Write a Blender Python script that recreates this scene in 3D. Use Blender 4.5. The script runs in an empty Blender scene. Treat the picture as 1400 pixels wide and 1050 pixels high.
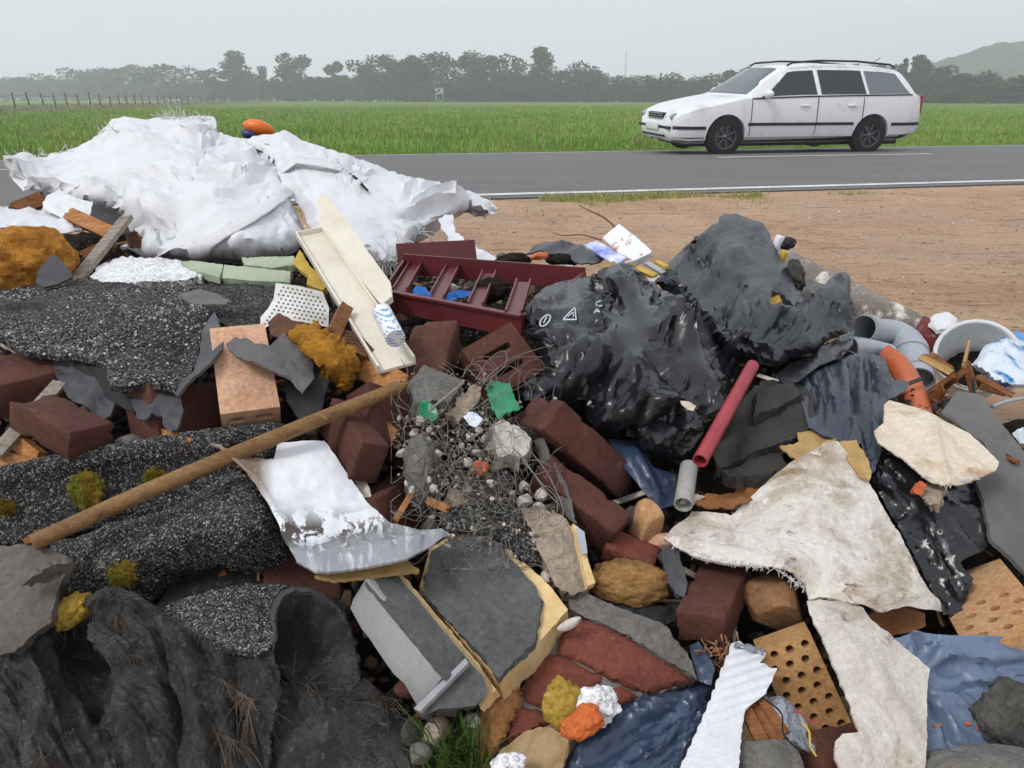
import bpy, bmesh, math, random
import numpy as np
from mathutils import Vector, Matrix
from mathutils.geometry import delaunay_2d_cdt

# ------------------------------------------------------------------ camera, sky, sun, exposure
scene = bpy.context.scene
FOC, HCAM, PITCH = 1030.0, 0.87, math.atan((525 - 135) / 1030.0)
cam_d = bpy.data.cameras.new('camera'); cam = bpy.data.objects.new('camera', cam_d)
scene.collection.objects.link(cam); scene.camera = cam
cam_d.sensor_width = 36.0; cam_d.lens = FOC / 1400 * 36.0
cam_d.clip_start = 0.05; cam_d.clip_end = 4000
cam.location = (0, 0, HCAM); cam.rotation_euler = (math.pi / 2 - PITCH, 0, 0)

SUN_EL, SUN_AZ = math.radians(50), math.radians(238)      # azimuth clockwise from +Y
world = bpy.data.worlds.new('World'); scene.world = world; world.use_nodes = True
wn = world.node_tree.nodes; wl = world.node_tree.links; wn.clear()
w_out = wn.new('ShaderNodeOutputWorld'); w_bg = wn.new('ShaderNodeBackground')
w_sky = wn.new('ShaderNodeTexSky'); w_sky.sky_type = 'NISHITA'; w_sky.sun_disc = False
w_sky.sun_elevation = SUN_EL; w_sky.sun_rotation = SUN_AZ; w_sky.dust_density = 4; w_sky.air_density = 1.5
w_mix = wn.new('ShaderNodeMix'); w_mix.data_type = 'RGBA'; w_mix.inputs['Factor'].default_value = 0.97
w_mix.inputs['B'].default_value = (7.1, 7.4, 8.15, 1)     # an even overcast deck over the clear sky
wl.new(w_sky.outputs['Color'], w_mix.inputs['A']); wl.new(w_mix.outputs['Result'], w_bg.inputs['Color'])
w_bg.inputs['Strength'].default_value = 0.1; wl.new(w_bg.outputs['Background'], w_out.inputs['Surface'])

sun_d = bpy.data.lights.new('sun', 'SUN'); sun_d.energy = 1.5; sun_d.angle = math.radians(16); sun_d.color = (1.0, 0.97, 0.93)
sun = bpy.data.objects.new('sun', sun_d); scene.collection.objects.link(sun)
_d = Vector((math.sin(SUN_AZ) * math.cos(SUN_EL), math.cos(SUN_AZ) * math.cos(SUN_EL), math.sin(SUN_EL)))
sun.rotation_euler = _d.to_track_quat('Z', 'Y').to_euler(); sun.location = _d * 30

scene.view_settings.view_transform = 'Standard'; scene.view_settings.look = 'None'
scene.view_settings.exposure = 0.3; scene.view_settings.gamma = 1.0; scene.view_settings.use_curve_mapping = False
scene.cycles.volume_bounces = 3; scene.cycles.max_bounces = 6; scene.cycles.transparent_max_bounces = 12

# ------------------------------------------------------------------ small maths
rng = np.random.default_rng(7); random.seed(7)
CP, SP = math.cos(PITCH), math.sin(PITCH)

def ray(px, py):
    px = np.asarray(px, float); py = np.asarray(py, float)
    u = (px - 700) / FOC; v = (525 - py) / FOC
    return np.stack([u, CP + v * SP, -SP + v * CP], -1)

def unproj(px, py, d):
    """world point that the photograph shows at (px, py), d metres along the optical axis"""
    return np.array([0, 0, HCAM]) + ray(px, py) * np.asarray(d, float)[..., None]

def proj(P):
    P = np.asarray(P, float) - np.array([0, 0, HCAM])
    d = P[..., 1] * CP - P[..., 2] * SP; v = P[..., 1] * SP + P[..., 2] * CP
    return 700 + FOC * P[..., 0] / d, 525 - FOC * v / d, d

_perm = np.random.default_rng(3).permutation(256).astype(np.int64); _perm = np.concatenate([_perm, _perm, _perm])
_grad = np.random.default_rng(4).normal(size=(256, 3)); _grad /= np.linalg.norm(_grad, axis=1)[:, None]
def perlin(P):
    P = np.asarray(P, float); I = np.floor(P).astype(np.int64); F = P - I; I &= 255
    W = F * F * F * (F * (F * 6 - 15) + 10); out = 0
    for dx in (0, 1):
        for dy in (0, 1):
            for dz in (0, 1):
                h = _perm[_perm[_perm[(I[..., 0] + dx) & 255] + ((I[..., 1] + dy) & 255)] + ((I[..., 2] + dz) & 255)]
                g = _grad[h & 255]
                dot = g[..., 0] * (F[..., 0] - dx) + g[..., 1] * (F[..., 1] - dy) + g[..., 2] * (F[..., 2] - dz)
                w = (W[..., 0] if dx else 1 - W[..., 0]) * (W[..., 1] if dy else 1 - W[..., 1]) * (W[..., 2] if dz else 1 - W[..., 2])
                out = out + dot * w
    return out * 1.6
def fbm(P, oct=4, gain=.5):
    P = np.asarray(P, float); s = 0; a = 1.0; n = 0
    for k in range(oct):
        s = s + a * perlin(P * 2.03 ** k + 17.3 * k); n += a; a *= gain
    return s / n
def ridged(P, oct=3, gain=.5):
    s = 0; a = 1.0; n = 0
    for k in range(oct):
        s = s + a * (1 - 2.2 * np.abs(perlin(np.asarray(P) * 2.03 ** k + 9.1 * k))); n += a; a *= gain
    return s / n
def sstep(a, b, x):
    t = np.clip((np.asarray(x, float) - a) / (b - a), 0, 1); return t * t * (3 - 2 * t)
def norm(v):
    v = np.asarray(v, float); return v / (np.linalg.norm(v) + 1e-12)

# ------------------------------------------------------------------ objects and tags
def link(o): scene.collection.objects.link(o); return o
def tag(o, label=None, cat=None, group=None, kind=None):
    if label: o['label'] = label
    if cat: o['category'] = cat
    if group: o['group'] = group
    if kind: o['kind'] = kind
    return o
def empty(name, loc, label=None, cat=None, group=None):
    o = link(bpy.data.objects.new(name, None)); o.location = loc; o.empty_display_size = .05
    bpy.context.view_layer.update()
    return tag(o, label, cat, group)
def obj(name, V, F, mat, parent=None, smooth=True, center=True, uv=None, colors=None):
    V = np.asarray(V, float).reshape(-1, 3); c = V.mean(0) if center else np.zeros(3)
    if center: c[2] = V[:, 2].min()
    me = bpy.data.meshes.new(name)
    if isinstance(F, np.ndarray): F = F.tolist()
    me.from_pydata((V - c).tolist(), [], F)
    if uv is not None:
        lay = me.uv_layers.new(name='chart'); idx = np.zeros(len(me.loops), np.int32); me.loops.foreach_get('vertex_index', idx)
        lay.data.foreach_set('uv', np.asarray(uv, np.float32)[idx].ravel())
    if smooth: me.polygons.foreach_set('use_smooth', [True] * len(me.polygons))
    if colors is not None:
        ca = me.color_attributes.new('tint', 'FLOAT_COLOR', 'POINT'); ca.data.foreach_set('color', np.asarray(colors, np.float32).ravel())
    me.materials.append(mat); me.update()
    o = link(bpy.data.objects.new(name, me)); o.location = c
    if parent is not None:
        o.parent = parent; pl = Vector(parent.location)
        q = parent.parent
        while q is not None: pl = pl + Vector(q.location); q = q.parent
        o.location = Vector(c) - pl
    return o
class MB:
    """collects shapes into one mesh"""
    def __init__(self): self.V = []; self.F = []; self.n = 0
    def add(self, V, F):
        V = np.asarray(V, float); self.V.append(V); n = self.n
        self.F.extend([[i + n for i in f] for f in (F.tolist() if isinstance(F, np.ndarray) else F)]); self.n += len(V); return self
    def build(self, name, mat, parent=None, smooth=True, **k): return obj(name, np.concatenate(self.V), self.F, mat, parent, smooth, **k)

# ------------------------------------------------------------------ materials
def rgb(h):
    h = h.lstrip('#'); c = [int(h[i:i + 2], 16) / 255 for i in (0, 2, 4)]
    return tuple([x / 12.92 if x <= .04045 else ((x + .055) / 1.055) ** 2.4 for x in c] + [1.0])
GRAIN = 0.0
class Mat:
    def __init__(s, name, base, rough=.7, metal=0.0, spec=.4, coord='Object'):
        s.m = bpy.data.materials.new(name); s.m.use_nodes = True; s.t = s.m.node_tree; s.N = s.t.nodes; s.L = s.t.links
        s.b = s.N['Principled BSDF']; s.b.inputs['Roughness'].default_value = rough; s.b.inputs['Metallic'].default_value = metal
        s.b.inputs['Specular IOR Level'].default_value = spec
        s.tc = s.N.new('ShaderNodeTexCoord'); s.co = s.tc.outputs[coord]
        s.col = s.N.new('ShaderNodeRGB').outputs[0]; s.col.default_value = base if len(base) == 4 else (*base, 1)
        s.rough = None; s.h = None
    def scaled(s, sc):
        if np.isscalar(sc): return s.co, sc
        mp = s.N.new('ShaderNodeMapping'); mp.inputs['Scale'].default_value = sc; s.L.new(s.co, mp.inputs['Vector']); return mp.outputs[0], 1.0
    def noise(s, scale, detail=4, rough=.6, dist=0, lo=0, hi=1):
        c, k = s.scaled(scale); n = s.N.new('ShaderNodeTexNoise'); n.inputs['Scale'].default_value = k; n.inputs['Detail'].default_value = detail
        n.inputs['Roughness'].default_value = rough; n.inputs['Distortion'].default_value = dist; s.L.new(c, n.inputs['Vector'])
        return s.rng(n.outputs['Fac'], lo, hi)
    def voro(s, scale, lo=0, hi=1, feat='F1', out='Distance'):
        c, k = s.scaled(scale); n = s.N.new('ShaderNodeTexVoronoi'); n.feature = feat; n.inputs['Scale'].default_value = k; s.L.new(c, n.inputs['Vector'])
        return s.rng(n.outputs[out], lo, hi)
    def wave(s, scale, dist=3, detail=3, direction='X', lo=0, hi=1, dscale=1.0):
        c, k = s.scaled(scale); n = s.N.new('ShaderNodeTexWave'); n.bands_direction = direction; n.inputs['Scale'].default_value = k
        n.inputs['Distortion'].default_value = dist; n.inputs['Detail'].default_value = detail; n.inputs['Detail Scale'].default_value = dscale
        s.L.new(c, n.inputs['Vector']); return s.rng(n.outputs['Fac'], lo, hi)
    def rng(s, sock, lo, hi):
        if (lo, hi) == (0, 1): return sock
        r = s.N.new('ShaderNodeMapRange'); r.inputs['From Min'].default_value = lo; r.inputs['From Max'].default_value = hi; s.L.new(sock, r.inputs['Value']); return r.outputs['Result']
    def math(s, op, a, b):
        n = s.N.new('ShaderNodeMath'); n.operation = op
        for i, x in enumerate((a, b)):
            if isinstance(x, (int, float)): n.inputs[i].default_value = x
            else: s.L.new(x, n.inputs[i])
        return n.outputs[0]
    def mix(s, color, fac, blend='MIX'):
        n = s.N.new('ShaderNodeMix'); n.data_type = 'RGBA'; n.blend_type = blend
        if isinstance(fac, (int, float)): n.inputs['Factor'].default_value = fac
        else: s.L.new(fac, n.inputs['Factor'])
        s.L.new(s.col, n.inputs['A'])
        if isinstance(color, (tuple, list)): n.inputs['B'].default_value = color if len(color) == 4 else (*color, 1)
        else: s.L.new(color, n.inputs['B'])
        s.col = n.outputs['Result']; return s
    def tint(s):                                  # per-piece colour of joined pieces
        a = s.N.new('ShaderNodeAttribute'); a.attribute_name = 'tint'; s.col = a.outputs['Color']; return s
    def bump(s, h, dist=.002, strength=1.0):
        b = s.N.new('ShaderNodeBump'); b.inputs['Distance'].default_value = dist; b.inputs['Strength'].default_value = strength
        s.L.new(h, b.inputs['Height'])
        if s.h is not None: s.L.new(s.h, b.inputs['Normal'])
        s.h = b.outputs['Normal']; return s
    def roughn(s, sock, lo, hi):
        r = s.N.new('ShaderNodeMapRange'); r.inputs['To Min'].default_value = lo; r.inputs['To Max'].default_value = hi; s.L.new(sock, r.inputs['Value'])
        s.L.new(r.outputs['Result'], s.b.inputs['Roughness']); return s
    def done(s, grain=None):
        grain = GRAIN if grain is None else grain
        if grain:
            g = s.N.new('ShaderNodeMapRange'); g.inputs['From Min'].default_value = .3; g.inputs['From Max'].default_value = .7; g.inputs['To Min'].default_value = 1 - grain; g.inputs['To Max'].default_value = 1 + grain * .55; g.clamp = False
            s.L.new(s.noise(130, 6, .75), g.inputs['Value']); s.mix(g.outputs['Result'], 1.0, 'MULTIPLY')
        s.L.new(s.col, s.b.inputs['Base Color'])
        if s.h is not None: s.L.new(s.h, s.b.inputs['Normal'])
        return s.m

# ------------------------------------------------------------------ mesh makers
def tube(path, r, n=8, cap=True, hollow=None):
    """tube along a polyline; r scalar or per point; hollow = wall thickness"""
    P = np.asarray(path, float); m = len(P); r = np.full(m, r) if np.isscalar(r) else np.asarray(r, float)
    T = np.gradient(P, axis=0); T /= np.linalg.norm(T, axis=1)[:, None] + 1e-12
    up = np.array([0, 0, 1.0]) if abs(T[0][2]) < .9 else np.array([1.0, 0, 0]); V = []; a = np.linspace(0, 2 * math.pi, n, endpoint=False)
    u = norm(np.cross(T[0], up))
    rings = []
    for i in range(m):
        u = norm(u - T[i] * (u @ T[i])); w = np.cross(T[i], u); rings.append((u, w))
        V.append(P[i] + r[i] * (np.cos(a)[:, None] * u + np.sin(a)[:, None] * w))
    F = [[i * n + j, i * n + (j + 1) % n, (i + 1) * n + (j + 1) % n, (i + 1) * n + j] for i in range(m - 1) for j in range(n)]
    V = np.concatenate(V)
    if hollow:
        k = len(V); W = []
        for i in range(m):
            u, w = rings[i]; W.append(P[i] + (r[i] - hollow) * (np.cos(a)[:, None] * u + np.sin(a)[:, None] * w))
        V = np.concatenate([V] + W)
        F += [[k + i * n + (j + 1) % n, k + i * n + j, k + (i + 1) * n + j, k + (i + 1) * n + (j + 1) % n] for i in range(m - 1) for j in range(n)]
        for i0, s in ((0, 1), ((m - 1) * n, -1)):
            for j in range(n):
                q = [i0 + j, i0 + (j + 1) % n, k + i0 + (j + 1) % n, k + i0 + j]; F.append(q[::-1] if s > 0 else q)
    elif cap:
        F.append(list(range(n))[::-1]); F.append([(m - 1) * n + j for j in range(n)])
    return V, F
def spline(pts, n=20):
    """Catmull-Rom through points"""
    P = np.asarray(pts, float)
    if len(P) < 3: return np.linspace(P[0], P[-1], n)
    Q = np.vstack([2 * P[0] - P[1], P, 2 * P[-1] - P[-2]]); out = []
    t = np.linspace(0, len(P) - 1, n)
    for x in t:
        i = min(int(x), len(P) - 2); f = x - i; a, b, c, d = Q[i:i + 4]
        out.append(.5 * ((2 * b) + (c - a) * f + (2 * a - 5 * b + 4 * c - d) * f * f + (3 * b - a - 3 * c + d) * f ** 3))
    return np.array(out)
def box(dims, n=(6, 4, 3), r=.004, rough=.0, freq=30, seed=0, chip=0.0):
    """rounded, slightly worn block centred at the origin"""
    L, W, H = np.array(dims) / 2.0; key = {}; V = []; F = []
    def vid(p):
        k = tuple(np.round(p, 6))
        if k not in key: key[k] = len(V); V.append(p)
        return key[k]
    def lin(m, e):
        t = np.linspace(-1, 1, m + 1); q = max(0.0, 1 - r / e * .9)
        if m >= 3: t[1] = -q; t[-2] = q
        return t
    gs = [lin(max(n[0], 3), L), lin(max(n[1], 3), W), lin(max(n[2], 3), H)]; D = np.array([L, W, H])
    for ax in range(3):
        a, b = [(1, 2), (2, 0), (0, 1)][ax]
        for s in (-1, 1):
            for i in range(len(gs[a]) - 1):
                for j in range(len(gs[b]) - 1):
                    q = []
                    for (ii, jj) in ((i, j), (i + 1, j), (i + 1, j + 1), (i, j + 1)):
                        p = np.zeros(3); p[ax] = s * D[ax]; p[a] = gs[a][ii] * D[a]; p[b] = gs[b][jj] * D[b]; q.append(vid(p))
                    F.append(q if s > 0 else q[::-1])
    V = np.array(V); inner = np.clip(V, -(D - r), D - r); d = V - inner; l = np.linalg.norm(d, axis=1)[:, None]
    nrm = np.where(l > 1e-9, d / np.maximum(l, 1e-9), 0); V = np.where(l > 1e-9, inner + nrm * r, V)
    if rough: V = V + nrm * (fbm(V * freq + seed * 3.7, 3)[:, None] * rough)
    if chip:
        e = np.sort(np.abs(V) / D, axis=1)[:, 1]
        c = np.clip(fbm(V * 22 + seed * 9.1, 2) - .12, 0, 1) * sstep(.72, .98, e); V = V - norm(np.ones(3)) * 0 - np.sign(V) * (c * chip * 4)[:, None] * (np.abs(V) / D > .6)
    return V, F
_ico = {}
def ico(sub):
    if sub not in _ico:
        bm = bmesh.new(); bmesh.ops.create_icosphere(bm, subdivisions=sub, radius=1); bm.verts.ensure_lookup_table()
        _ico[sub] = (np.array([v.co[:] for v in bm.verts]), [[v.index for v in f.verts] for f in bm.faces]); bm.free()
    return _ico[sub]
def rotm(rx, ry, rz): return np.array(Matrix.Rotation(rz, 3, 'Z') @ Matrix.Rotation(ry, 3, 'Y') @ Matrix.Rotation(rx, 3, 'X'))
def rock(size, sub=3, seed=0, amp=.18, freq=1.6, cuts=0, ridge=0.0):
    V, F = ico(sub); V = V.copy(); r_ = np.random.default_rng(seed)
    d = 1 + amp * fbm(V * freq + seed * 5.3, 4)
    if ridge: d = d + ridge * (ridged(V * freq * 2.2 + seed, 3) - .3)
    V = V * d[:, None]
    for k in range(cuts):
        nn = norm(r_.normal(size=3)); h = r_.uniform(.5, .8); t = V @ nn - h; V = V - np.clip(t, 0, None)[:, None] * nn * .9
    return V * np.asarray(size), F
def plate_holes(outer, holes, h, chart=None):
    """plate in the XY plane with real through-holes, thickness h (top at z = +h/2)"""
    pts = [Vector(p) for p in outer]; faces = [list(range(len(outer)))]; edges = []; loops = [list(range(len(outer)))]
    for hl in holes:
        s = len(pts); pts += [Vector(p) for p in hl]; idx = list(range(s, s + len(hl))); loops.append(idx)
        edges += [(idx[i], idx[(i + 1) % len(idx)]) for i in range(len(idx))]
    edges += [(i, (i + 1) % len(outer)) for i in range(len(outer))]
    co, ed, fa, *_ = delaunay_2d_cdt(pts, edges, [], 0, 1e-6)
    co = np.array([c[:] for c in co]); keep = []
    def inside(poly, p):
        c = False; j = len(poly) - 1
        for i in range(len(poly)):
            if (poly[i][1] > p[1]) != (poly[j][1] > p[1]) and p[0] < (poly[j][0] - poly[i][0]) * (p[1] - poly[i][1]) / (poly[j][1] - poly[i][1]) + poly[i][0]: c = not c
            j = i
        return c
    hb = [(np.min(q, 0), np.max(q, 0), q) for q in [np.array(x) for x in holes]]
    for f in fa:
        c = co[f].mean(0)
        if not inside(outer, c): continue
        if any((c >= a).all() and (c <= b).all() and inside(q, c) for a, b, q in hb): continue
        a = co[f]; s = (a[1][0] - a[0][0]) * (a[2][1] - a[0][1]) - (a[1][1] - a[0][1]) * (a[2][0] - a[0][0])
        keep.append(list(f) if s > 0 else list(f)[::-1])
    n = len(co); V = np.vstack([np.c_[co, np.full(n, h / 2)], np.c_[co, np.full(n, -h / 2)]])
    F = keep + [[i + n for i in f[::-1]] for f in keep]
    cnt = {}
    for f in keep:
        for i in range(len(f)): e = (f[i], f[(i + 1) % len(f)]); cnt[e] = 1
    for (a, b) in list(cnt):
        if (b, a) not in cnt: F.append([b, a, a + n, b + n])
    return V, F
def xf(V, R, t): return np.asarray(V) @ np.asarray(R).T + np.asarray(t)
def frame(z, x=(1, 0, 0)):
    """rotation whose columns are x', y', z' with z' = z"""
    z = norm(z); x = np.asarray(x, float); x = norm(x - z * (x @ z)); return np.stack([x, np.cross(z, x), z], 1)
# ------------------------------------------------------------------ the road's frame: s along it, n across it
RA = math.radians(12.8); RS = np.array([math.cos(RA), math.sin(RA)]); RN = np.array([-math.sin(RA), math.cos(RA)])
def road_pt(s, n, z=0.0): s = np.asarray(s, float); n = np.asarray(n, float); p = s[..., None] * RS + n[..., None] * RN; return np.concatenate([p, np.broadcast_to(np.asarray(z, float), s.shape)[..., None]], -1)
N0, NC, N1 = 7.05, 10.75, 14.1
def road_z(n): return np.interp(n, [6.5, N0, NC, N1, 14.6, 16.5, 40], [0, .0, .045, -.06, -.07, -.09, -.1])
def sheet(name, s, n, zf, mat, parent=None, kind='structure'):
    S, Nn = np.meshgrid(s, n, indexing='ij'); Z = zf(S, Nn); P = road_pt(S, Nn, Z).reshape(-1, 3); a, b = S.shape
    I = np.arange(a * b).reshape(a, b); F = np.stack([I[:-1, :-1], I[1:, :-1], I[1:, 1:], I[:-1, 1:]], -1).reshape(-1, 4)
    o = obj(name, P, F, mat, parent, center=False); return tag(o, kind=kind) if kind else o

# materials of the ground
m = Mat('dirt', rgb('#e6c09d'), .95, spec=.2); m.mix(rgb('#cda584'), m.noise(1.3, 6, .65, 0, .42, .62)).mix(rgb('#d9b89c'), m.noise(.5, 5, .6, .3, .45, .7)).mix(rgb('#a88669'), m.noise((1.2, 9, 1), 5, .7, .4, .56, .72)).mix(rgb('#e0d0bf'), m.noise(45, 4, .7, 0, .56, .66)).mix(rgb('#6b5341'), m.noise(26, 5, .75, 0, .57, .70)).mix(rgb('#7d6450'), m.noise((5, 16, 1), 5, .75, .3, .56, .7))
m.bump(m.noise(9, 8, .75), .08).bump(m.noise(90, 5, .75), .012); M_DIRT = m.done()
m = Mat('asphalt', rgb('#74736f'), .75, spec=.35); m.mix(rgb('#525150'), m.noise((.25, 2.2, 1), 4, .6, 0, .4, .65)).mix(rgb('#858381'), m.voro(160, .0, 1, 'F1', 'Color')).mix(rgb('#3a3b3b'), m.noise(220, 2, .6, 0, .5, .7)).mix(rgb('#5a5b5a'), .35)
m.bump(m.noise(180, 3, .7), .004); M_ASPH = m.done()
m = Mat('road_paint', rgb('#d9dad8'), .6); m.mix(rgb('#8d8e8c'), m.noise(25, 5, .7, 0, .56, .7)).mix(rgb('#b9bab8'), m.noise(3, 4, .6, 0, .4, .7)); M_PAINT = m.done()
m = Mat('meadow', rgb('#5f7c32'), .95, spec=.1); m.mix(rgb('#7d9145'), m.noise((.05, .12, 1), 5, .65, 0, .42, .6)).mix(rgb('#98965f'), m.noise((.03, .09, 1), 6, .7, 0, .54, .7)).mix(rgb('#4d6b26'), m.noise(.9, 5, .7, 0, .45, .65)).mix(rgb('#8f9b55'), m.noise(6, 4, .7, 0, .55, .75))
m.bump(m.noise(5, 6, .7), .15); M_MEADOW = m.done()
def grass_mat(name, a, b, c):
    m = Mat(name, a, .7, spec=.25); m.tint(); m.b.inputs['Transmission Weight'].default_value = 0
    m.b.inputs['Subsurface Weight'].default_value = 0; return m.done()
M_GRASS = grass_mat('grass_blade', 0, 0, 0) if False else None
m = Mat('grass_blade', (0.1, .2, .03, 1), .7, spec=.2); m.tint(); M_GRASS = m.done()

def dirt_z(S, Nn):
    P = np.stack([S, Nn, 0 * S], -1)
    ruts = .012 * np.sin((Nn + .25 * fbm(P * .4, 2)) * 5.2) * fbm(P * .3 + 4, 2)
    return (.03 * fbm(P * .7, 4) + .012 * fbm(P * 5, 3) + ruts - .01) * sstep(7.1, 5.5, Nn) - .008 * sstep(6.4, 7.0, Nn)
s_near = np.concatenate([np.linspace(-200, -9, 40), np.linspace(-8.7, 12, 190), np.linspace(12.5, 200, 40)])
dirt = sheet('dirt_ground', s_near, np.concatenate([np.linspace(-200, -4, 20), np.linspace(-3.5, 7.12, 110)]), dirt_z, M_DIRT)
road = sheet('road', np.linspace(-300, 300, 301), np.linspace(N0, N1, 29), lambda S, Nn: road_z(Nn) + .004 + .004 * fbm(np.stack([S, Nn, 0 * S], -1) * .7, 2), M_ASPH)
# the broken edge of the asphalt: a lip of real thickness
lip = []; sN = np.linspace(-120, 120, 1600); e = .03 * fbm(np.stack([sN * 4, 0 * sN, 0 * sN], -1), 3)
A = road_pt(sN, N0 + .0 * sN, .004); B = road_pt(sN, N0 - .05 + e, -.004 + 0 * sN); Cc = road_pt(sN, N0 - .07 + e, -.05 + 0 * sN); k = len(sN)
F = [[i, i + k, i + 1 + k, i + 1] for i in range(k - 1)] + [[i + k, i + 2 * k, i + 1 + 2 * k, i + 1 + k] for i in range(k - 1)]
m = Mat('asphalt_edge', rgb('#3b3a38'), .9); m.bump(m.noise(60, 4), .01); tag(obj('asphalt_lip', np.concatenate([A, B, Cc]), F, m.done(), road, center=False))
def marking(name, s0, s1, n0, n1, label):
    s = np.linspace(s0, s1, max(2, int((s1 - s0) * 3))); n = np.array([n0, n1])
    o = sheet(name, s, n, lambda S, Nn: road_z(Nn) + .009 + .004 * fbm(np.stack([S, Nn, 0 * S], -1) * .7, 2), M_PAINT, road, None); o['label'] = label
marking('edge_line', -120, 120, 7.2, 7.33, 'white edge line on the near side of the road')
marking('edge_line', -120, 120, 13.72, 13.84, 'white edge line on the far side of the road')
for q in range(-6, 7):
    marking('centre_dash', 5.6 + q * 12, 9.3 + q * 12, NC - .06, NC + .06, 'white dash on the centre line')
meadow = sheet('meadow', np.concatenate([np.linspace(-640, -60, 24), np.linspace(-55, 60, 60), np.linspace(70, 640, 24)]), np.concatenate([np.linspace(14.0, 30, 26), np.linspace(32, 60, 12), np.linspace(70, 640, 24)]),
    lambda S, Nn: road_z(Nn) - .012 + .05 * fbm(np.stack([S * .2, Nn * .2, 0 * S], -1), 3) * sstep(14.3, 17, Nn) + .1 * sstep(40, 120, Nn), M_MEADOW)

# ------------------------------------------------------------------ grass (uncountable)
def blades(name, P, hgt, wid, cols, label, nseg=2, lean=.5, parent=None):
    n = len(P); a = rng.uniform(0, 2 * math.pi, n); w = np.stack([np.cos(a), np.sin(a), 0 * a], -1) * wid[:, None]
    b = rng.uniform(0, 2 * math.pi, n); ln = np.stack([np.cos(b), np.sin(b), 0 * b], -1) * (hgt * rng.uniform(.1, lean, n))[:, None]; up = np.array([0, 0, 1.0])
    mid = P + ln * .35 + up * (hgt * .6)[:, None]; tip = P + ln + up * hgt[:, None]
    V = np.stack([P - w, P + w, mid + w * .7, mid - w * .7, tip], 1).reshape(-1, 3); i = np.arange(n)[:, None] * 5
    F = (i + np.array([0, 1, 2, 3])).tolist() + (i + np.array([3, 2, 4])).tolist()
    c = np.repeat(np.c_[cols, np.ones(n)], 5, 0)
    o = obj(name, V, F, M_GRASS, parent, smooth=False, center=False, colors=c); return tag(o, label, 'grass', kind='stuff')
def grass_cols(n, P, dry=.2):
    t = np.clip(.5 + .9 * fbm(P * .25, 3), 0, 1)[:, None]; u = rng.uniform(0, 1, n)[:, None]
    g = np.array([.13, .27, .03]) * (1 - t) + np.array([.28, .42, .085]) * t; g = g * (.7 + .6 * u)
    d = (rng.uniform(0, 1, n) < dry * (0.4 + t[:, 0]))[:, None]; return np.where(d, np.array([.30, .26, .12]) * (.7 + .6 * u), g)
nb = 150000; nn = 14.25 + 75 * rng.uniform(0, 1, nb) ** 2.2; dist = nn; ss = nn * rng.uniform(-.85, 1.05, nb)
P = road_pt(ss, nn, road_z(nn) - .02 + .1 * sstep(40, 120, nn)); tall = 1 + .5 * fbm(P * .5, 3)
blades('meadow_grass', P, rng.uniform(.05, .16, nb) * tall * sstep(14.0, 16.5, nn) + .035, rng.uniform(.006, .014, nb) * (.6 + nn / 26), grass_cols(nb, P), 'long green meadow grass beyond the road', parent=None)
nb = 26000; nn = 7.0 - np.abs(rng.normal(0, .33, nb)); ss = rng.uniform(-4, 10, nb); P = road_pt(ss, nn, -.01)
keep = fbm(np.stack([ss * 1.1, nn * 2, 0 * ss], -1), 3) > .06 + .35 * sstep(2, 7, ss) - .3 * sstep(-1, -3, ss); P = P[keep]; nb = len(P)
blades('verge_grass', P, rng.uniform(.02, .08, nb), rng.uniform(.002, .0045, nb), grass_cols(nb, P * 3, .45) * np.array([1.1, 1, 1.0]), 'sparse short grass along the near road edge', lean=.9)

# stones lying on the dirt (uncountable gravel)
M_STONE_MIX = Mat('mixed_stones', (.3, .3, .3), .85).tint(); M_STONE_MIX = M_STONE_MIX.bump(M_STONE_MIX.noise(150, 4), .002).done()
def pebbles(name, P, size, cols, label, parent=None, flat=.6, sub=1, cat='gravel'):
    V0, F0 = ico(sub); n = len(P); k = len(V0); R = rng.normal(size=(n, 3, 3)); Q = np.linalg.qr(R)[0]
    sc = size[:, None, None] * np.stack([np.ones(n), rng.uniform(.6, .95, n), rng.uniform(.4, .8, n)], -1)[:, None, :]
    B = V0[None] * (1 + .25 * rng.normal(size=(n, k, 1))) * sc; B = np.einsum('nij,nkj->nki', Q, B); B[..., 2] *= flat
    V = (B + P[:, None, :]).reshape(-1, 3); F = (np.array(F0)[None] + (np.arange(n) * k)[:, None, None]).reshape(-1, 3)
    o = obj(name, V, F, M_STONE_MIX, parent, smooth=False, center=False, colors=np.repeat(np.c_[cols, np.ones(n)], k, 0)); return tag(o, label, cat if parent is None else None, kind='stuff')
n = 12000; nn = rng.uniform(2.0, 7.0, n) ** 1.0; ss = rng.uniform(-1.5, 9.5, n); z = dirt_z(ss, nn); pal = np.array([rgb(c)[:3] for c in ('#c9bcae', '#9b8878', '#ded5ca', '#6a5b50', '#ad8f79', '#77706a', '#b0735a')])
pebbles('gravel', road_pt(ss, nn, z), rng.uniform(.002, .007, n) * (1 + 1.8 * (rng.uniform(0, 1, n) > .97)), pal[rng.integers(0, 7, n)] * rng.uniform(.7, 1.1, (n, 1)), 'scattered small stones on the bare dirt shoulder')

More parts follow.
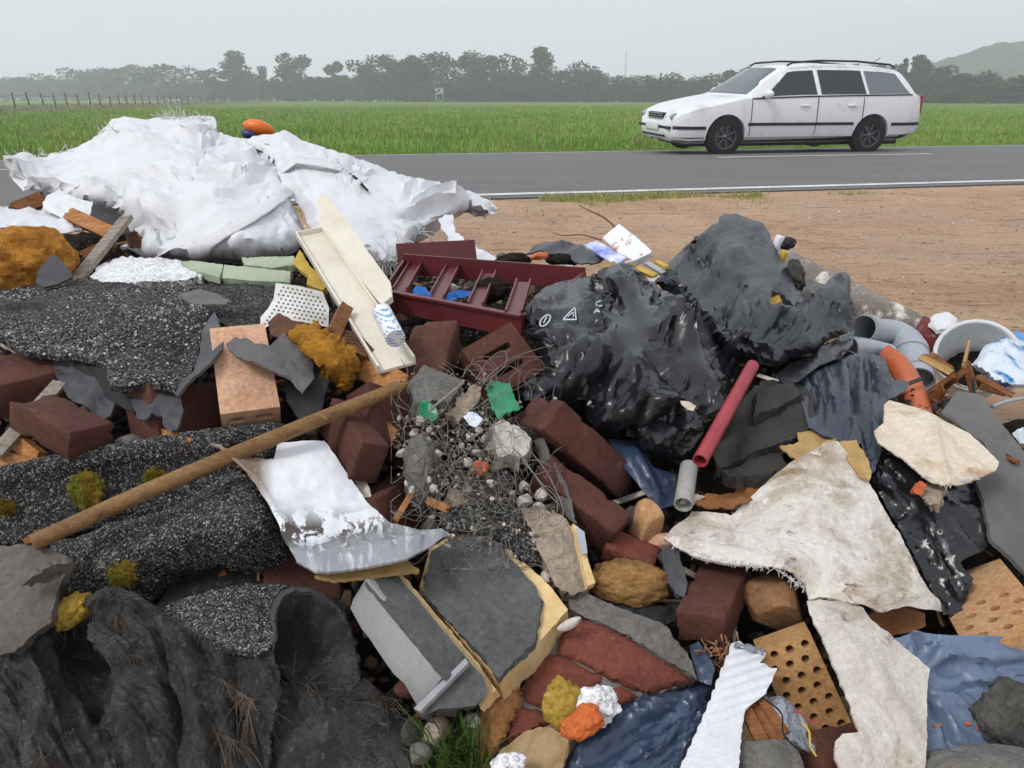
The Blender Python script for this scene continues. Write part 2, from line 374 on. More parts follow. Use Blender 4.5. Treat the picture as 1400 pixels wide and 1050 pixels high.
# ------------------------------------------------------------------ far trees
M_BARK = Mat('bark', rgb('#4a4038'), .9).done()
leafm = []
for i, c in enumerate(['#36482a', '#414f2c', '#2f4430', '#4a5530']):
    m = Mat('leaves_%d' % i, rgb(c), .8, spec=.1); m.tint(); n_ = m.N.new('ShaderNodeMix'); leafm.append(m.done())
def crown_mesh(seed, form, col):
    r_ = np.random.default_rng(seed); blobs = []
    if form == 'round':
        for k in range(22): blobs.append((r_.normal(0, .24), r_.normal(0, .24), r_.uniform(.1, .84), r_.uniform(.13, .21)))
    elif form == 'tall':
        for k in range(26):
            z = .08 + .8 * k / 25; w = .17 * (1 - abs(z - .4)); blobs.append((r_.normal(0, w), r_.normal(0, w), z, r_.uniform(.09, .16)))
    elif form == 'loose':
        for k in range(15):
            z = r_.uniform(.1, .92); blobs.append((r_.normal(0, .2 * (1.1 - z * .7)), r_.normal(0, .2), z, r_.uniform(.07, .14)))
    else:
        for k in range(18):
            z = r_.uniform(.05, .93); w = .24 * (1 - z) + .01; a = r_.uniform(0, 6.28); blobs.append((w * math.cos(a) * .7, w * math.sin(a) * .7, z, .05 + .1 * (1 - z)))
    C = np.array(blobs); n = 3200; bi = r_.choice(len(C), n, p=C[:, 3] ** 2 / (C[:, 3] ** 2).sum()); d = r_.normal(size=(n, 3)); d /= np.linalg.norm(d, axis=1)[:, None]
    P = C[bi, :3] + d * (C[bi, 3] * r_.uniform(.55, 1.1, n))[:, None] * np.array([1, 1, .85]); P[:, 2] = np.clip(P[:, 2], .02, 1.0)
    Q = r_.normal(size=(n, 3, 3)); Q = np.linalg.qr(Q)[0]; s = r_.uniform(.014, .034, n)[:, None]
    V = np.stack([P - Q[:, 0] * s, P + Q[:, 1] * s * .8, P + Q[:, 0] * s, P - Q[:, 1] * s * .8], 1).reshape(-1, 3)
    F = np.arange(n * 4).reshape(n, 4); me = bpy.data.meshes.new('crown'); me.from_pydata(V.tolist(), [], F.tolist())
    tone = r_.uniform(.7, 1.3, len(C))[bi] * r_.uniform(.7, 1.3, n); cc = np.c_[np.array(col)[None] * tone[:, None], np.ones(n)]
    ca = me.color_attributes.new('tint', 'FLOAT_COLOR', 'POINT'); ca.data.foreach_set('color', np.repeat(cc, 4, 0).astype(np.float32).ravel()); me.materials.append(leafm[0])
    tb = MB(); tb.add(*tube([(0, 0, -.01), (.01, 0, .3), (0, .01, .62)], [.022, .016, .006], 6))
    for k in range(5):
        b = C[k]; tb.add(*tube([(0, 0, .22 + .06 * k), (b[0] * .6, b[1] * .6, b[2] - .04), (b[0], b[1], b[2])], [.009, .006, .002], 5))
    tm = bpy.data.meshes.new('trunk'); tm.from_pydata(np.concatenate(tb.V).tolist(), [], tb.F); tm.materials.append(M_BARK)
    return me, tm
forms = {}
cols = {'round': (.035, .055, .022), 'tall': (.045, .062, .026), 'loose': (.055, .072, .03), 'spire': (.022, .04, .022)}
for f in cols: forms[f] = [crown_mesh(hash(f) % 97 + k if False else k * 7 + len(f), f, cols[f]) for k in range(3)]
ORD = ['first', 'second', 'third', 'fourth', 'fifth', 'sixth', 'seventh', 'eighth', 'ninth', 'tenth', 'eleventh', 'twelfth', 'thirteenth', 'fourteenth', 'fifteenth', 'sixteenth', 'seventeenth', 'eighteenth', 'nineteenth', 'twentieth', 'twenty-first', 'twenty-second', 'twenty-third', 'twenty-fourth', 'twenty-fifth']
def tree(px, top, dist, wid, form, label, base=140.5):
    c = unproj(px, base, 1.0) - np.array([0, 0, HCAM]); k = dist / c[1]; x, y = c[0] * k, dist; h = (base - top) / FOC * dist * 1.0 / .935 * .96
    e = empty('tree', (x, y, 0.0), label, 'tree', 'trees of the far treeline'); v = forms[form][int(px) % 3]
    for nm, me in (('crown', v[0]), ('trunk', v[1])):
        o = link(bpy.data.objects.new(nm, me)); o.parent = e; w = wid / FOC * dist / .935
        o.scale = (w / .62, w / .62, h); o.rotation_euler = (0, 0, px * 1.7)
    return e
# (pixel x, top y, width px, form, distance)
TL = [(6, 113, 34, 'round', 380), (38, 111, 46, 'round', 380), (72, 113, 40, 'round', 380), (108, 107, 50, 'round', 370), (137, 99, 42, 'round', 350), (160, 101, 36, 'loose', 350), (181, 97, 48, 'round', 350), (216, 109, 34, 'round', 350),
      (250, 96, 54, 'round', 310), (286, 103, 34, 'tall', 300), (325, 81, 52, 'tall', 270), (305, 99, 30, 'loose', 270), (364, 98, 22, 'tall', 270), (346, 104, 26, 'round', 265), (402, 84, 46, 'tall', 255), (437, 91, 32, 'loose', 260), (464, 86, 30, 'loose', 260), (420, 112, 30, 'round', 258), (452, 110, 40, 'round', 256), (486, 106, 34, 'round', 255),
      (503, 97, 22, 'tall', 250), (533, 83, 44, 'round', 240), (518, 106, 30, 'round', 240), (565, 85, 40, 'round', 232), (590, 81, 56, 'round', 230), (553, 108, 44, 'round', 233), (628, 112, 34, 'round', 250), (656, 79, 46, 'round', 225), (686, 79, 32, 'loose', 226), (643, 108, 30, 'round', 224), (675, 108, 40, 'round', 223),
      (711, 97, 30, 'round', 230), (737, 76, 40, 'tall', 222), (756, 101, 26, 'loose', 226), (783, 89, 40, 'round', 220), (806, 100, 30, 'round', 222), (816, 99, 10, 'spire', 218), (832, 108, 36, 'round', 222), (852, 116, 30, 'round', 225), (720, 112, 44, 'round', 219), (765, 114, 44, 'round', 219),
      (884, 107, 38, 'round', 215), (902, 104, 14, 'spire', 213), (918, 105, 40, 'round', 212), (948, 106, 38, 'round', 210), (975, 103, 34, 'round', 208), (1000, 101, 34, 'loose', 205), (1030, 98, 40, 'round', 200), (1070, 95, 40, 'round', 195), (1110, 96, 40, 'round', 190), (1150, 94, 44, 'round', 185), (1190, 92, 40, 'round', 180),
      (1228, 84, 26, 'spire', 172), (1247, 84, 34, 'tall', 170), (1262, 92, 36, 'round', 170), (1280, 103, 34, 'round', 165), (1302, 101, 26, 'loose', 162), (1325, 106, 34, 'round', 160), (1342, 104, 18, 'spire', 158), (1356, 99, 40, 'round', 158), (1382, 111, 32, 'round', 156), (1396, 107, 34, 'loose', 155), (1340, 116, 60, 'round', 158), (1290, 118, 50, 'round', 162)]
TL.sort(key=lambda t: t[0]); FD = {'round': 'broad rounded', 'tall': 'tall domed', 'loose': 'loose airy', 'spire': 'narrow pointed'}
segs = [(0, 230, 'faint treeline above the fence'), (230, 500, 'hazy treeline left of the hut'), (500, 860, 'mid-distance treeline'), (860, 1215, 'treeline behind the car'), (1215, 1500, 'treeline below the hill')]
for a, b, where in segs:
    for i, t in enumerate([t for t in TL if a <= t[0] < b]):
        tree(t[0], t[1], t[4], t[2], t[3], '%s tree, %s from the left in the %s' % (FD[t[3]], ORD[i], where))
# the thicket at the trees' feet and the wood behind, one mass
r_ = np.random.default_rng(11); n = 30000; pxs = r_.uniform(-60, 1460, n); D = np.interp(pxs, [-60, 220, 400, 600, 900, 1240, 1460], [392, 362, 268, 240, 218, 175, 165]) + r_.uniform(0, 10, n)
topz = (.62 + .25 * perlin(np.stack([pxs / 26, 0 * pxs, 0 * pxs], -1))) * np.interp(pxs, [-60, 250, 600, 1200, 1460], [13, 11, 7.5, 6, 5]); zz = topz * r_.uniform(0, 1, n) ** .7
c = ray(pxs, 138.0 + 0 * pxs); P = np.stack([c[:, 0] / c[:, 1] * D, D, zz], -1); Q = np.linalg.qr(r_.normal(size=(n, 3, 3)))[0]; s = r_.uniform(.35, .7, n)[:, None]
V = np.stack([P - Q[:, 0] * s, P + Q[:, 1] * s, P + Q[:, 0] * s, P - Q[:, 1] * s], 1).reshape(-1, 3)
cc = np.c_[np.array([.03, .045, .02])[None] * r_.uniform(.6, 1.3, (n, 1)), np.ones(n)]
tag(obj('thicket', V, np.arange(n * 4).reshape(n, 4), leafm[0], None, smooth=False, center=False, colors=np.repeat(cc, 4, 0)), 'dense undergrowth filling the foot of the far treeline', 'thicket', kind='stuff')
# hill
hp = np.linspace(1130, 1900, 90); prof = np.interp(hp, [1130, 1275, 1300, 1340, 1370, 1400, 1600, 1900], [140, 95, 88, 77, 74, 72, 80, 140]); HD = 430; V = []; k = len(hp)
for j, (dd, q) in enumerate(((-90, 0), (-40, .55), (0, 1), (70, .5), (140, 0))):
    c = ray(hp, 138 + 0 * hp); zz = np.maximum(138 - prof, 0) / FOC * HD / .935 * q + 2.0 * fbm(np.stack([hp / 9, hp * 0 + j, 0 * hp], -1), 4) * (q > .2); V.append(np.stack([c[:, 0] / c[:, 1] * HD, HD + dd + 0 * hp, zz - .5 * (q == 0)], -1))
F = [[j * k + i, j * k + i + 1, (j + 1) * k + i + 1, (j + 1) * k + i] for j in range(4) for i in range(k - 1)]
m = Mat('hill_wood', rgb('#3c4a30'), .95, spec=.1); m.mix(rgb('#55613d'), m.noise(.08, 5, .7, 0, .4, .6)).bump(m.noise(.15, 6, .7), 6); tag(obj('hill', np.concatenate(V), F, m.done(), center=False), kind='structure')
# hut, mast
M_WHITE = Mat('white_wood', rgb('#d8d8d4'), .7).done()
def flat_at(px, dist): c = ray(px, 138.0); return np.array([c[0] / c[1] * dist, dist, 0])
p = flat_at(601, 222); e = empty('white_hut', p, 'small white stilted hut at the foot of the far trees', 'hut')
V, F = box((2.2, 1.6, 1.6), r=.05); obj('cabin', V + p + [0, 0, 2.8], F, M_WHITE, e)
for sx in (-.9, .9):
    for sy in (-.6, .6): obj('leg', *tube([p + [sx * 1.1, sy, -.1], p + [sx, sy, 2.1]], .1, 6), M_WHITE, e)
V, F = box((2.6, 2.0, .12), r=.02); obj('roof', V + p + [0, 0, 3.7], F, Mat('hut_roof', rgb('#9a9a96'), .8).done(), e)
V, F = box((.7, .06, .6), r=.02); obj('window', V + p + [0, -.84, 3.0], F, Mat('hut_window', rgb('#2a2d30'), .3).done(), e)
p = flat_at(853, 330); mb = MB()
for a in (0, 2.09, 4.19): mb.add(*tube([p + [.5 * math.cos(a), .5 * math.sin(a), 0], p + [.16 * math.cos(a), .16 * math.sin(a), 19]], .05, 5))
for q in range(18):
    t = q / 18; w = .5 * (1 - t) + .16 * t
    for a in (0, 2.09, 4.19): mb.add(*tube([p + [w * math.cos(a), w * math.sin(a), 19 * t], p + [w * math.cos(a + 2.09), w * math.sin(a + 2.09), 19 * (t + .05)]], .03, 4))
tag(mb.build('radio_mast', Mat('mast_steel', rgb('#8d9194'), .5, .5).done()), 'thin grey lattice mast rising behind the far trees', 'mast')

# ------------------------------------------------------------------ pasture fence on the left: single leaning posts and wires
M_POST = Mat('post_wood', rgb('#4c443d'), .9); M_POST.mix(rgb('#6b625a'), M_POST.noise(8, 4, .6, 0, .4, .7)); M_POST = M_POST.done(); M_WIRE = Mat('wire', rgb('#55524e'), .5, .6).done()
A = unproj(18, 157, 1.0)[:2]; fA = np.array([-.62 * 62, 62.0]); fB = np.array([-.30 * 215, 215.0])
e = empty('pasture_fence', (*fA, 0), 'dark post and wire fence running across the meadow at left', 'fence'); tops = []
pxs = [-20, 16, 40, 60, 79, 95, 110, 126, 141, 154, 167, 179, 190, 201, 211, 220, 231, 240, 248, 257, 262, 271, 279, 288, 296, 304, 312, 320]
for i, px in enumerate(pxs):
    u = (px - 700) / FOC / 1.035; t = (fA[0] - u * fA[1]) / ((u * (fB[1] - fA[1])) - (fB[0] - fA[0])); q = fA + t * (fB - fA); ln = random.uniform(-.14, .06); h = random.uniform(1.25, 1.5)
    b = np.array([q[0], q[1], -.15]); tp = b + [ln, 0, h + .15]; tops.append((b, tp)); obj('post', *tube([b, (b + tp) / 2 + [.01, 0, 0], tp], [.07, .065, .05], 7), M_POST, e)
for hh in (.38, .62, .86):
    mb = MB()
    for (b, t), (b2, t2) in zip(tops[:-1], tops[1:]):
        p, q = b + (t - b) * hh, b2 + (t2 - b2) * hh; mb.add(*tube([p, (p + q) / 2 - [0, 0, .05], q], .012, 4))
    mb.build('wire', M_WIRE, e)
# a strip of dry grass along that fence
nb = 5000; t = rng.uniform(-.1, 1, nb); q = fA + t[:, None] * (fB - fA) + rng.normal(0, 1.2, (nb, 2)); P = np.c_[q, np.zeros(nb)]
blades('dry_grass', P, rng.uniform(.2, .5, nb), rng.uniform(.03, .07, nb), np.array([.33, .29, .2]) * rng.uniform(.7, 1.2, (nb, 1)), 'strip of pale dry grass along the wire fence')
# ------------------------------------------------------------------ the white estate car
def build_car():
    M_BODY = Mat('white_car_paint', rgb('#dfe1e3'), .25, spec=.5); M_BODY.b.inputs['Coat Weight'].default_value = .6; M_BODY.b.inputs['Coat Roughness'].default_value = .08
    M_BODY.mix(rgb('#b5b3ad'), M_BODY.noise(3, 4, .6, 0, .55, .8)); M_BODY = M_BODY.done()
    M_GLASS = Mat('tinted_car_glass', rgb('#1b2027'), .05, spec=.7).done(); M_QGLASS = Mat('car_glass_painted_reflection', rgb('#5d666c'), .08, spec=.9).done(); M_WIND = Mat('windscreen_glass', rgb('#3f4f50'), .03, spec=1.0).done()  # quarter glass: a bright reflection is painted in as a lighter base colour
    M_BLK = Mat('black_car_plastic', rgb('#1c1d1f'), .55).done(); M_TYRE = Mat('tyre_rubber', rgb('#161616'), .8).done(); M_RIM = Mat('wheel_alloy', rgb('#5b5d60'), .4, .7).done()
    M_LAMP = Mat('headlight_glass', rgb('#8b9397'), .1, spec=.9).done(); M_RED = Mat('rear_lamp', rgb('#8c1c16'), .2).done(); M_CHR = Mat('chrome', rgb('#b9bcc0'), .2, 1).done(); M_PLATE = Mat('plate_white', rgb('#d5d5d0'), .5).done()
    I = np.interp
    def top(u): return I(u, [0, .03, .08, .16, .4, .8, 1.22, 1.3, 1.6, 1.9, 2.1, 2.6, 3.2, 3.8, 4.1, 4.2, 4.3, 4.47, 4.56, 4.63, 4.67], [.46, .56, .655, .715, .80, .88, .945, .975, 1.19, 1.375, 1.42, 1.45, 1.445, 1.415, 1.375, 1.34, 1.22, 1.0, .92, .72, .5])
    def belt(u): return min(top(u) - .012, I(u, [0, .4, 1.2, 2.5, 4.4, 4.67], [.6, .74, .90, .935, .965, .95]))
    def bot(u): return I(u, [0, .08, .3, 4.2, 4.5, 4.67], [.34, .24, .2, .22, .27, .36])
    def wid(u): return I(u, [0, .04, .12, .3, .7, 1.2, 3.7, 4.3, 4.5, 4.62, 4.67], [.50, .64, .75, .825, .862, .87, .87, .85, .815, .76, .68])
    def sec(u):
        t, b, z0, w = top(u), belt(u), bot(u), wid(u); bw = w * .968; k = min(max((t - b) / .42, 0), 1); wr = bw * .9 * (1 - k) + .615 * k; h = max(b - z0, .06)
        return [(0, z0), (w * .8, z0), (w * .95, z0 + .12 * h), (w * .992, z0 + .3 * h), (w, z0 + .55 * h), (w * .99, z0 + .8 * h), (w * .98, z0 + .92 * h), (bw, b), (wr, b + (t - b) * .86), (wr * .86, b + (t - b) * .965), (wr * .5, t - .002), (0, t)]
    SB, SR = 7, 8
    us = sorted(set(np.round(np.concatenate([[0, .015, .03, .05, .08, .12, .16, .22, .3, .4, .55, .7, .85, 1.0, 1.15, 1.22, 1.3, 1.4, 1.5, 1.6, 1.7, 1.8, 1.9, 2.0, 2.1], np.linspace(2.2, 3.8, 13), [3.9, 4.0, 4.1, 4.15, 4.2, 4.25, 4.3, 4.38, 4.47, 4.52, 4.56, 4.6, 4.63, 4.65, 4.67]]), 3)))
    V = []; k = 22
    for u in us:
        s = sec(u); ring = [(2.335 - u, y, z) for y, z in s] + [(2.335 - u, -y, z) for y, z in s[1:-1][::-1]]; V += ring
    F = [[i * k + j, (i + 1) * k + j, (i + 1) * k + (j + 1) % k, i * k + (j + 1) % k] for i in range(len(us) - 1) for j in range(k)] + [list(range(k)), [(len(us) - 1) * k + j for j in range(k)][::-1]]
    CPOS = road_pt(np.array(7.70), np.array(12.75), 0.0); CPOS[2] = 0; tilt = math.atan(-.105 / 3.35)
    Rz = np.stack([np.append(-RS, 0), np.append(-RN, 0), [0, 0, 1]], 1)          # local x forward, y towards the camera, z up
    base = float(road_z(12.75)) + .008
    root = empty('estate_car', (CPOS[0], CPOS[1], base), 'white estate car with dark windows driving along the road', 'car')
    root.rotation_euler = Matrix(Rz.tolist()).to_euler(); root.rotation_euler.rotate_axis('X', -tilt * -1.0)
    def part(name, V, F, mat, par=root, smooth=True, sharp=35):
        me = bpy.data.meshes.new(name); me.from_pydata(np.asarray(V).tolist(), [], F if isinstance(F, list) else F.tolist()); me.materials.append(mat)
        bm = bmesh.new(); bm.from_mesh(me); bmesh.ops.recalc_face_normals(bm, faces=bm.faces); bm.to_mesh(me); bm.free()
        if smooth: me.polygons.foreach_set('use_smooth', [True] * len(me.polygons)); me.set_sharp_from_angle(angle=math.radians(sharp))
        o = link(bpy.data.objects.new(name, me)); o.parent = par; return o
    body = part('body', V, F, M_BODY)
    cb = bmesh.new()
    for u in (.93, 3.63):
        for s in (-1, 1):
            bmesh.ops.create_cone(cb, cap_ends=True, segments=36, radius1=.345, radius2=.345, depth=.36, matrix=Matrix.Translation((2.335 - u, s * .80, .325)) @ Matrix.Rotation(math.pi / 2, 4, 'X'))
    cm = bpy.data.meshes.new('cut'); cb.to_mesh(cm); cb.free(); co = link(bpy.data.objects.new('cut', cm)); co.parent = root
    md = body.modifiers.new('b', 'BOOLEAN'); md.object = co; md.solver = 'EXACT'; bpy.context.view_layer.update()
    me = bpy.data.meshes.new_from_object(body.evaluated_get(bpy.context.evaluated_depsgraph_get())); body.modifiers.clear(); body.data = me
    me.polygons.foreach_set('use_smooth', [True] * len(me.polygons)); me.set_sharp_from_angle(angle=math.radians(35))
    bpy.data.objects.remove(co)
    def side(u, t, s, off=.006):
        a = sec(u); p = np.array(a[SB]) * (1 - t) + np.array(a[SR]) * t; return np.array([2.335 - u, s * (p[0] + off), p[1] + off * .3])
    def win(name, q, s, mat):          # q: (u,t) bottom front, bottom rear, top rear, top front
        n = 9; P = []
        for j in range(4):
            for i in range(n):
                a = i / (n - 1); b = j / 3; f = (1 - a) * (1 - b), a * (1 - b), a * b, (1 - a) * b
                P.append(side(sum(w * c[0] for w, c in zip(f, q)), sum(w * c[1] for w, c in zip(f, q)), s))
        return part(name, P, [[j * n + i, j * n + i + 1, (j + 1) * n + i + 1, (j + 1) * n + i] for j in range(3) for i in range(n - 1)], mat)
    for s in (-1, 1):
        win('side_window', [(1.50, .10), (2.52, .08), (2.48, .93), (2.02, .93)], s, M_GLASS); win('side_window', [(2.60, .08), (3.44, .07), (3.38, .93), (2.56, .93)], s, M_GLASS)
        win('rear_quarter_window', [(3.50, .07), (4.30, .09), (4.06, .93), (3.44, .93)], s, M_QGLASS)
        for a, b, w in ((1.36, 4.34, .012),):
            part('belt_trim', *tube([side(u, .02, s, .006) for u in np.linspace(a, b, 20)], w, 6), M_BLK)
        def bodyside(u, z, off):
            a = sec(u); zs = [p[1] for p in a[:8]]; ys = [p[0] for p in a[:8]]; return np.array([2.335 - u, s * (I(z, zs, ys) + off), z])
        def strip(name, u0, u1, z, h, off, mat, n=16):
            P = []; 
            for u in np.linspace(u0, u1, n):
                p = bodyside(u, z, 0); p0 = bodyside(u, z - h, off); p1 = bodyside(u, z + h, off); q0 = bodyside(u, z - h, -.02); q1 = bodyside(u, z + h, -.02); P += [q0, p0, p1, q1]
            return part(name, P, [[i * 4 + j, i * 4 + j + 1, (i + 1) * 4 + j + 1, (i + 1) * 4 + j] for i in range(n - 1) for j in range(3)] + [[0, 1, 2, 3], [(n - 1) * 4 + j for j in (3, 2, 1, 0)]], mat)
        strip('side_moulding', 1.30, 3.25, .515, .022, .014, M_BLK); strip('sill', 1.24, 3.32, .27, .04, .008, M_BLK)
        strip('bumper_strip', .06, .56, .46, .024, .014, M_BLK); strip('bumper_strip', 4.0, 4.6, .50, .024, .014, M_BLK); strip('bumper_skirt', .06, .56, .275, .035, .010, M_BLK); strip('bumper_skirt', 4.0, 4.56, .29, .035, .010, M_BLK)
        for u in (1.34, 2.54, 3.40):
            P = [bodyside(u + (.0 if z > .45 else 0), z, .0035) for z in np.linspace(.34, .93, 12)]; part('door_gap', *tube(P, .006, 5), M_BLK)
        for u in (2.30, 3.18):
            V_, F_ = box((.17, .03, .035), r=.012); p = bodyside(u, .80, .015); part('door_handle', V_ + p, F_, M_BODY)
        V_, F_ = rock((.075, .11, .07), 3, 2, .05); p = side(1.56, .16, s, .12); part('wing_mirror', V_ + p, F_, M_BODY)
        V_, F_ = box((.13, .28, .10), r=.03); part('headlight', V_ @ rotm(0, .45, -s * .5).T + [2.335 - .138, s * .535, .622], F_, M_LAMP)
        V_, F_ = box((.12, .10, .32), r=.03); part('rear_lamp', V_ + [2.335 - 4.575, s * .715, .80], F_, M_RED)
        part('roof_rail', *tube([(2.335 - u, s * .60, z) for u, z in ((2.02, 1.41), (2.12, 1.455), (2.6, 1.49), (3.3, 1.485), (3.95, 1.44), (4.06, 1.40))], .016, 8), M_BLK)
        for u in (.93, 3.63):
            w = empty('wheel', (0, 0, 0)); w.parent = root; w.location = (2.335 - u, s * .755, .318); prof = [(.19, -.09), (.20, -.1), (.27, -.1), (.305, -.085), (.318, -.05), (.318, .05), (.305, .085), (.27, .1), (.20, .1), (.19, .09)]
            na = 40; P = [(r * math.cos(a), y, r * math.sin(a)) for a in np.linspace(0, 2 * math.pi, na, endpoint=False) for r, y in prof]; kk = len(prof)
            part('tyre', P, [[i * kk + j, i * kk + j + 1, ((i + 1) % na) * kk + j + 1, ((i + 1) % na) * kk + j] for i in range(na) for j in range(kk - 1)], M_TYRE, w)
            mb = MB(); prof = [(.0, .075), (.04, .08), (.055, .065), (.185, .07), (.198, .09), (.198, -.09)]
            prof = [(.03, .082), (.055, .07), (.06, .03), (.17, .02), (.175, .085), (.198, .09), (.198, -.09), (.03, -.08)]; kk = len(prof)
            P = [(r * math.cos(a), s * y, r * math.sin(a)) for a in np.linspace(0, 2 * math.pi, na, endpoint=False) for r, y in prof]; mb.add(P, [[i * kk + j, i * kk + j + 1, ((i + 1) % na) * kk + j + 1, ((i + 1) % na) * kk + j] for i in range(na) for j in range(kk - 1)])
            V_, F_ = box((.13, .03, .035), r=.01)
            for q in range(7):
                a = q * 2 * math.pi / 7; R = np.array(Matrix.Rotation(a, 3, 'Y')); mb.add((V_ + [.115, s * .065, 0]) @ R.T, F_)
            V_, F_ = rock((.04, .02, .04), 2, 1, 0); mb.add(V_ + [0, s * .075, 0], F_); part('rim', np.concatenate(mb.V), mb.F, M_RIM, w)
    def tops(u0, u1, inset, name, mat, j0=8):
        P = []; n = 10; m_ = 0
        for u in np.linspace(u0, u1, n):
            a = sec(u); pts = [(y * inset, z) for y, z in a[j0:]]; row = [(2.335 - u + (.006 if u < 3 else -.006), y, z + .006) for y, z in pts] + [(2.335 - u + (.006 if u < 3 else -.006), -y, z + .006) for y, z in pts[:-1][::-1]]; m_ = len(row); P += row
        return part(name, P, [[i * m_ + j, i * m_ + j + 1, (i + 1) * m_ + j + 1, (i + 1) * m_ + j] for i in range(n - 1) for j in range(m_ - 1)], mat)
    tops(1.30, 1.90, .95, 'windscreen', M_WIND); tops(4.22, 4.46, .93, 'rear_window', M_GLASS)
    V_, F_ = box((.10, .62, .10), r=.02); g = part('grille', V_ + [2.335 - .075, 0, .625], F_, M_BLK)
    for z in (.59, .625, .66):
        V_, F_ = box((.03, .60, .012), r=.004); part('grille_bar', V_ + [2.335 - .018, 0, z], F_, M_CHR, g)
    V_, F_ = box((.10, .95, .09), r=.02); part('air_intake', V_ + [2.335 - .055, 0, .345], F_, M_BLK)
    V_, F_ = box((.06, 1.30, .045), r=.015); part('bumper_strip', V_ + [2.335 - .02, 0, .455], F_, M_BLK)
    V_, F_ = box((.02, .52, .11), r=.006); part('number_plate', V_ + [2.335 + .02, 0, .455], F_, M_PLATE)
    V_, F_ = box((4.0, 1.2, .1), r=.03); part('underbody', V_ + [-.05, 0, .20], F_, M_BLK)
    part('antenna', *tube([(2.335 - 3.95, 0, 1.40), (2.335 - 4.2, 0, 1.56)], .006, 5), M_BLK)
build_car()
# ------------------------------------------------------------------ the mound under the rubbish
def mound(X, Y):
    X = np.asarray(X, float); Y = np.asarray(Y, float)
    y = Y - .10 * np.sin(X * 2.3 + .6)
    front = np.interp(y, [.60, .80, .92, 1.08, 1.28, 1.48, 1.75, 2.2], [0, .01, .055, .15, .28, .345, .375, .38])
    yb = np.interp(X, [-3, -.6, -.1, .35, .9, 1.5], [4.0, 3.85, 3.3, 2.75, 2.45, 2.0]); back = sstep(yb, yb - .9, Y)
    side = sstep(1.62, .72, X + .40 * (Y - 1.3)) * sstep(-3.6, -2.6, X)
    return np.maximum(front * back * side, 0) - .02 * sstep(.05, 0, front * back * side)
def ground_depth(px, py, lift=.05):
    px = np.asarray(px, float); py = np.asarray(py, float); r = ray(px, py); d = np.full(px.shape, .7); hit = np.zeros(px.shape, bool)
    for k in range(320):
        p = np.array([0, 0, HCAM]) + r * d[..., None]; below = p[..., 2] < mound(p[..., 0], p[..., 1]) + lift; hit |= below; d = np.where(hit, d, d + .012)
    return d
# ------------------------------------------------------------------ tools for things lying in the pile
def depth_at(px, py, v):
    """v < 0.6: metres in front of the heap's surface; otherwise metres from the camera"""
    if v >= .6: return v
    x = min(max((px + 60) / 20, 0), 75.999); y = min(max((py - 140) / 20, 0), 46.999); i, j = int(x), int(y); a, b = x - i, y - j
    return float(GD[j, i] * (1 - a) * (1 - b) + GD[j, i + 1] * a * (1 - b) + GD[j + 1, i] * (1 - a) * b + GD[j + 1, i + 1] * a * b) - v
_gx, _gy = np.meshgrid(np.arange(77) * 20 - 60.0, np.arange(48) * 20 + 140.0); GD = ground_depth(_gx, _gy)
def at(px, py, v=0.0): return unproj(px, py, np.array(depth_at(px, py, v)))
def tps(ctrl):
    C = np.array([(c[0] / 100, c[1] / 100) for c in ctrl]); w = np.array([1 / depth_at(*c) for c in ctrl]); n = len(C)
    if n == 1: return lambda p: np.full(len(p), 1 / w[0])
    if n == 2:
        d = C[1] - C[0]; return lambda p: 1 / (w[0] + (w[1] - w[0]) * (((p / 100 - C[0]) @ d) / (d @ d)))
    def U(r): return np.where(r > 1e-9, r * r * np.log(r + 1e-12), 0)
    A = np.zeros((n + 3, n + 3)); A[:n, :n] = U(np.linalg.norm(C[:, None] - C[None], axis=2)) + np.eye(n) * (0.02 if n > 3 else 1e-9); A[:n, n] = 1; A[:n, n + 1:] = C; A[n, :n] = 1; A[n + 1:, :n] = C.T
    s = np.linalg.lstsq(A, np.concatenate([w, [0, 0, 0]]), rcond=None)[0]
    def f(p):
        q = np.asarray(p) / 100; return 1 / np.clip(U(np.linalg.norm(q[:, None] - C[None], axis=2)) @ s[:n] + s[n] + q @ s[n + 1:], .12, 1.6)
    return f
def film(P):
    a = perlin(P); b = perlin(P * 2.1 + 7.7); return 1.1 * a - 1.3 * np.abs(b) * sstep(-.3, .4, a) + .35 * perlin(P * 3.7 + 3.1)
def crumple(P, freq, seed, nd=7):
    """flat facets meeting in sharp creases, as crumpled film has them"""
    r_ = np.random.default_rng(seed + 900); h = 0; w0 = fbm(P * freq * .35 + seed, 2)
    for k in range(nd):
        d = norm(r_.normal(size=3)); f = freq * r_.uniform(.55, 1.5); x = (P @ d) * f + .55 * w0 + .18 * fbm(P * freq * .9 + 5.1 * k + seed, 2) + r_.uniform(); t = np.abs(x - np.floor(x) - .5) * 4 - 1
        h = h + t * sstep(-.15, .4, fbm(P * freq * .45 + 3.3 * k + seed * 1.7, 2)) / f * freq
    return h / 2.2
def seg_dist(P, poly, closed=True):
    A = np.asarray(poly, float); B = np.roll(A, -1, 0) if closed else A[1:]; A = A if closed else A[:-1]; best = np.full(len(P), 1e9)
    for a, b in zip(A, B):
        d = b - a; t = np.clip(((P - a) @ d) / (d @ d + 1e-12), 0, 1); best = np.minimum(best, np.linalg.norm(P - a - t[:, None] * d, axis=1))
    return best
def inside_poly(P, poly):
    A = np.asarray(poly); B = np.roll(A, 1, 0); c = np.zeros(len(P), bool)
    for (x1, y1), (x2, y2) in zip(A, B):
        cond = ((y1 > P[:, 1]) != (y2 > P[:, 1])); xs = (x2 - x1) * (P[:, 1] - y1) / ((y2 - y1) if y2 != y1 else 1e-9) + x1; c ^= cond & (P[:, 0] < xs)
    return c
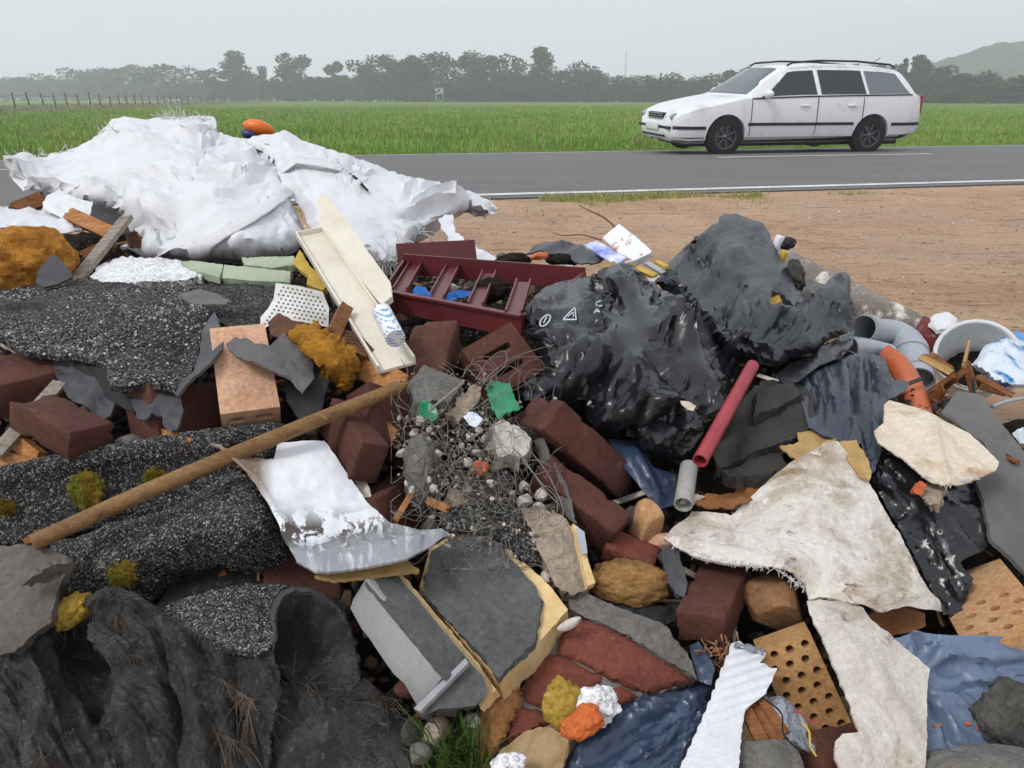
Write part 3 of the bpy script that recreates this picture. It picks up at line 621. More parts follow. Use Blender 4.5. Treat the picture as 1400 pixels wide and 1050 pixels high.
def ragged(outline, step, jag, freq, seed, rnd=0):
    """densify an outline and tear its edge"""
    A = np.asarray(outline, float)
    for k in range(rnd):                                   # Chaikin rounding
        B = np.roll(A, -1, 0); A = np.stack([A * .75 + B * .25, A * .25 + B * .75], 1).reshape(-1, 2)
    out = []
    for a, b in zip(A, np.roll(A, -1, 0)):
        n = max(1, int(np.linalg.norm(b - a) / step)); out.append(a + (b - a) * (np.arange(n) / n)[:, None])
    P = np.concatenate(out)
    if jag:
        T = np.roll(P, -1, 0) - np.roll(P, 1, 0); T /= np.linalg.norm(T, axis=1)[:, None] + 1e-9; N = np.stack([T[:, 1], -T[:, 0]], 1)
        P = P + N * (jag * fbm(np.c_[P * freq, np.full(len(P), seed * 3.1)], 3, .6))[:, None]
    return P
def buckle(X, Q, Fm, pin, seed, grow=.08, dirs=(), pleat=(), iters=120, bend=.05, hold=.004, patchy=.6):
    """film with more area than its outline: it buckles into folds (position based, edges keep their grown length)"""
    E = np.vstack([Fm[:, [0, 1]], Fm[:, [1, 2]], Fm[:, [2, 0]]]); E = np.unique(np.sort(E, 1), axis=0); i, j = E[:, 0], E[:, 1]; n = len(X); X0 = X.copy()
    mid = (Q[i] + Q[j]) / 2; dv = Q[j] - Q[i]; ang = np.arctan2(dv[:, 1], dv[:, 0]); L = np.linalg.norm(X[j] - X[i], axis=1)
    amt = grow * (1 - patchy + 2 * patchy * sstep(-.35, .45, fbm(np.c_[mid / 60, np.full(len(mid), seed * 1.3)], 2))); g = np.full(len(E), .35 if not len(dirs) else .08)
    for a in dirs: g = np.maximum(g, np.sin(ang - math.radians(a)) ** 2)                      # folds run along a, so the film grows across it
    for cx, cy, rm in pleat:
        th = np.arctan2(mid[:, 1] - cy, mid[:, 0] - cx); w = np.clip(1.25 - np.hypot(mid[:, 0] - cx, mid[:, 1] - cy) / rm, 0, 1); g = g * (1 - w) + w * 1.25 * np.sin(ang - th) ** 2
    L0 = L * (1 + amt * g); val = np.bincount(i, minlength=n) + np.bincount(j, minlength=n); r_ = np.random.default_rng(seed); X = X + r_.normal(size=X.shape) * .0012; X[pin] = X0[pin]
    for it in range(iters):
        d = X[j] - X[i]; l = np.linalg.norm(d, axis=1) + 1e-9; c = d * (.5 * (1 - L0 / l))[:, None]; A = np.empty_like(X); S = np.empty_like(X)
        for k in range(3):
            A[:, k] = np.bincount(i, c[:, k], n) - np.bincount(j, c[:, k], n); S[:, k] = np.bincount(i, X[j, k], n) + np.bincount(j, X[i, k], n)
        b = bend + .42 * max(0, 1 - it / (iters * .85))
        X = X + 1.7 * A / val[:, None] * 1.6 + b * (S / val[:, None] - X) + hold * (X0 - X); X[pin] = X0[pin]
    return X
def crease(X, Q, Fm, pin, seed, px, B, grow=.1, levels=((3.6, 1.6), (1.9, 1.0), (1, .40)), **k):
    """large folds first, then smaller ones on them"""
    E = np.vstack([Fm[:, [0, 1]], Fm[:, [1, 2]], Fm[:, [2, 0]]]); E = np.unique(np.sort(E, 1), axis=0); n = len(X); val = np.bincount(E[:, 0], minlength=n) + np.bincount(E[:, 1], minlength=n)
    for sp, gr in levels:
        if sp <= 1: X = buckle(X, Q, Fm, pin, seed, grow=grow * gr, **k); continue
        cell = px * sp; row = np.floor(Q[:, 1] / (cell * .87)); col = np.floor(Q[:, 0] / cell + .5 * (row % 2)); cen = np.stack([(col + .5 - .5 * (row % 2)) * cell, (row + .5) * cell * .87], 1); sc_ = np.hypot(*(Q - cen).T) - 1e3 * pin; best = {}
        for v in np.argsort(sc_): best.setdefault((row[v], col[v]), v)
        pick = np.array(sorted(best.values())); q = Q[pick]
        if len(pick) < 12: continue
        co, ed, fa, *_ = delaunay_2d_cdt([Vector(p) for p in q], [], [], 0, 1e-4); fa = np.array([list(f) for f in fa]); fa = fa[inside_poly(q[fa].mean(1), B)]
        if len(fa) < 6: continue
        Y = buckle(X[pick], q, fa, pin[pick], seed, grow=grow * gr, **k); D = Y - X[pick]; d2 = ((Q[:, None] - q[None]) ** 2).sum(2); idx = np.argpartition(d2, 6, axis=1)[:, :6]; w = 1 / (np.take_along_axis(d2, idx, 1) + (cell * .15) ** 2) ** 1.5; w /= w.sum(1)[:, None]
        U = (D[idx] * w[..., None]).sum(1)
        for it in range(int(1.6 * sp)):
            S = np.stack([np.bincount(E[:, 0], U[E[:, 1], c], n) + np.bincount(E[:, 1], U[E[:, 0], c], n) for c in range(3)], 1) / val[:, None]; U = .5 * U + .5 * S; U[pin] = 0
        X = X + U
    return X
def patch(name, outline, ctrl, mat, parent=None, px=6, thick=.003, jag=1.0, jfreq=.08, folds=(), noise=(), streak=(), gather=(), ribs=(), edge=None, seed=0, rnd=0, back=None, label=None, cat=None, holes=(), flat=False, keep=None, group=None, clamp=True, kind=None, cloth=None):
    """a sheet or skin built from the shape of its outline: its depth comes from control points, its relief from folds, creases and noise, and it has a real back"""
    B = ragged(outline, px * .8, jag, jfreq, seed, rnd); x0, y0 = B.min(0); x1, y1 = B.max(0)
    gx, gy = np.meshgrid(np.arange(x0, x1, px), np.arange(y0, y1, px * .87)); gx = gx + (np.arange(gx.shape[0]) % 2)[:, None] * px / 2
    r_ = np.random.default_rng(seed + 100); G = np.stack([gx.ravel(), gy.ravel()], 1) + r_.uniform(-.15, .15, (gx.size, 2)) * px
    G = G[inside_poly(G, B)]; G = G[seg_dist(G, B) > px * .55] if len(G) else G
    pts = [Vector(p) for p in B]; faces = [list(range(len(B)))]; edges = []; HB = []
    for h in holes:
        hb = ragged(h, px * .8, jag, jfreq * 1.5, seed + 5); HB.append(hb); s = len(pts); pts += [Vector(p) for p in hb]; edges += [(s + i, s + (i + 1) % len(hb)) for i in range(len(hb))]
        if len(G): G = G[~inside_poly(G, hb)]; G = G[seg_dist(G, hb) > px * .5]
    co, ed, fa, *_ = delaunay_2d_cdt(pts + [Vector(p) for p in G], edges, faces, 1, 1e-4)
    Q = np.array([c[:] for c in co]); fa = [list(f) for f in fa]
    for hb in HB: cen = np.array([Q[f].mean(0) for f in fa]); ins = inside_poly(cen, hb); fa = [f for f, q in zip(fa, ins) if not q]
    Fm = np.array(fa); a = Q[Fm]; sg = (a[:, 1, 0] - a[:, 0, 0]) * (a[:, 2, 1] - a[:, 0, 1]) - (a[:, 1, 1] - a[:, 0, 1]) * (a[:, 2, 0] - a[:, 0, 0]); Fm[sg > 0] = Fm[sg > 0][:, ::-1]      # faces look at the viewer's side
    D = tps(ctrl)(Q); ed_ = seg_dist(Q, B)
    if edge:
        R, drop = edge; t = 1 - np.clip(ed_ / R, 0, 1); D = D + drop * (1 - np.sqrt(np.clip(1 - t * t, 0, 1)))
    P = unproj(Q[:, 0], Q[:, 1], D); sc = D / FOC
    def nrm(P):
        t = P[Fm]; n = np.cross(t[:, 1] - t[:, 0], t[:, 2] - t[:, 0]); N = np.zeros_like(P)
        for k in range(3): np.add.at(N, Fm[:, k], n)
        return N / (np.linalg.norm(N, axis=1)[:, None] + 1e-12)
    N = nrm(P); h = np.zeros(len(P))
    for amp, freq, kind_ in noise:
        p3 = P * freq + seed * 7.7
        h += amp * crumple(P, freq, seed) if kind_ == 'c' else amp * (ridged(p3 + .5 * fbm(p3 * .7, 2)[:, None], 3) if kind_ == 'r' else -ridged(p3 + .5 * fbm(p3 * .7, 2)[:, None], 3) if kind_ == 'v' else fbm(p3, 4))
    for ang, amp, wl_, st in streak:
        c, s = math.cos(math.radians(ang)), math.sin(math.radians(ang)); al = Q[:, 0] * c + Q[:, 1] * s; ac = -Q[:, 0] * s + Q[:, 1] * c
        warp = fbm(np.c_[Q / (wl_ * 6), np.full(len(Q), seed * 1.0)], 2) * wl_ * 1.2; h += amp * film(np.c_[(ac + warp) / wl_, al / (wl_ * st), np.full(len(Q), seed * 2.3 + ang)])
    for ang, amp, wl_ in ribs: h += amp * np.sin((Q[:, 0] * math.cos(math.radians(ang)) + Q[:, 1] * math.sin(math.radians(ang))) * 2 * math.pi / wl_)
    for cx, cy, amp, k, rm in gather:
        r = np.hypot(Q[:, 0] - cx, Q[:, 1] - cy); th = np.arctan2(Q[:, 1] - cy, Q[:, 0] - cx); h += amp * film(np.c_[np.cos(th) * k, np.sin(th) * k, r / rm * .9 + seed]) * np.clip(1 - r / rm, 0, 1) ** .7 * sstep(0, rm * .15, r)
    for pts_, amp, w in folds: h += amp * np.exp(-(seg_dist(Q, pts_, False) / w) ** 1.25)
    Nb = N; Pbase = P + N * np.minimum(h, 0).min() * .6; P = P + N * h[:, None]
    if cloth: P = crease(P, Q, Fm, ed_ < .01, seed, px, B, **cloth)
    if clamp:
        O = np.array([0, 0, HCAM])
        for k in range(40):
            low = P[:, 2] < mound(P[:, 0], P[:, 1]) + .003
            if not low.any(): break
            P[low] = O + (P[low] - O) * .992
    N = nrm(P); n = len(P)
    th = thick if back is None else thick + (back - thick) * sstep(0, edge[0] if edge else 30, ed_)
    Pb = (Pbase - Nb * th[:, None]) if back is not None else P - N * th
    if back is not None: bd = ed_ < .01; Pb[bd] = P[bd] - Nb[bd] * thick
    V = np.vstack([P, Pb]); F = Fm.tolist() + (Fm[:, ::-1] + n).tolist(); es = {}
    for f in Fm.tolist():
        for i in range(3): es[(f[i], f[(i + 1) % 3])] = 1
    F += [[b, a, a + n, b + n] for (a, b) in es if (b, a) not in es]
    uv = (Q - [x0, y0]) / max(x1 - x0, y1 - y0); o = obj(name, V, F, mat, parent, smooth=not flat, uv=np.vstack([uv, uv]))
    if not flat: o.data.set_sharp_from_angle(angle=math.radians(60))
    tag(o, label, cat, group, kind); SURF[o.name] = (Q, P, N, Fm); return o
SURF = {}
def on_surface(o, pts, lift=.0015):
    Q, P, N, _ = SURF[o.name]; out = []
    for p in pts:
        d = np.hypot(Q[:, 0] - p[0], Q[:, 1] - p[1]); i = np.argsort(d)[:4]; w = 1 / (d[i] + .3); w /= w.sum(); dep = (proj(P[i])[2] * w).sum(); n = norm((N[i] * w[:, None]).sum(0)); out.append((unproj(p[0], p[1], np.array(dep)) + n * lift, n))
    return out
def ribbon_on(o, name, pts, width_px, mat, lift=.002, thick=.0012, n=40, closed=False):
    """a flat band or print stroke lying on a surface, following its relief"""
    A = np.asarray(pts, float); A = np.vstack([A, A[:1]]) if closed else A
    L = np.concatenate([[0], np.cumsum(np.linalg.norm(np.diff(A, axis=0), axis=1))]); t = np.linspace(0, L[-1], n); C = np.stack([np.interp(t, L, A[:, 0]), np.interp(t, L, A[:, 1])], 1)
    T = np.gradient(C, axis=0); T /= np.linalg.norm(T, axis=1)[:, None] + 1e-9; S = np.stack([-T[:, 1], T[:, 0]], 1) * width_px / 2; cols = [-1, -.5, 0, .5, 1]; rows = [on_surface(o, C + S * c, lift) for c in cols]
    V = []; k = len(cols)
    for i in range(n):
        V += [rows[c][i][0] for c in range(k)] + [rows[c][i][0] - rows[c][i][1] * thick for c in range(k)]
    F = []; q = 2 * k
    for i in range(n - 1):
        for c in range(k - 1): F += [[i * q + c, i * q + c + 1, (i + 1) * q + c + 1, (i + 1) * q + c], [i * q + k + c + 1, i * q + k + c, (i + 1) * q + k + c, (i + 1) * q + k + c + 1]]
        F += [[i * q, (i + 1) * q, (i + 1) * q + k, i * q + k], [i * q + k - 1, i * q + 2 * k - 1, (i + 1) * q + 2 * k - 1, (i + 1) * q + k - 1]]
    return obj(name, V, F, mat, o)
def grit_on(o, name, n, size, cols, label=None, mask=None, emb=.2, seed=1, region=None):
    """loose chips pressed into a surface, joined: too small to pick apart singly"""
    Q, P, N, Fm = SURF[o.name]; r_ = np.random.default_rng(seed); t = P[Fm]; ar = np.linalg.norm(np.cross(t[:, 1] - t[:, 0], t[:, 2] - t[:, 0]), axis=1)
    if mask is not None: cen = t.mean(1); ar = ar * np.clip(mask(cen, Q[Fm].mean(1)), 0, None)
    f = r_.choice(len(Fm), n, p=ar / ar.sum()); b = r_.dirichlet((1, 1, 1), n); pos = (P[Fm[f]] * b[..., None]).sum(1); nn = N[Fm[f]].mean(1)
    s = size[0] + (size[1] - size[0]) * r_.uniform(0, 1, n) ** 2; V0 = np.array([[1, 0, -.6], [-.5, .87, -.6], [-.5, -.87, -.6], [.15, .1, .9], [-.6, .2, .5]]); F0 = np.array([[0, 1, 3], [1, 4, 3], [1, 2, 4], [2, 3, 4], [2, 0, 3], [0, 2, 1]])
    Rm = np.linalg.qr(r_.normal(size=(n, 3, 3)))[0]; V = np.einsum('nij,kj->nki', Rm, V0) * (s * r_.uniform(.7, 1.2, n))[:, None, None] + (pos + nn * (s * emb)[:, None])[:, None]
    C = np.array([rgb(c)[:3] for c in cols])[r_.integers(0, len(cols), n)] * r_.uniform(.6, 1.2, (n, 1))
    g = obj(name, V.reshape(-1, 3), (F0[None] + (np.arange(n) * 5)[:, None, None]).reshape(-1, 3), M_STONE_MIX, o, smooth=False, colors=np.repeat(np.c_[C, np.ones(n)], 5, 0)); return tag(g, label, kind='stuff')
# ---- pose of a block from the corners the photograph shows
def rodr(w):
    t = np.linalg.norm(w); 
    if t < 1e-9: return np.eye(3)
    k = w / t; K = np.array([[0, -k[2], k[1]], [k[2], 0, -k[0]], [-k[1], k[0], 0]]); return np.eye(3) + math.sin(t) * K + (1 - math.cos(t)) * K @ K
def pose(dims, corners, depth):
    """corners: {(sx,sy,sz): (px,py)}; returns R, t in the world with R's columns the block's axes"""
    ks = list(corners); S = np.array(ks, float) * np.array(dims) / 2; pix = np.array([corners[k] for k in ks], float); c0 = pix.mean(0); best = None; allc = np.array([(a, b, c) for a in (-1, 1) for b in (-1, 1) for c in (-1, 1)], float); lab = {tuple(k) for k in ks}
    z0 = depth_at(c0[0], c0[1], depth)
    def cam_pts(w, t, M): return (S * M) @ rodr(w).T + t
    r_ = np.random.default_rng(5)
    for M in (np.array([1, 1, 1.0]), np.array([1, 1, -1.0])):
        for trial in range(14):
            w = r_.normal(size=3) * 1.5; t = np.array([(c0[0] - 700) / FOC * z0, (c0[1] - 525) / FOC * z0, z0]); lam = 1e-2
            def res(x):
                p = cam_pts(x[:3], x[3:], M); q = p[:, :2] / np.maximum(p[:, 2:], .1) * FOC + [700, 525]; return np.concatenate([(q - pix).ravel(), [(x[5] - z0) * 3]])
            x = np.concatenate([w, t]); r = res(x); e = r @ r
            for it in range(45):
                J = np.stack([(res(x + np.eye(6)[k] * 1e-5) - r) / 1e-5 for k in range(6)], 1); A = J.T @ J; dx = np.linalg.solve(A + lam * np.diag(np.diag(A) + 1e-9), -J.T @ r); r2 = res(x + dx); e2 = r2 @ r2
                if e2 < e:
                    x, r, lam = x + dx, r2, lam * .4
                    if e - e2 < 1e-4 * e: e = e2; break
                    e = e2
                else: lam *= 4
            R = rodr(x[:3]); pz = (allc * np.array(dims) / 2 * M) @ R.T + x[3:]; isl = np.array([tuple(int(v) for v in c) in lab for c in allc])
            pen = 0
            if (~isl).any() and isl.any():
                dz = pz[~isl, 2].mean() - pz[isl, 2].mean(); pen = 3000 if dz < 0 else 0
            if best is None or e + pen < best[0]: best = (e + pen, R * M[None, :], x[3:], e)
    e, Rc, tc, raw = best; C = np.stack([[1, 0, 0], [0, -SP, -CP], [0, CP, -SP]], 1).astype(float)      # camera axes (right, down, forward) in the world
    k = float(np.clip(z0 / tc[2], .55, 1.6)); return C @ Rc, np.array([0, 0, HCAM]) + C @ tc * k, k
def block(name, dims, corners, depth, mat, label=None, cat=None, parent=None, n=(9, 6, 5), r=.004, rough=.0015, chip=.0, seed=0, group=None, VF=None):
    R, t, k = pose(dims, corners, depth); V, F = VF if VF else box(dims, n, r, rough, 40, seed, chip); V = np.asarray(V) * k
    if np.linalg.det(R) < 0: F = [f[::-1] for f in F]
    o = obj(name, np.asarray(V) @ R.T + t, F, mat, parent, smooth=True); o.data.set_sharp_from_angle(angle=math.radians(50)); tag(o, label, cat, group); o_pose[o.name] = (R, t, np.array(dims) * k / 2); return o
o_pose = {}
def lump(name, px, py, depth, size, rot, mat, label=None, cat=None, parent=None, sub=4, seed=0, amp=.18, freq=1.6, cuts=0, ridge=0.0, group=None, flat=False):
    """rock or foam clump: size in metres (across, up, towards) in the picture's directions"""
    V, F = rock(size, sub, seed, amp, freq, cuts, ridge); A = np.stack([[1, 0, 0], [0, SP, CP], [0, -CP, SP]], 1); c, s = math.cos(rot), math.sin(rot); R = A @ np.array([[c, -s, 0], [s, c, 0], [0, 0, 1]])
    o = obj(name, V @ R.T + at(px, py, depth), F, mat, parent, smooth=not flat); return tag(o, label, cat, group)
def plank(name, p0, p1, w, t, face, mat, label=None, cat=None, parent=None, seed=0, splinter=.0, n=26, cup=0.0, taper=(1, 1)):
    """a board from p0 to p1 (world), wide side facing `face`; splintered ends"""
    p0, p1 = np.array(p0), np.array(p1); ax = norm(p1 - p0); z = norm(np.asarray(face) - ax * (np.asarray(face) @ ax)); s = np.cross(z, ax); L = np.linalg.norm(p1 - p0); cols = 9; V = []; r_ = np.random.default_rng(seed)
    e0 = splinter * .5 * np.clip(r_.normal(0, .6, cols), -1.2, .5) * min(L, w * 2.2); e1 = splinter * .5 * np.clip(r_.normal(0, .6, cols), -.5, 1.2) * min(L, w * 2.2)
    for top_ in (1, -1):
        for i in range(n + 1):
            for j in range(cols):
                f = i / n; u = -1 + 2 * j / (cols - 1); a = e0[j] * (1 - f) ** 3 + f * L + e1[j] * f ** 3; ww = w / 2 * (taper[0] * (1 - f) + taper[1] * f); q = p0 + ax * a + s * u * ww + z * (top_ * t / 2 + cup * u * u); V.append(q)
    V = np.array(V); k = (n + 1) * cols; d = fbm(np.c_[(V - p0) @ ax * 4, (V - p0) @ s * 90, (V - p0) @ z * 60 + seed], 3) * t * .10; V = V + z * d[:, None]
    F = []; I = np.arange(k).reshape(n + 1, cols)
    for i in range(n):
        for j in range(cols - 1): F += [[I[i, j], I[i, j + 1], I[i + 1, j + 1], I[i + 1, j]][::-1], [k + I[i, j], k + I[i, j + 1], k + I[i + 1, j + 1], k + I[i + 1, j]]]
        F += [[I[i, 0], I[i + 1, 0], k + I[i + 1, 0], k + I[i, 0]][::-1], [I[i, cols - 1], I[i + 1, cols - 1], k + I[i + 1, cols - 1], k + I[i, cols - 1]]]
    for j in range(cols - 1): F += [[I[0, j], I[0, j + 1], k + I[0, j + 1], k + I[0, j]], [I[n, j], I[n, j + 1], k + I[n, j + 1], k + I[n, j]][::-1]]
    o = obj(name, V, [list(map(int, f)) for f in F], mat, parent, smooth=True); o.data.set_sharp_from_angle(angle=math.radians(40)); return tag(o, label, cat)
def corner_depth(o, c, near=.0): R, t, h = o_pose[o.name]; return float(proj((np.array(c) * h) @ R.T + t)[2]) - near
TOCAM = np.array([0, -CP, SP])

def fringe(o, pts, n, length, mat, name='frayed_threads', down=.3, r=.0007, seed=0, spread=1.0):
    """loose threads along an edge of a torn sheet"""
    r_ = np.random.default_rng(seed); A = np.asarray(pts, float); L = np.concatenate([[0], np.cumsum(np.linalg.norm(np.diff(A, axis=0), axis=1))]); mb = MB()
    for q in range(n):
        t = r_.uniform(0, L[-1]); c = np.array([np.interp(t, L, A[:, 0]), np.interp(t, L, A[:, 1])]); p, nn = on_surface(o, [c], .001)[0]
        d = norm(r_.normal(size=3) * spread + np.array([0, -.2, .25 - down])); l = length * r_.uniform(.3, 1); k = norm(r_.normal(size=3)) * l * .4
        mb.add(*tube(spline([p - d * .004, p + d * l * .5 + k * .5, p + d * l + k - [0, 0, down * l * .4]], 6), r, 4))
    f = mb.build(name, mat, o); return tag(f, kind='stuff')
def blk(name, px, py, v, dims, rx, ry, rz, mat, label=None, cat=None, parent=None, r=.004, rough=.0015, seed=0, chip=0., n=(9, 6, 5), VF=None):
    V, F = VF if VF else box(dims, n, r, rough, 40, seed, chip); o = obj(name, np.asarray(V) @ rotm(*[math.radians(a) for a in (rx, ry, rz)]).T + at(px, py, v), F, mat, parent); o.data.set_sharp_from_angle(angle=math.radians(50)); return tag(o, label, cat)
def group_of(name, px, py, v, label, cat): return empty(name, at(px, py, v), label, cat)
def rod(name, pts, r, mat, label=None, cat=None, parent=None, n=12, m=20, hollow=None, group=None):
    P = [at(*p) for p in pts]; P = spline(P, m) if len(P) > 2 else np.linspace(P[0], P[1], m); rr = r if np.isscalar(r) else np.interp(np.linspace(0, 1, m), np.linspace(0, 1, len(r)), r)
    o = obj(name, *tube(P, rr, n, hollow=hollow), mat, parent); o.data.set_sharp_from_angle(angle=math.radians(50)); return tag(o, label, cat, group)
# ------------------------------------------------------------------ materials of the rubbish
GRAIN = .38
def plain(name, col, rough=.7, var=None, vs=8, bump=None, metal=0, spec=.4, dirt=None, grain=None):
    m = Mat(name, rgb(col), rough, metal, spec)
    if var: m.mix(rgb(var), m.noise(vs, 5, .65, .2, .38, .66))
    if dirt: m.mix(rgb(dirt[0]), m.noise(dirt[1], 6, .7, .4, dirt[2], dirt[2] + .16))
    if bump: m.bump(m.noise(bump[0], 5, .65), bump[1])
    return m.done((.38 if bump and bump[1] >= .006 and not metal else .12) if grain is None else grain)
m = Mat('woven_white_sack', rgb('#d6d7da'), .5, spec=.35); m.mix(rgb('#c2c3c4'), m.noise(4, 6, .7, .5, .48, .72)).mix(rgb('#9d9a95'), m.noise(8, 7, .75, .6, .64, .84)).mix(rgb('#6b675f'), m.noise(30, 4, .7, 0, .70, .8))
m.bump(m.noise(14, 4, .5, .4), .004).bump(m.noise(60, 4, .6, 0), .001); M_SACK = m.done(.0)
m = Mat('white_webbing', rgb('#d0d1d3'), .6); m.mix(rgb('#aeaca8'), m.noise(14, 5, .7, 0, .55, .8)); M_STRAP = m.done(.1)
def bagmat(name, col, rough=.32, var=None, drops=True, wr=.006):
    m = Mat(name, rgb(col), rough, spec=.55)
    if var: m.mix(rgb(var), m.noise(4, 5, .6, .3, .4, .7))
    m.roughn(m.noise(12, 4, .6), max(.12, rough - .14), rough + .16)
    m.bump(m.noise(16, 2, .4, 1.5), wr * .4)
    if drops: m.bump(m.math('MULTIPLY', m.voro(150, .26, .12), m.noise(5, 3, .5, 0, .52, .62)), .0007)
    return m.done(0)
M_BAG = bagmat('black_bin_bag', '#15171b', .24); M_BAG2 = bagmat('black_refuse_film', '#1c2026', .34); M_BLUEBAG = bagmat('dark_blue_bag', '#2c3b52', .33, '#3c4c63'); M_TARP = bagmat('blue_grey_tarp', '#64748c', .4, '#52627a', True, .004); M_BAGSTRIP = bagmat('slate_film', '#2f3642', .36)
def feltmat(name, bare, cols, density=(.3, .6)):
    m = Mat(name, rgb(bare), .85, spec=.3); g = m.voro(330, 0, 1, 'F1', 'Color'); sep = m.N.new('ShaderNodeSeparateColor'); m.L.new(g, sep.inputs[0])
    m.mix(rgb(cols[0]), m.rng(sep.outputs[0], .45, .5)).mix(rgb(cols[1]), m.rng(sep.outputs[1], .66, .7)).mix(rgb(cols[2]), m.rng(sep.outputs[2], .86, .88))
    m.mix(rgb(bare), m.noise(7, 6, .7, .4, density[0] + .22, density[0] + .36)); m.bump(m.voro(330, .5, 0), .0022).bump(m.noise(30, 5, .7), .006); return m.done()
M_FELT = feltmat('gravelled_roofing_felt', '#1b1b1c', ('#2c2c2d', '#4d4c4b', '#8a8884')); M_FELT2 = feltmat('mineral_roofing_felt', '#1d1d1d', ('#2a2a2a', '#4a4948', '#85837f'), (.32, .6))
M_BITUM = plain('bitumen_felt', '#3e3e41', .75, '#555558', 9, (40, .004), dirt=('#77746f', 16, .62)); M_BITUM_DK = plain('black_bitumen', '#1c1c1d', .7, '#2f2f30', 12, (50, .005)); M_BITUM_LT = plain('grey_bitumen', '#5b5a5a', .8, '#6d6b69', 7, (40, .003), dirt=('#3d3b3a', 10, .58))
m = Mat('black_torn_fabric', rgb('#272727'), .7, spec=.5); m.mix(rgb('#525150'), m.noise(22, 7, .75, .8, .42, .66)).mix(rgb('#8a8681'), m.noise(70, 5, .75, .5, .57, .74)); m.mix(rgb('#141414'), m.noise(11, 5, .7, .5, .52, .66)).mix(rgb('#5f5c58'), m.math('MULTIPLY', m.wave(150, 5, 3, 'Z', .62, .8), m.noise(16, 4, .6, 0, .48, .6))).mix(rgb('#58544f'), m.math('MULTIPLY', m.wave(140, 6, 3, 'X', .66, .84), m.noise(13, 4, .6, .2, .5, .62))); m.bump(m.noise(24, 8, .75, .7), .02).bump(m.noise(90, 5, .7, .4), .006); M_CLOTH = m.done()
def brickmat(name, col, var, dust, b=.002):
    m = Mat(name, rgb(col), .85, spec=.3); m.mix(rgb(var), m.noise(9, 6, .7, 0, .4, .64)).mix(rgb(dust), m.noise(45, 6, .75, 0, .6, .78)).mix(rgb(dust), m.noise(6, 6, .7, .6, .64, .86)).mix(rgb('#1d1512'), m.noise(120, 3, .6, 0, .68, .76)); m.bump(m.noise(70, 6, .7), b).bump(m.noise(14, 4, .6), b * 2); return m.done()
M_MAR = brickmat('maroon_clinker', '#5c382f', '#482a22', '#82695c'); M_PEACH = brickmat('peach_brick', '#d2a88a', '#b98e70', '#94877b'); M_YBRICK = brickmat('yellow_brick', '#b98f5e', '#9d7344', '#cdb391', .003); M_RBRICK = brickmat('red_brick', '#80483a', '#633428', '#a08c7d', .005); M_TBRICK = brickmat('tan_brick', '#b98b60', '#cba27a', '#8c735c', .003)
M_MORTAR = plain('grey_mortar', '#85827c', .95, '#6e6b66', 12, (60, .01), dirt=('#a5a29b', 20, .6)); M_CONC = plain('concrete', '#77746f', .95, '#5e5b56', 14, (50, .012), dirt=('#95918a', 25, .6)); M_CONC_DK = plain('dark_concrete', '#45433f', .95, '#5c5a55', 18, (40, .015))
M_PLAST = plain('white_plaster', '#d3ccc2', .9, '#b3aba0', 18, (60, .006), dirt=('#7d756a', 14, .6)); M_CREAMPL = plain('cream_plaster', '#b3a38f', .95, '#8f8273', 16, (45, .015)); M_GMORT = plain('adhesive_mortar', '#616261', .9, '#4f504f', 10, (50, .006), dirt=('#a9a8a3', 15, .64)); M_RENDER = plain('light_render', '#9c9d9f', .85, '#8b8c8e', 7, (90, .001), dirt=('#5e5d5b', 40, .7)); M_XPS = plain('cream_insulation', '#e0c692', .9, '#cfae77', 20, (60, .004))
def foammat(name, a, b, c): 
    m = Mat(name, rgb(a), .9, spec=.2); m.mix(rgb(b), m.noise(14, 6, .7, .6, .4, .65)).mix(rgb(c), m.noise(30, 5, .7, .3, .58, .76)); m.bump(m.noise(24, 7, .7, .8), .02); return m.done()
M_OFOAM = foammat('orange_foam', '#c68a38', '#9c6224', '#5f3a1b'); M_AFOAM = foammat('amber_foam', '#c08628', '#8f5f1e', '#4d3315'); M_YFOAM = foammat('yellow_sponge', '#c9a94a', '#b08f3a', '#ddc787'); M_TANROCK = foammat('porous_tan_rock', '#ab8250', '#8f6838', '#c7a678'); M_PINS = foammat('peach_wool', '#c8925f', '#b3774a', '#ddb48a')
def woodmat(name, a, b, c, sc=(3, 60, 60)):
    m = Mat(name, rgb(a), .75, spec=.3); m.mix(rgb(b), m.noise(sc, 5, .65, .3, .38, .64)).mix(rgb(c), m.noise((sc[0] * 2, sc[1] * 2, sc[2] * 2), 4, .7, 0, .58, .74)).mix(rgb(c), m.noise(9, 5, .7, 0, .6, .8)); m.bump(m.noise((sc[0] * 1.5, sc[1] * 1.7, sc[2] * 1.7), 4, .7), .003); return m.done()
M_WOOD = woodmat('split_pine', '#b98552', '#9a6236', '#6e4526'); M_GWOOD = woodmat('weathered_wood', '#9c9285', '#7f7467', '#5c5145'); M_STICK = woodmat('worn_handle', '#8d6c45', '#6f5233', '#b0946c', (6, 40, 40)); M_RWOOD = woodmat('brown_veneer', '#8a5a34', '#6a3e22', '#b08154')
M_CREAM = plain('cream_lacquer', '#dfd9c9', .4, '#cfc7b3', 5, (30, .0006), dirt=('#8d8371', 16, .66)); M_GREEN = plain('pale_green_paint', '#a9b39b', .7, '#93a087', 9, (40, .003), dirt=('#6d7363', 14, .6))
m = Mat('bead_foam', rgb('#e8e9ea'), .8); m.mix(rgb('#b7b7b4'), m.noise(12, 5, .7, 0, .5, .75)).bump(m.voro(110, .6, 0), .006); M_EPS = m.done(.08)
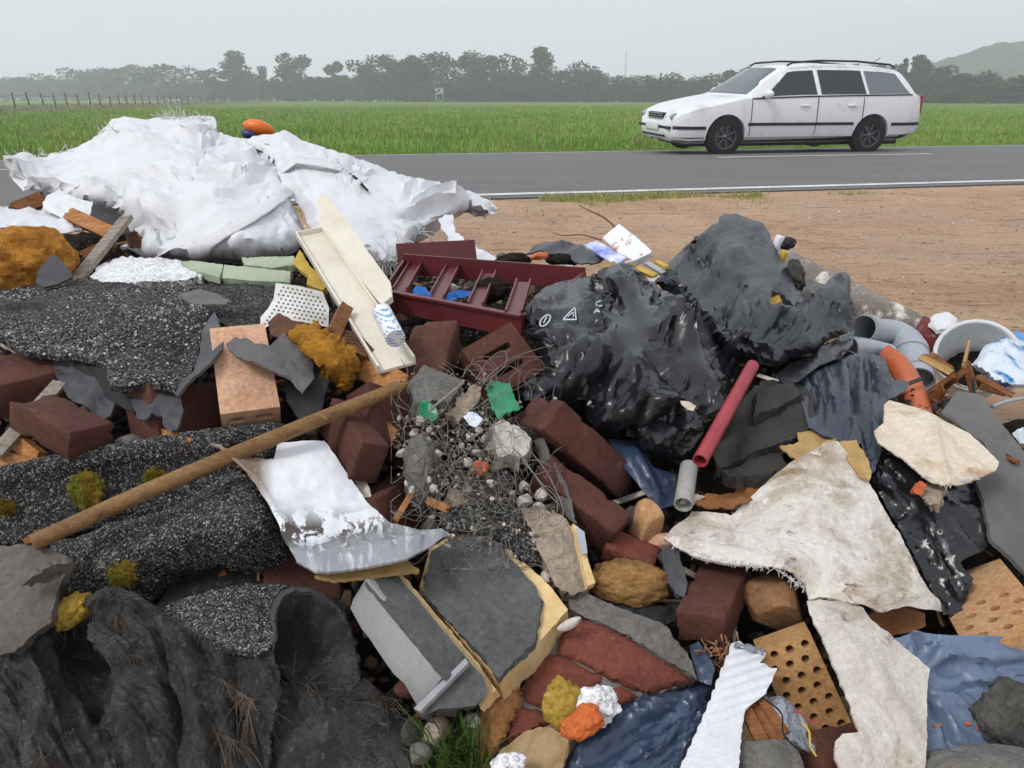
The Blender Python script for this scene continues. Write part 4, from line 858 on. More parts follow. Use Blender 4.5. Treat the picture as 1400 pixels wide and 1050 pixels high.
M_MPLAST = plain('maroon_plastic', '#5a2225', .38, '#6b2d2f', 6, (60, .0008), dirt=('#8a6f6a', 30, .68)); M_PERF = plain('white_perforated_metal', '#d9d8d3', .4, '#b9b5aa', 12, dirt=('#6b5a48', 16, .62)); M_RUST = plain('rusty_brown', '#4a2f1e', .8, '#6b4224', 14, (40, .006))
def sheetmat(name, base, stains, b=.002, rough=.85):
    m = Mat(name, rgb(base), rough, spec=.25)
    for c, sc, lo, w in stains: m.mix(rgb(c), m.noise(sc, 6, .7, .5, lo, lo + w))
    m.bump(m.noise(60, 6, .7), b).bump(m.noise(12, 5, .6, .6), b * 2); return m.done(.2)
M_CARPET = sheetmat('stained_white_felt', '#d9d3ca', [('#b3a695', 9, .44, .18), ('#8f7a60', 7, .55, .14), ('#6b5747', 24, .60, .08), ('#e2ddd6', 34, .56, .1), ('#5d4c3e', 60, .66, .06)], .005); M_CARPET2 = sheetmat('cracked_white_sheet', '#d3ccc2', [('#b8aea0', 8, .45, .18), ('#85776a', 14, .60, .08), ('#6b5e50', 50, .66, .06)], .006); M_BEIGE = sheetmat('beige_felt', '#d9cdb9', [('#b79f7f', 5, .48, .14), ('#7d6348', 6, .58, .10), ('#e2d9c9', 12, .58, .14)], .004)
m = Mat('peeling_laminate', rgb('#e9ebee'), .35, spec=.45, coord='UV'); m.mix(rgb('#cfd2d5'), m.noise(6, 4, .6, 0, .45, .7)); g = m.N.new('ShaderNodeSeparateXYZ'); m.L.new(m.tc.outputs['UV'], g.inputs[0])
band = m.math('MULTIPLY', m.rng(g.outputs[1], .26, .36), m.rng(g.outputs[1], .58, .44)); m.mix(rgb('#4d433b'), m.math('MULTIPLY', band, m.noise(11, 6, .7, .5, .47, .50))); fl = m.rng(m.math('ADD', g.outputs[1], m.math('MULTIPLY', g.outputs[0], .25)), .50, .56); m.mix(rgb('#8d9094'), m.math('MULTIPLY', fl, m.noise((30, 8, 1), 4, .6, 0, .25, .55))); m.mix(rgb('#8b7a66'), m.math('MULTIPLY', m.rng(g.outputs[0], .27, .20), m.noise(20, 6, .7, 0, .30, .42))); M_LAM = m.done(.0)
M_TANPAPER = sheetmat('tan_paper', '#b3935f', [('#94774a', 9, .44, .2), ('#c9b083', 18, .56, .14)], .003, .7); M_BRPAPER = sheetmat('brown_paper', '#8e5f38', [('#6f4526', 9, .44, .2), ('#b0855a', 14, .6, .12)], .003, .7); M_BEIGEFILM = sheetmat('beige_film', '#a8906a', [('#8f784f', 6, .44, .2), ('#d6cbb8', 11, .62, .1)], .003, .45)
M_PVC = plain('grey_pvc', '#a2a8af', .35, '#959aa1', 6, dirt=('#7a776f', 20, .64)); M_OPVC = plain('orange_pvc', '#c4673c', .45, '#b0552e', 9, dirt=('#8b5a40', 18, .6)); M_RTUBE = plain('red_tube_plastic', '#a43c44', .4, '#8b2c33', 12, dirt=('#c98d8d', 30, .66)); M_INK = plain('dark_hollow', '#161616', .8)
m = Mat('flaking_fibre_pipe', rgb('#8b847c'), .85); m.mix(rgb('#766d64'), m.noise(8, 5, .6, 0, .4, .65)).mix(rgb('#d6d1c6'), m.noise(11, 6, .7, .4, .52, .60)).mix(rgb('#4b443d'), m.noise(30, 5, .7, 0, .64, .74)).bump(m.noise(40, 5), .004); M_FPIPE = m.done()
m = Mat('translucent_plastic', rgb('#eef1f2'), .25, spec=.5); m.b.inputs['Transmission Weight'].default_value = .3; m.mix(rgb('#b5b0a4'), m.noise(18, 5, .7, 0, .56, .75)); M_CLEAR = m.done(.05)
m = Mat('blue_white_film', rgb('#d3dde6'), .3); m.mix(rgb('#2f7fb8'), m.noise(9, 4, .6, .8, .5, .58)); m.bump(m.noise(20, 5, .6, 1), .01); M_BLUEWHITE = m.done(.05)
M_GREENFILM = bagmat('green_film', '#1e7a4e', .3, '#2f9a68', False); M_BLUEGLOVE = plain('blue_rubber', '#2f6fc0', .5, '#2560ab', 14, (30, .004)); M_FOIL = plain('crumpled_foil', '#a7adb4', .3, '#8b929b', 9, (25, .012), metal=.7); M_STEELSTRIP = plain('white_coated_metal', '#e3e5e8', .35, '#cfd2d6', 5, dirt=('#8d8b85', 22, .68))
M_SLATE = plain('grey_slate', '#69635e', .85, '#57514c', 8, (20, .006), dirt=('#4c4742', 12, .58)); M_DSLATE = plain('dark_slab', '#3b3936', .85, '#2c2a28', 9, (25, .012), dirt=('#5d5a55', 16, .6)); M_WIREM = plain('dull_wire', '#8b867d', .5, '#6d685f', 30, metal=.4); M_THREAD = plain('white_thread', '#d6d6d4', .7); M_BTHREAD = plain('dark_thread', '#5b5046', .8, '#2a2724', 20)
M_MOSS = foammat('moss', '#6d7420', '#8a5a1c', '#3d4715'); M_ORANGE = plain('orange_shell', '#e0741f', .35, '#cf6416', 8); M_NAVY = plain('navy_plastic', '#2a3562', .4); M_YELLOW = plain('yellow_board', '#c9a84a', .7, '#b08f38', 12); M_PAPER = plain('white_paper', '#e2e3e6', .6, '#cfd1d4', 9); M_BRSTONE = brickmat('brown_stone', '#9a7350', '#7d5a3c', '#b59674', .004); M_PRINT = plain('white_print', '#b9bec6', .5)
m = Mat('printed_page', rgb('#e2e3e8'), .5, coord='UV'); m.mix(rgb('#b98a63'), m.math('MULTIPLY', m.noise(6, 5, .7, 0, .5, .54), m.rng(m.noise(2.2, 1), .5, .56))); M_PAGE = m.done(0); M_BLUEPAGE = plain('blue_page', '#4f68c8', .45, '#e3e6ee', 14)
m = Mat('soil', rgb('#3a322b'), .95, spec=.15); m.mix(rgb('#1c1a18'), m.noise(7, 6, .7, 0, .42, .62)).mix(rgb('#6b5946'), m.noise(13, 6, .75, .3, .56, .72)); m.bump(m.noise(18, 8, .75), .05); M_SOIL = m.done()
m = Mat('can_print', rgb('#dde1e5'), .35, coord='Object'); m.mix(rgb('#7fa3c4'), m.math('MULTIPLY', m.wave((0, 0, 55), 0, 0, 'Z', .55, .65), m.noise(70, 2, .5, 0, .45, .5))); M_CAN = m.done(0)
GRAIN = .38
# ------------------------------------------------------------------ the heap itself
gx = np.concatenate([np.linspace(-3.8, -1.9, 20), np.linspace(-1.85, 1.75, 190)]); gy = np.linspace(.55, 4.2, 190); X, Y = np.meshgrid(gx, gy, indexing='ij')
P3 = np.stack([X, Y, 0 * X], -1); Hm = mound(X, Y); Z = Hm + (np.clip(fbm(P3 * 9, 4), -1, .6) * .035 + .02 * fbm(P3 * 30, 3) - .02) * sstep(0, .06, Hm) - .025 * sstep(.02, -.02, Hm)
I = np.arange(X.size).reshape(X.shape); F = np.stack([I[:-1, :-1], I[1:, :-1], I[1:, 1:], I[:-1, 1:]], -1).reshape(-1, 4)
heap = tag(obj('soil_heap', np.stack([X, Y, Z], -1).reshape(-1, 3), F, M_SOIL, center=False), kind='structure')
n = 26000; x = rng.uniform(-1.6, 1.55, n); y = .6 + 3.2 * rng.uniform(0, 1, n) ** 1.5; hz_ = mound(x, y); k = hz_ > .005; x, y, hz_ = x[k], y[k], hz_[k]; n = len(x)
pal = np.array([rgb(c)[:3] for c in ('#4d4740', '#6f685f', '#4a2825', '#3a3734', '#5e4d3b', '#7d5d42', '#2a2827', '#35302c', '#5a3826')])
pebbles('rubble_crumbs', np.stack([x, y, hz_ + .012 * fbm(np.stack([x, y, 0 * x], -1) * 9, 2) - .004], -1), rng.uniform(.003, .012, n) * (1 + 1.5 * (rng.uniform(0, 1, n) > .95)), pal[rng.integers(0, 9, n)] * rng.uniform(.6, 1.1, (n, 1)), 'mixed crumbs of brick, plaster and soil between the rubbish', flat=.9)
# splinters among the crumbs
mb = MB(); cl = []
for k in range(420):
    x, y = rng.uniform(-1.5, 1.3), .75 + 2.2 * rng.uniform() ** 1.3; p = np.array([x, y, float(mound(x, y)) + .012]); d = norm(rng.normal(size=3) * [1, 1, .35]); l = rng.uniform(.015, .05); V, F = box((l * 2, rng.uniform(.003, .012), rng.uniform(.002, .006)), (3, 3, 3), .001); V = V @ frame(norm(np.cross(d, rng.normal(size=3))), d).T + p; mb.add(V, F); cl += [list(pal_) for pal_ in [np.append(np.array(rgb(random.choice(['#b98552', '#9a6236', '#9c9285', '#d6d1c6', '#3a3734']))[:3]), 1)]] * len(V)
o = obj('splinters', np.concatenate(mb.V), mb.F, M_STONE_MIX, smooth=False, center=False, colors=np.array(cl)); tag(o, 'loose wood splinters and shards strewn over the rubbish', 'splinters', kind='stuff')

# ------------------------------------------------------------------ white bulk sacks at the back left
A_OUT = [(8, 217), (50, 213), (75, 208), (90, 207), (100, 203), (125, 190), (140, 179), (157, 168), (170, 163), (205, 165), (228, 160), (262, 163), (290, 163), (298, 178), (320, 186), (345, 190), (375, 215), (392, 262), (406, 290), (416, 312), (415, 335), (400, 348), (360, 354), (300, 355), (250, 352), (205, 346), (165, 336), (196, 318), (180, 298), (160, 288), (130, 281), (105, 272), (80, 264), (50, 263), (30, 262), (15, 240)]
sackA = patch('bulk_sack', A_OUT, [(10, 217, 2.72), (100, 225, 2.72), (160, 168, 2.98), (230, 162, 3.05), (295, 175, 3.0), (345, 192, 2.9), (280, 250, 2.42), (330, 320, 2.22), (300, 353, 2.2), (395, 290, 2.36), (408, 340, 2.28), (60, 260, 2.5), (190, 310, 2.36), (210, 344, 2.2), (150, 240, 2.55), (120, 270, 2.46), (230, 205, 2.78), (200, 255, 2.5)], M_SACK, px=5, thick=.01, jag=3, jfreq=.12, edge=(34, .12), back=.22, seed=3,
    folds=[([(165, 190), (200, 205), (270, 195), (290, 190)], -.035, 14), ([(160, 172), (200, 182), (285, 172)], .03, 14), ([(20, 222), (60, 240), (130, 262), (175, 292)], .02, 10), ([(160, 230), (185, 300), (205, 340)], .03, 12), ([(163, 232), (230, 238), (330, 262)], .02, 12), ([(150, 238), (170, 290)], -.02, 10), ([(215, 250), (290, 300), (330, 330)], .008, 10), ([(250, 215), (340, 240), (385, 270)], -.014, 14), ([(392, 262), (345, 300), (265, 346)], .02, 9), ([(60, 215), (40, 230), (35, 258)], -.015, 9)],
    noise=[(.014, 4, 'n')], streak=[(40, .006, 34, 6)], cloth=dict(grow=.15, dirs=(-35, 38), pleat=((400, 225, 110), (160, 235, 70)), bend=.06, patchy=.7), label='large dirty white woven sack sprawled over the left back of the heap', cat='sack', kind=None)
ribbon_on(sackA, 'strap', [(392, 264), (378, 280), (345, 304), (300, 330), (262, 346)], 12, M_STRAP, .018)
fringe(sackA, [(222, 163), (262, 164), (290, 166)], 130, .05, M_THREAD, down=.0, r=.0011, seed=1); fringe(sackA, [(138, 182), (150, 174), (160, 180)], 50, .04, M_THREAD, down=.1, r=.0011, seed=2); fringe(sackA, [(12, 218), (100, 206)], 46, .04, M_THREAD, down=.0, r=.0011, seed=3)
B_OUT = [(325, 195), (345, 185), (375, 183), (388, 178), (396, 186), (430, 197), (460, 207), (500, 221), (540, 236), (590, 252), (640, 266), (660, 272), (672, 274), (681, 283), (673, 294), (660, 289), (640, 283), (620, 293), (600, 300), (580, 312), (562, 325), (545, 342), (528, 368), (520, 366), (505, 352), (480, 352), (450, 340), (430, 330), (418, 308), (412, 290), (395, 262), (378, 222), (355, 205)]
sackB = patch('bulk_sack', B_OUT, [(345, 188, 2.95), (390, 186, 2.92), (500, 223, 2.85), (600, 256, 2.85), (672, 280, 2.85), (640, 280, 2.8), (580, 308, 2.5), (525, 365, 2.12), (430, 328, 2.28), (450, 260, 2.45), (520, 290, 2.42), (400, 250, 2.55), (420, 300, 2.36), (560, 270, 2.6)], M_SACK, px=5, thick=.008, jag=3, jfreq=.15, edge=(26, .08), back=.16, seed=8,
    folds=[([(395, 190), (410, 225), (455, 228), (520, 262)], .022, 9), ([(400, 215), (425, 260), (430, 310)], -.03, 11), ([(430, 235), (520, 255), (650, 276)], .016, 9), ([(470, 240), (495, 262), (530, 300)], -.02, 9), ([(500, 300), (560, 285), (640, 272)], .018, 9), ([(540, 300), (600, 280)], -.016, 8), ([(380, 215), (395, 255)], .02, 8)],
    noise=[(.01, 5, 'n')], streak=[(18, .006, 20, 8)], cloth=dict(grow=.15, dirs=(20,), pleat=((400, 215, 90), (670, 282, 120)), bend=.06), label='second white woven sack stretched out to a torn tip towards the road', cat='sack')
ribbon_on(sackB, 'strap', [(386, 236), (405, 222), (440, 226), (468, 233)], 9, M_STRAP, .010); ribbon_on(sackB, 'slit', [(478, 236), (490, 248), (503, 262)], 3, M_INK, .003)
patch('torn_flap', [(598, 300), (618, 294), (622, 318), (640, 334), (660, 344), (678, 353), (673, 363), (645, 357), (624, 346), (612, 326)], [(605, 300, 2.5), (620, 320, 2.4), (675, 358, 2.25)], M_SACK, sackB, px=4, jag=4, jfreq=.2, noise=[(.01, 14, 'r')], seed=9)
fringe(sackB, [(580, 312), (545, 342), (528, 366), (505, 352)], 120, .09, M_THREAD, down=.6, r=.0011, seed=5); fringe(sackB, [(665, 276), (678, 290)], 40, .03, M_THREAD, seed=6, r=.001)
o = empty('plastic_float', at(353, 180, 3.12), 'orange and navy plastic shell peeking over the white sacks', 'shell'); lump('shell', 354, 176, 3.14, (.066, .034, .05), -.22, M_ORANGE, parent=o, amp=.05, seed=4); lump('base', 343, 186, 3.13, (.04, .022, .04), -.3, M_NAVY, parent=o, amp=.1, seed=6)
patch('plastic_sheet', [(-12, 284), (30, 283), (60, 291), (95, 299), (112, 315), (75, 319), (30, 314), (-12, 309)], [(0, 285, 2.45), (95, 300, 2.4), (60, 317, 2.22), (0, 308, 2.22)], M_SACK, px=5, noise=[(.015, 9, 'n'), (.008, 18, 'r')], seed=11, thick=.006, edge=(10, .04), label='low white sheeting roll above the orange foam at left edge', cat='sheeting')
patch('plastic_sheet', [(61, 279), (83, 261), (100, 272), (128, 280), (126, 294), (110, 313), (92, 300), (62, 290)], [(61, 285, 2.46), (83, 262, 2.5), (128, 285, 2.42), (108, 312, 2.34)], M_SACK, px=4, noise=[(.02, 12, 'r')], seed=12, label='crumpled grey-white plastic scrap tucked under the left sack', cat='scrap')

# ------------------------------------------------------------------ things between the sacks and the roofing felt
plank('split_board', at(95, 293, 2.34), at(156, 321, 2.28), .042, .022, TOCAM + [0, 0, .4], M_WOOD, 'split orange pine board poking out below the left sack', 'board', seed=2, splinter=.12)
plank('split_board', at(104, 384, 1.97), at(173, 298, 2.3), .036, .014, TOCAM, M_GWOOD, 'grey-brown splintered lath leaning up to the left sack', 'lath', seed=3, splinter=.06)
plank('split_board', at(111, 350, 2.16), at(146, 334, 2.2), .022, .016, TOCAM, M_RWOOD, 'short reddish wood sliver beside the orange foam', 'sliver', seed=4, splinter=.15)
plank('split_board', at(20, 288, 2.5), at(58, 272, 2.6), .05, .02, TOCAM + [.3, 0, 0], M_RWOOD, 'brown wood offcut behind the white sheeting at left', 'offcut', seed=5, splinter=.2)
patch('rusty_cover', [(168, 318), (185, 316), (200, 330), (195, 338), (178, 338)], [(170, 318, 2.3), (200, 334, 2.26)], M_RUST, px=4, noise=[(.02, 20, 'n')], thick=.01, label='curved rusty scrap under the edge of the left sack', cat='scrap')
lump('foam_clump', 36, 358, 1.98, (.125, .088, .085), .1, M_OFOAM, 'big lumpy orange foam clump at the left edge', 'foam', sub=5, seed=5, amp=.22, freq=1.8, ridge=.10)
patch('slate_shard', [(49, 386), (52, 370), (70, 349), (79, 351), (96, 370), (98, 379), (76, 389), (60, 393)], [(50, 388, 1.84), (72, 350, 1.88), (97, 378, 1.86)], M_BITUM, px=4, thick=.006, label='small grey bitumen shard leaning on the big orange foam', cat='shard')
patch('foam_slab', [(124, 379), (135, 362), (165, 351), (240, 354), (264, 362), (277, 376), (250, 383), (200, 385), (165, 388), (135, 386)], [(130, 382, 1.93), (165, 353, 2.12), (250, 356, 2.12), (270, 378, 1.92), (200, 384, 1.92)], M_EPS, px=4, thick=.045, jag=3, jfreq=.2, noise=[(.008, 40, 'n')], edge=(8, .02), label='broken white bead foam slab under the left sack', cat='foam slab')
for i, (o_, c_, lb) in enumerate([([(247, 358), (262, 356), (305, 362), (303, 371), (300, 379), (262, 369)], [(250, 360, 2.05), (300, 370, 1.96), (262, 369, 1.98)], 'left half of the cracked pale green board'), ([(307, 362), (350, 366), (397, 371), (396, 386), (350, 384), (303, 380)], [(305, 370, 1.96), (396, 372, 1.98), (350, 384, 1.92)], 'right half of the cracked pale green board'), ([(330, 352), (402, 350), (404, 362), (370, 366), (335, 362)], [(330, 356, 2.1), (403, 355, 2.1), (370, 366, 2.04)], 'mossy pale green board end behind the cracked one')]):
    patch('green_board', o_, c_, M_GREEN, px=5, thick=.018, jag=1.5, jfreq=.2, seed=i, label=lb, cat='board', noise=[(.002, 30, 'n')])
F1 = patch('roofing_felt', [(-14, 425), (-14, 396), (40, 388), (100, 383), (170, 385), (230, 388), (252, 400), (264, 411), (276, 418), (288, 430), (274, 465), (269, 490), (256, 520), (238, 529), (200, 525), (160, 531), (150, 528), (147, 510), (140, 497), (115, 492), (70, 483), (30, 476), (5, 461), (-14, 460)], [(0, 395, 1.88), (150, 386, 1.92), (250, 400, 1.78), (285, 430, 1.55), (0, 458, 1.46), (70, 480, 1.40), (145, 505, 1.34), (200, 523, 1.30), (250, 515, 1.33), (150, 440, 1.52), (220, 455, 1.47)], M_FELT, px=5, thick=.010, jag=4, jfreq=.1, noise=[(.02, 5, 'n'), (.010, 14, 'n'), (.004, 40, 'n')], folds=[([(20, 420), (100, 425), (200, 440), (270, 430)], .012, 14), ([(170, 465), (215, 478), (250, 470)], -.02, 12), ([(40, 455), (120, 470)], -.012, 12)], seed=21, label='broad slab of gravelled black roofing felt at the left', cat='roofing felt')
grit_on(F1, 'gravel_coating', 6000, (.0012, .004), ['#5f5e5c', '#8b8986', '#3a3939', '#b9b7b2', '#2b2b2c'], mask=lambda c, q: .15 + 1.6 * fbm(c * 6, 4), seed=2)
F2 = patch('roofing_felt', [(262, 385), (300, 385), (345, 387), (374, 395), (380, 420), (370, 442), (345, 456), (320, 452), (300, 442), (285, 428), (268, 410)], [(265, 390, 1.95), (345, 388, 1.95), (378, 420, 1.7), (340, 452, 1.58), (300, 440, 1.6)], M_FELT, px=5, thick=.008, jag=3, noise=[(.02, 8, 'n'), (.008, 22, 'r')], seed=22, label='crumpled black gravelled felt between green board and perforated sheet', cat='roofing felt')
grit_on(F2, 'gravel_coating', 1300, (.0012, .0032), ['#4f4e4d', '#6b6967', '#3a3939', '#2b2b2c'], mask=lambda c, q: .3 + 1.3 * fbm(c * 9, 3), seed=3)
def scrap(out, ctrl, mat, label, cat='felt scrap', name='felt_scrap', px=4, thick=.005, noise=((.004, 14, 'n'),), jag=2, **k): return patch(name, out, ctrl, mat, px=px, thick=thick, jag=jag, jfreq=.15, noise=noise, label=label, cat=cat, seed=int(out[0][0]), **k)
scrap([(246, 401), (274, 395), (297, 401), (313, 411), (308, 416), (286, 417), (263, 415), (251, 410)], [(248, 404, 1.66), (300, 402, 1.66), (286, 417, 1.6)], M_BITUM_LT, 'flat grey felt scrap on top of the gravelled slab')
scrap([(294, 425), (306, 464), (303, 477), (286, 497), (257, 522), (241, 541), (235, 533), (264, 507), (274, 478), (276, 448)], [(294, 426, 1.53), (305, 470, 1.36), (240, 538, 1.29), (270, 500, 1.31)], M_BITUM, 'curled grey felt edge beside the peach brick')
scrap([(72, 496), (100, 496), (140, 510), (152, 528), (160, 546), (152, 571), (140, 573), (120, 561), (95, 546), (80, 520)], [(75, 498, 1.42), (150, 530, 1.36), (145, 572, 1.31), (95, 545, 1.33)], M_BITUM, 'grey felt strip hanging below the gravelled slab', noise=((.012, 12, 'r'),))
scrap([(100, 500), (140, 500), (162, 530), (187, 552), (182, 566), (150, 547), (125, 530)], [(100, 500, 1.40), (160, 530, 1.33), (184, 560, 1.30)], M_BITUM_DK, 'dark felt fold under the front edge of the slab')
scrap([(182, 546), (200, 534), (225, 529), (246, 540), (251, 560), (246, 580), (238, 593), (228, 586), (222, 571), (210, 570), (200, 579), (190, 576), (184, 560)], [(184, 550, 1.31), (246, 545, 1.31), (236, 590, 1.26), (195, 575, 1.27)], M_BITUM, 'lobed grey felt rag drooping between slab and maroon brick', noise=((.014, 14, 'r'),))
# perforated sheets, every hole real
def perforated(name, outline, ctrl, mat, sp, r, label, **k):
    O = np.array(outline, float); hs = []; row = 0
    for y in np.arange(O[:, 1].min(), O[:, 1].max(), sp * .87):
        for x in np.arange(O[:, 0].min() + (row % 2) * sp / 2, O[:, 0].max(), sp):
            c = np.array([[x + (y - O[:, 1].min()) * .0, y + (x - O[:, 0].min()) * .18]])
            if inside_poly(c, O)[0] and seg_dist(c, O)[0] > sp * .65: hs.append([(c[0, 0] + r * math.cos(a), c[0, 1] + r * .85 * math.sin(a)) for a in np.linspace(0, 2 * math.pi, 6, endpoint=False)])
        row += 1
    return patch(name, outline, ctrl, mat, px=3.2, thick=.0015, jag=0, holes=hs, label=label, cat='perforated sheet', **k)
perforated('perforated_sheet', [(377, 387), (410, 391), (441, 399), (450, 421), (449, 447), (430, 444), (401, 438), (379, 428), (368, 445), (356, 451), (356, 434), (367, 421), (374, 408)], [(377, 388, 1.72), (441, 400, 1.70), (449, 445, 1.55), (400, 437, 1.50), (358, 448, 1.52), (415, 415, 1.58)], M_PERF, 6.3, 1.75, 'curved white perforated sheet above the amber foam')
perforated('perforated_sheet', [(466, 449), (490, 455), (512, 478), (500, 487), (480, 479), (464, 466)], [(468, 452, 1.53), (512, 480, 1.47), (480, 478, 1.46)], M_RUST, 5.0, 1.4, 'small dark perforated plate under the wide cream panel')
scrap([(366, 441), (380, 428), (401, 438), (432, 444), (412, 447), (395, 452), (388, 464), (370, 458)], [(366, 445, 1.50), (400, 438, 1.50), (430, 446, 1.50), (380, 462, 1.44)], M_RUST, 'rust brown cover peeling off the amber foam', 'cover', 'rusty_cover')
patch('foam_clump', [(388, 452), (410, 443), (432, 446), (452, 459), (470, 470), (485, 484), (490, 495), (486, 511), (476, 525), (471, 533), (464, 522), (452, 514), (440, 500), (425, 490), (405, 470), (392, 462)], [(392, 455, 1.47), (430, 450, 1.47), (489, 495, 1.42), (470, 530, 1.36), (430, 475, 1.38), (460, 495, 1.36)], M_AFOAM, px=3.5, thick=.03, jag=3, jfreq=.15, edge=(16, .05), back=.05, noise=[(.014, 22, 'r'), (.008, 45, 'n')], seed=31, label='amber foam clump trailing from under the perforated sheet', cat='foam')
scrap([(400, 360), (410, 341), (424, 364), (437, 373), (447, 390), (441, 397), (419, 388), (421, 376)], [(402, 358, 1.98), (446, 392, 1.86), (412, 343, 2.02)], M_YELLOW, 'mustard yellow board scrap left of the cream panels', 'scrap', 'board_scrap', thick=.012)
plank('wood_block', at(472, 422, 1.60), at(454, 460, 1.50), .027, .024, TOCAM + [.4, 0, 0], M_RWOOD, 'short brown wooden batten end left of the wide cream panel', 'batten', seed=8)
# cream panels: a tray-like profile and a pointed strip
e = group_of('lacquered_board', 480, 420, 1.7, 'wide cream lacquered panel with raised rims leaning in the heap', 'panel')
p0, p1 = at(424, 321, 2.02), at(543, 503, 1.42); plank('board_face', p0, p1, .073, .006, TOCAM + [.35, 0, .1], M_CREAM, parent=e, seed=9, cup=0)
ax = norm(p1 - p0); f_ = TOCAM + np.array([.35, 0, .1]); zf = norm(f_ - ax * (f_ @ ax)); sd = np.cross(zf, ax)
for s_ in (-1, 1): plank('rim', p0 + sd * .035 * s_ + zf * .007, p1 + sd * .035 * s_ + zf * .007, .005, .018, zf, M_CREAM, parent=e, seed=10)
plank('rim', p0 - sd * .036 + zf * .007 + ax * .003, p0 + sd * .036 + zf * .007 + ax * .003, .005, .018, zf, M_CREAM, parent=e, seed=11)
patch('cream_strip', [(434, 280), (437, 268), (442, 265), (451, 272), (534, 386), (536, 405), (522, 416), (516, 410), (452, 332), (437, 306)], [(440, 268, 2.12), (438, 305, 2.04), (534, 390, 1.68), (519, 411, 1.62)], M_CREAM, px=5, thick=.014, jag=.5, label='narrow cream strip with pointed end lying over the wide panel', cat='panel')
V, F = tube(np.linspace(at(522, 426, 1.47), at(541, 463, 1.39), 12), [.0185, .0188, .0185, .0186, .0188, .0185, .0187, .0186, .0188, .0185, .0187, .0182], 20); o = tag(obj('printed_tube', V, F, M_CAN), 'white printed tube with blue lettering beside the cream panel', 'tube'); o.data.set_sharp_from_angle(angle=math.radians(45))
# maroon plastic tray frame
def zed(px, py, z): r = ray(px, py); return np.array([0, 0, HCAM]) + r * ((z - HCAM) / r[2])
e = group_of('plastic_crate', 620, 400, 1.75, 'maroon plastic crate frame with four slats above the bricks', 'crate'); zt = .455
fl, fr, bl, br = zed(522, 398, zt), zed(714, 434, zt - .012), zed(552, 355, zt + .01), zed(800, 374, zt + .005)
up = np.array([0, 0, 1.0]); fn = norm(np.cross(fr - fl, up))
plank('front_rail', fl - up * .02, fr - up * .02, .048, .007, fn, M_MPLAST, parent=e, seed=1); plank('rail_lip', fl + up * .004 - fn * -.004, fr + up * .004 - fn * -.004, .016, .005, up, M_MPLAST, parent=e, seed=1)
plank('back_rail', bl - up * .012, br - up * .012, .055, .007, fn, M_MPLAST, parent=e, seed=2); plank('side_rail', fl - up * .015, bl - up * .015, .03, .006, norm(np.cross(bl - fl, up)), M_MPLAST, parent=e, seed=3); plank('side_rail', fr - up * .015, br - up * .015, .04, .006, norm(np.cross(br - fr, up)), M_MPLAST, parent=e, seed=3)
for (a, b) in (((569, 362), (547, 400)), ((619, 367), (597, 410)), ((669, 375), (650, 420)), ((716, 387), (702, 432))):
    q0, q1 = zed(*a, zt - .004), zed(*b, zt - .012); s_ = plank('slat', q0, q1, .034, .006, up, M_MPLAST, parent=e, seed=4); sv = norm(np.cross(q1 - q0, up)) * .0165
    for g in (-1, 1): plank('slat_lip', q0 + sv * g + up * .006, q1 + sv * g + up * .006, .004, .014, up, M_MPLAST, parent=s_, seed=5)
plank('crate_side', at(543, 348, 2.12), at(650, 342, 2.2), .06, .008, TOCAM, M_MPLAST, 'dark maroon crate wall standing behind the slatted crate', 'crate wall', seed=6)
scrap([(567, 402), (572, 392), (583, 394), (590, 404), (586, 412), (572, 410)], [(570, 400, 1.74), (588, 408, 1.7)], M_BLUEGLOVE, 'blue rubber scrap seen left through the crate slats', 'scrap', 'rubber_scrap', noise=((.01, 30, 'r'),)); scrap([(608, 410), (615, 400), (630, 396), (644, 399), (640, 406), (625, 408), (615, 415)], [(610, 410, 1.72), (642, 400, 1.74)], M_BLUEGLOVE, 'long blue rubber glove scrap in the middle of the crate', 'scrap', 'rubber_scrap', noise=((.01, 30, 'r'),))
lump('plaster_lump', 619, 394, 1.82, (.018, .012, .012), .3, M_PLAST, 'small white plaster bit inside the crate', 'plaster', sub=3, cuts=4, seed=2); lump('soil_clod', 668, 398, 1.82, (.05, .03, .03), .2, M_SOIL, 'dark soil clod seen through the right crate slats', 'clod', sub=4, amp=.35, freq=2.5, seed=3)
# ------------------------------------------------------------------ maroon clinker bricks
BR = (.24, .115, .071)
def brick(dims, corners, v, mat, label, seed=0, chip=.006, **k): return block('brick', dims, corners, v, mat, label, 'brick', seed=seed, chip=chip, r=.004, n=(18, 10, 8), rough=.0022, **k)
brick(BR, {(1, -1, 1): (93, 594), (1, 1, 1): (154, 576), (1, 1, -1): (157, 618), (1, -1, -1): (95, 627), (-1, -1, 1): (12, 548)}, .045, M_MAR, 'maroon brick at left with its end above the felt fold', 1)
blk('brick', 40, 520, -.02, BR, 12, -8, 25, M_MAR, 'maroon brick at left edge behind the nearer one', 'brick', seed=2, chip=.003); blk('brick', 272, 572, -.055, BR, 60, 20, 60, M_MAR, 'shadowed maroon brick left of the peach brick', 'brick', seed=3, chip=.003)
brick(BR, {(-1, -1, 1): (573, 425), (-1, 1, 1): (626, 446), (1, 1, 1): (600, 512), (1, -1, 1): (535, 548), (-1, 1, -1): (628, 470)}, .05, M_MAR, 'maroon brick tilted below the left of the slatted crate', 4)
def slot(cx, cy, L, w, n=8):
    a = [(cx + L / 2 - w / 2 + w / 2 * math.cos(t), cy + w / 2 * math.sin(t)) for t in np.linspace(-math.pi / 2, math.pi / 2, n)]; return a + [(2 * cx - x, 2 * cy - y) for x, y in a]
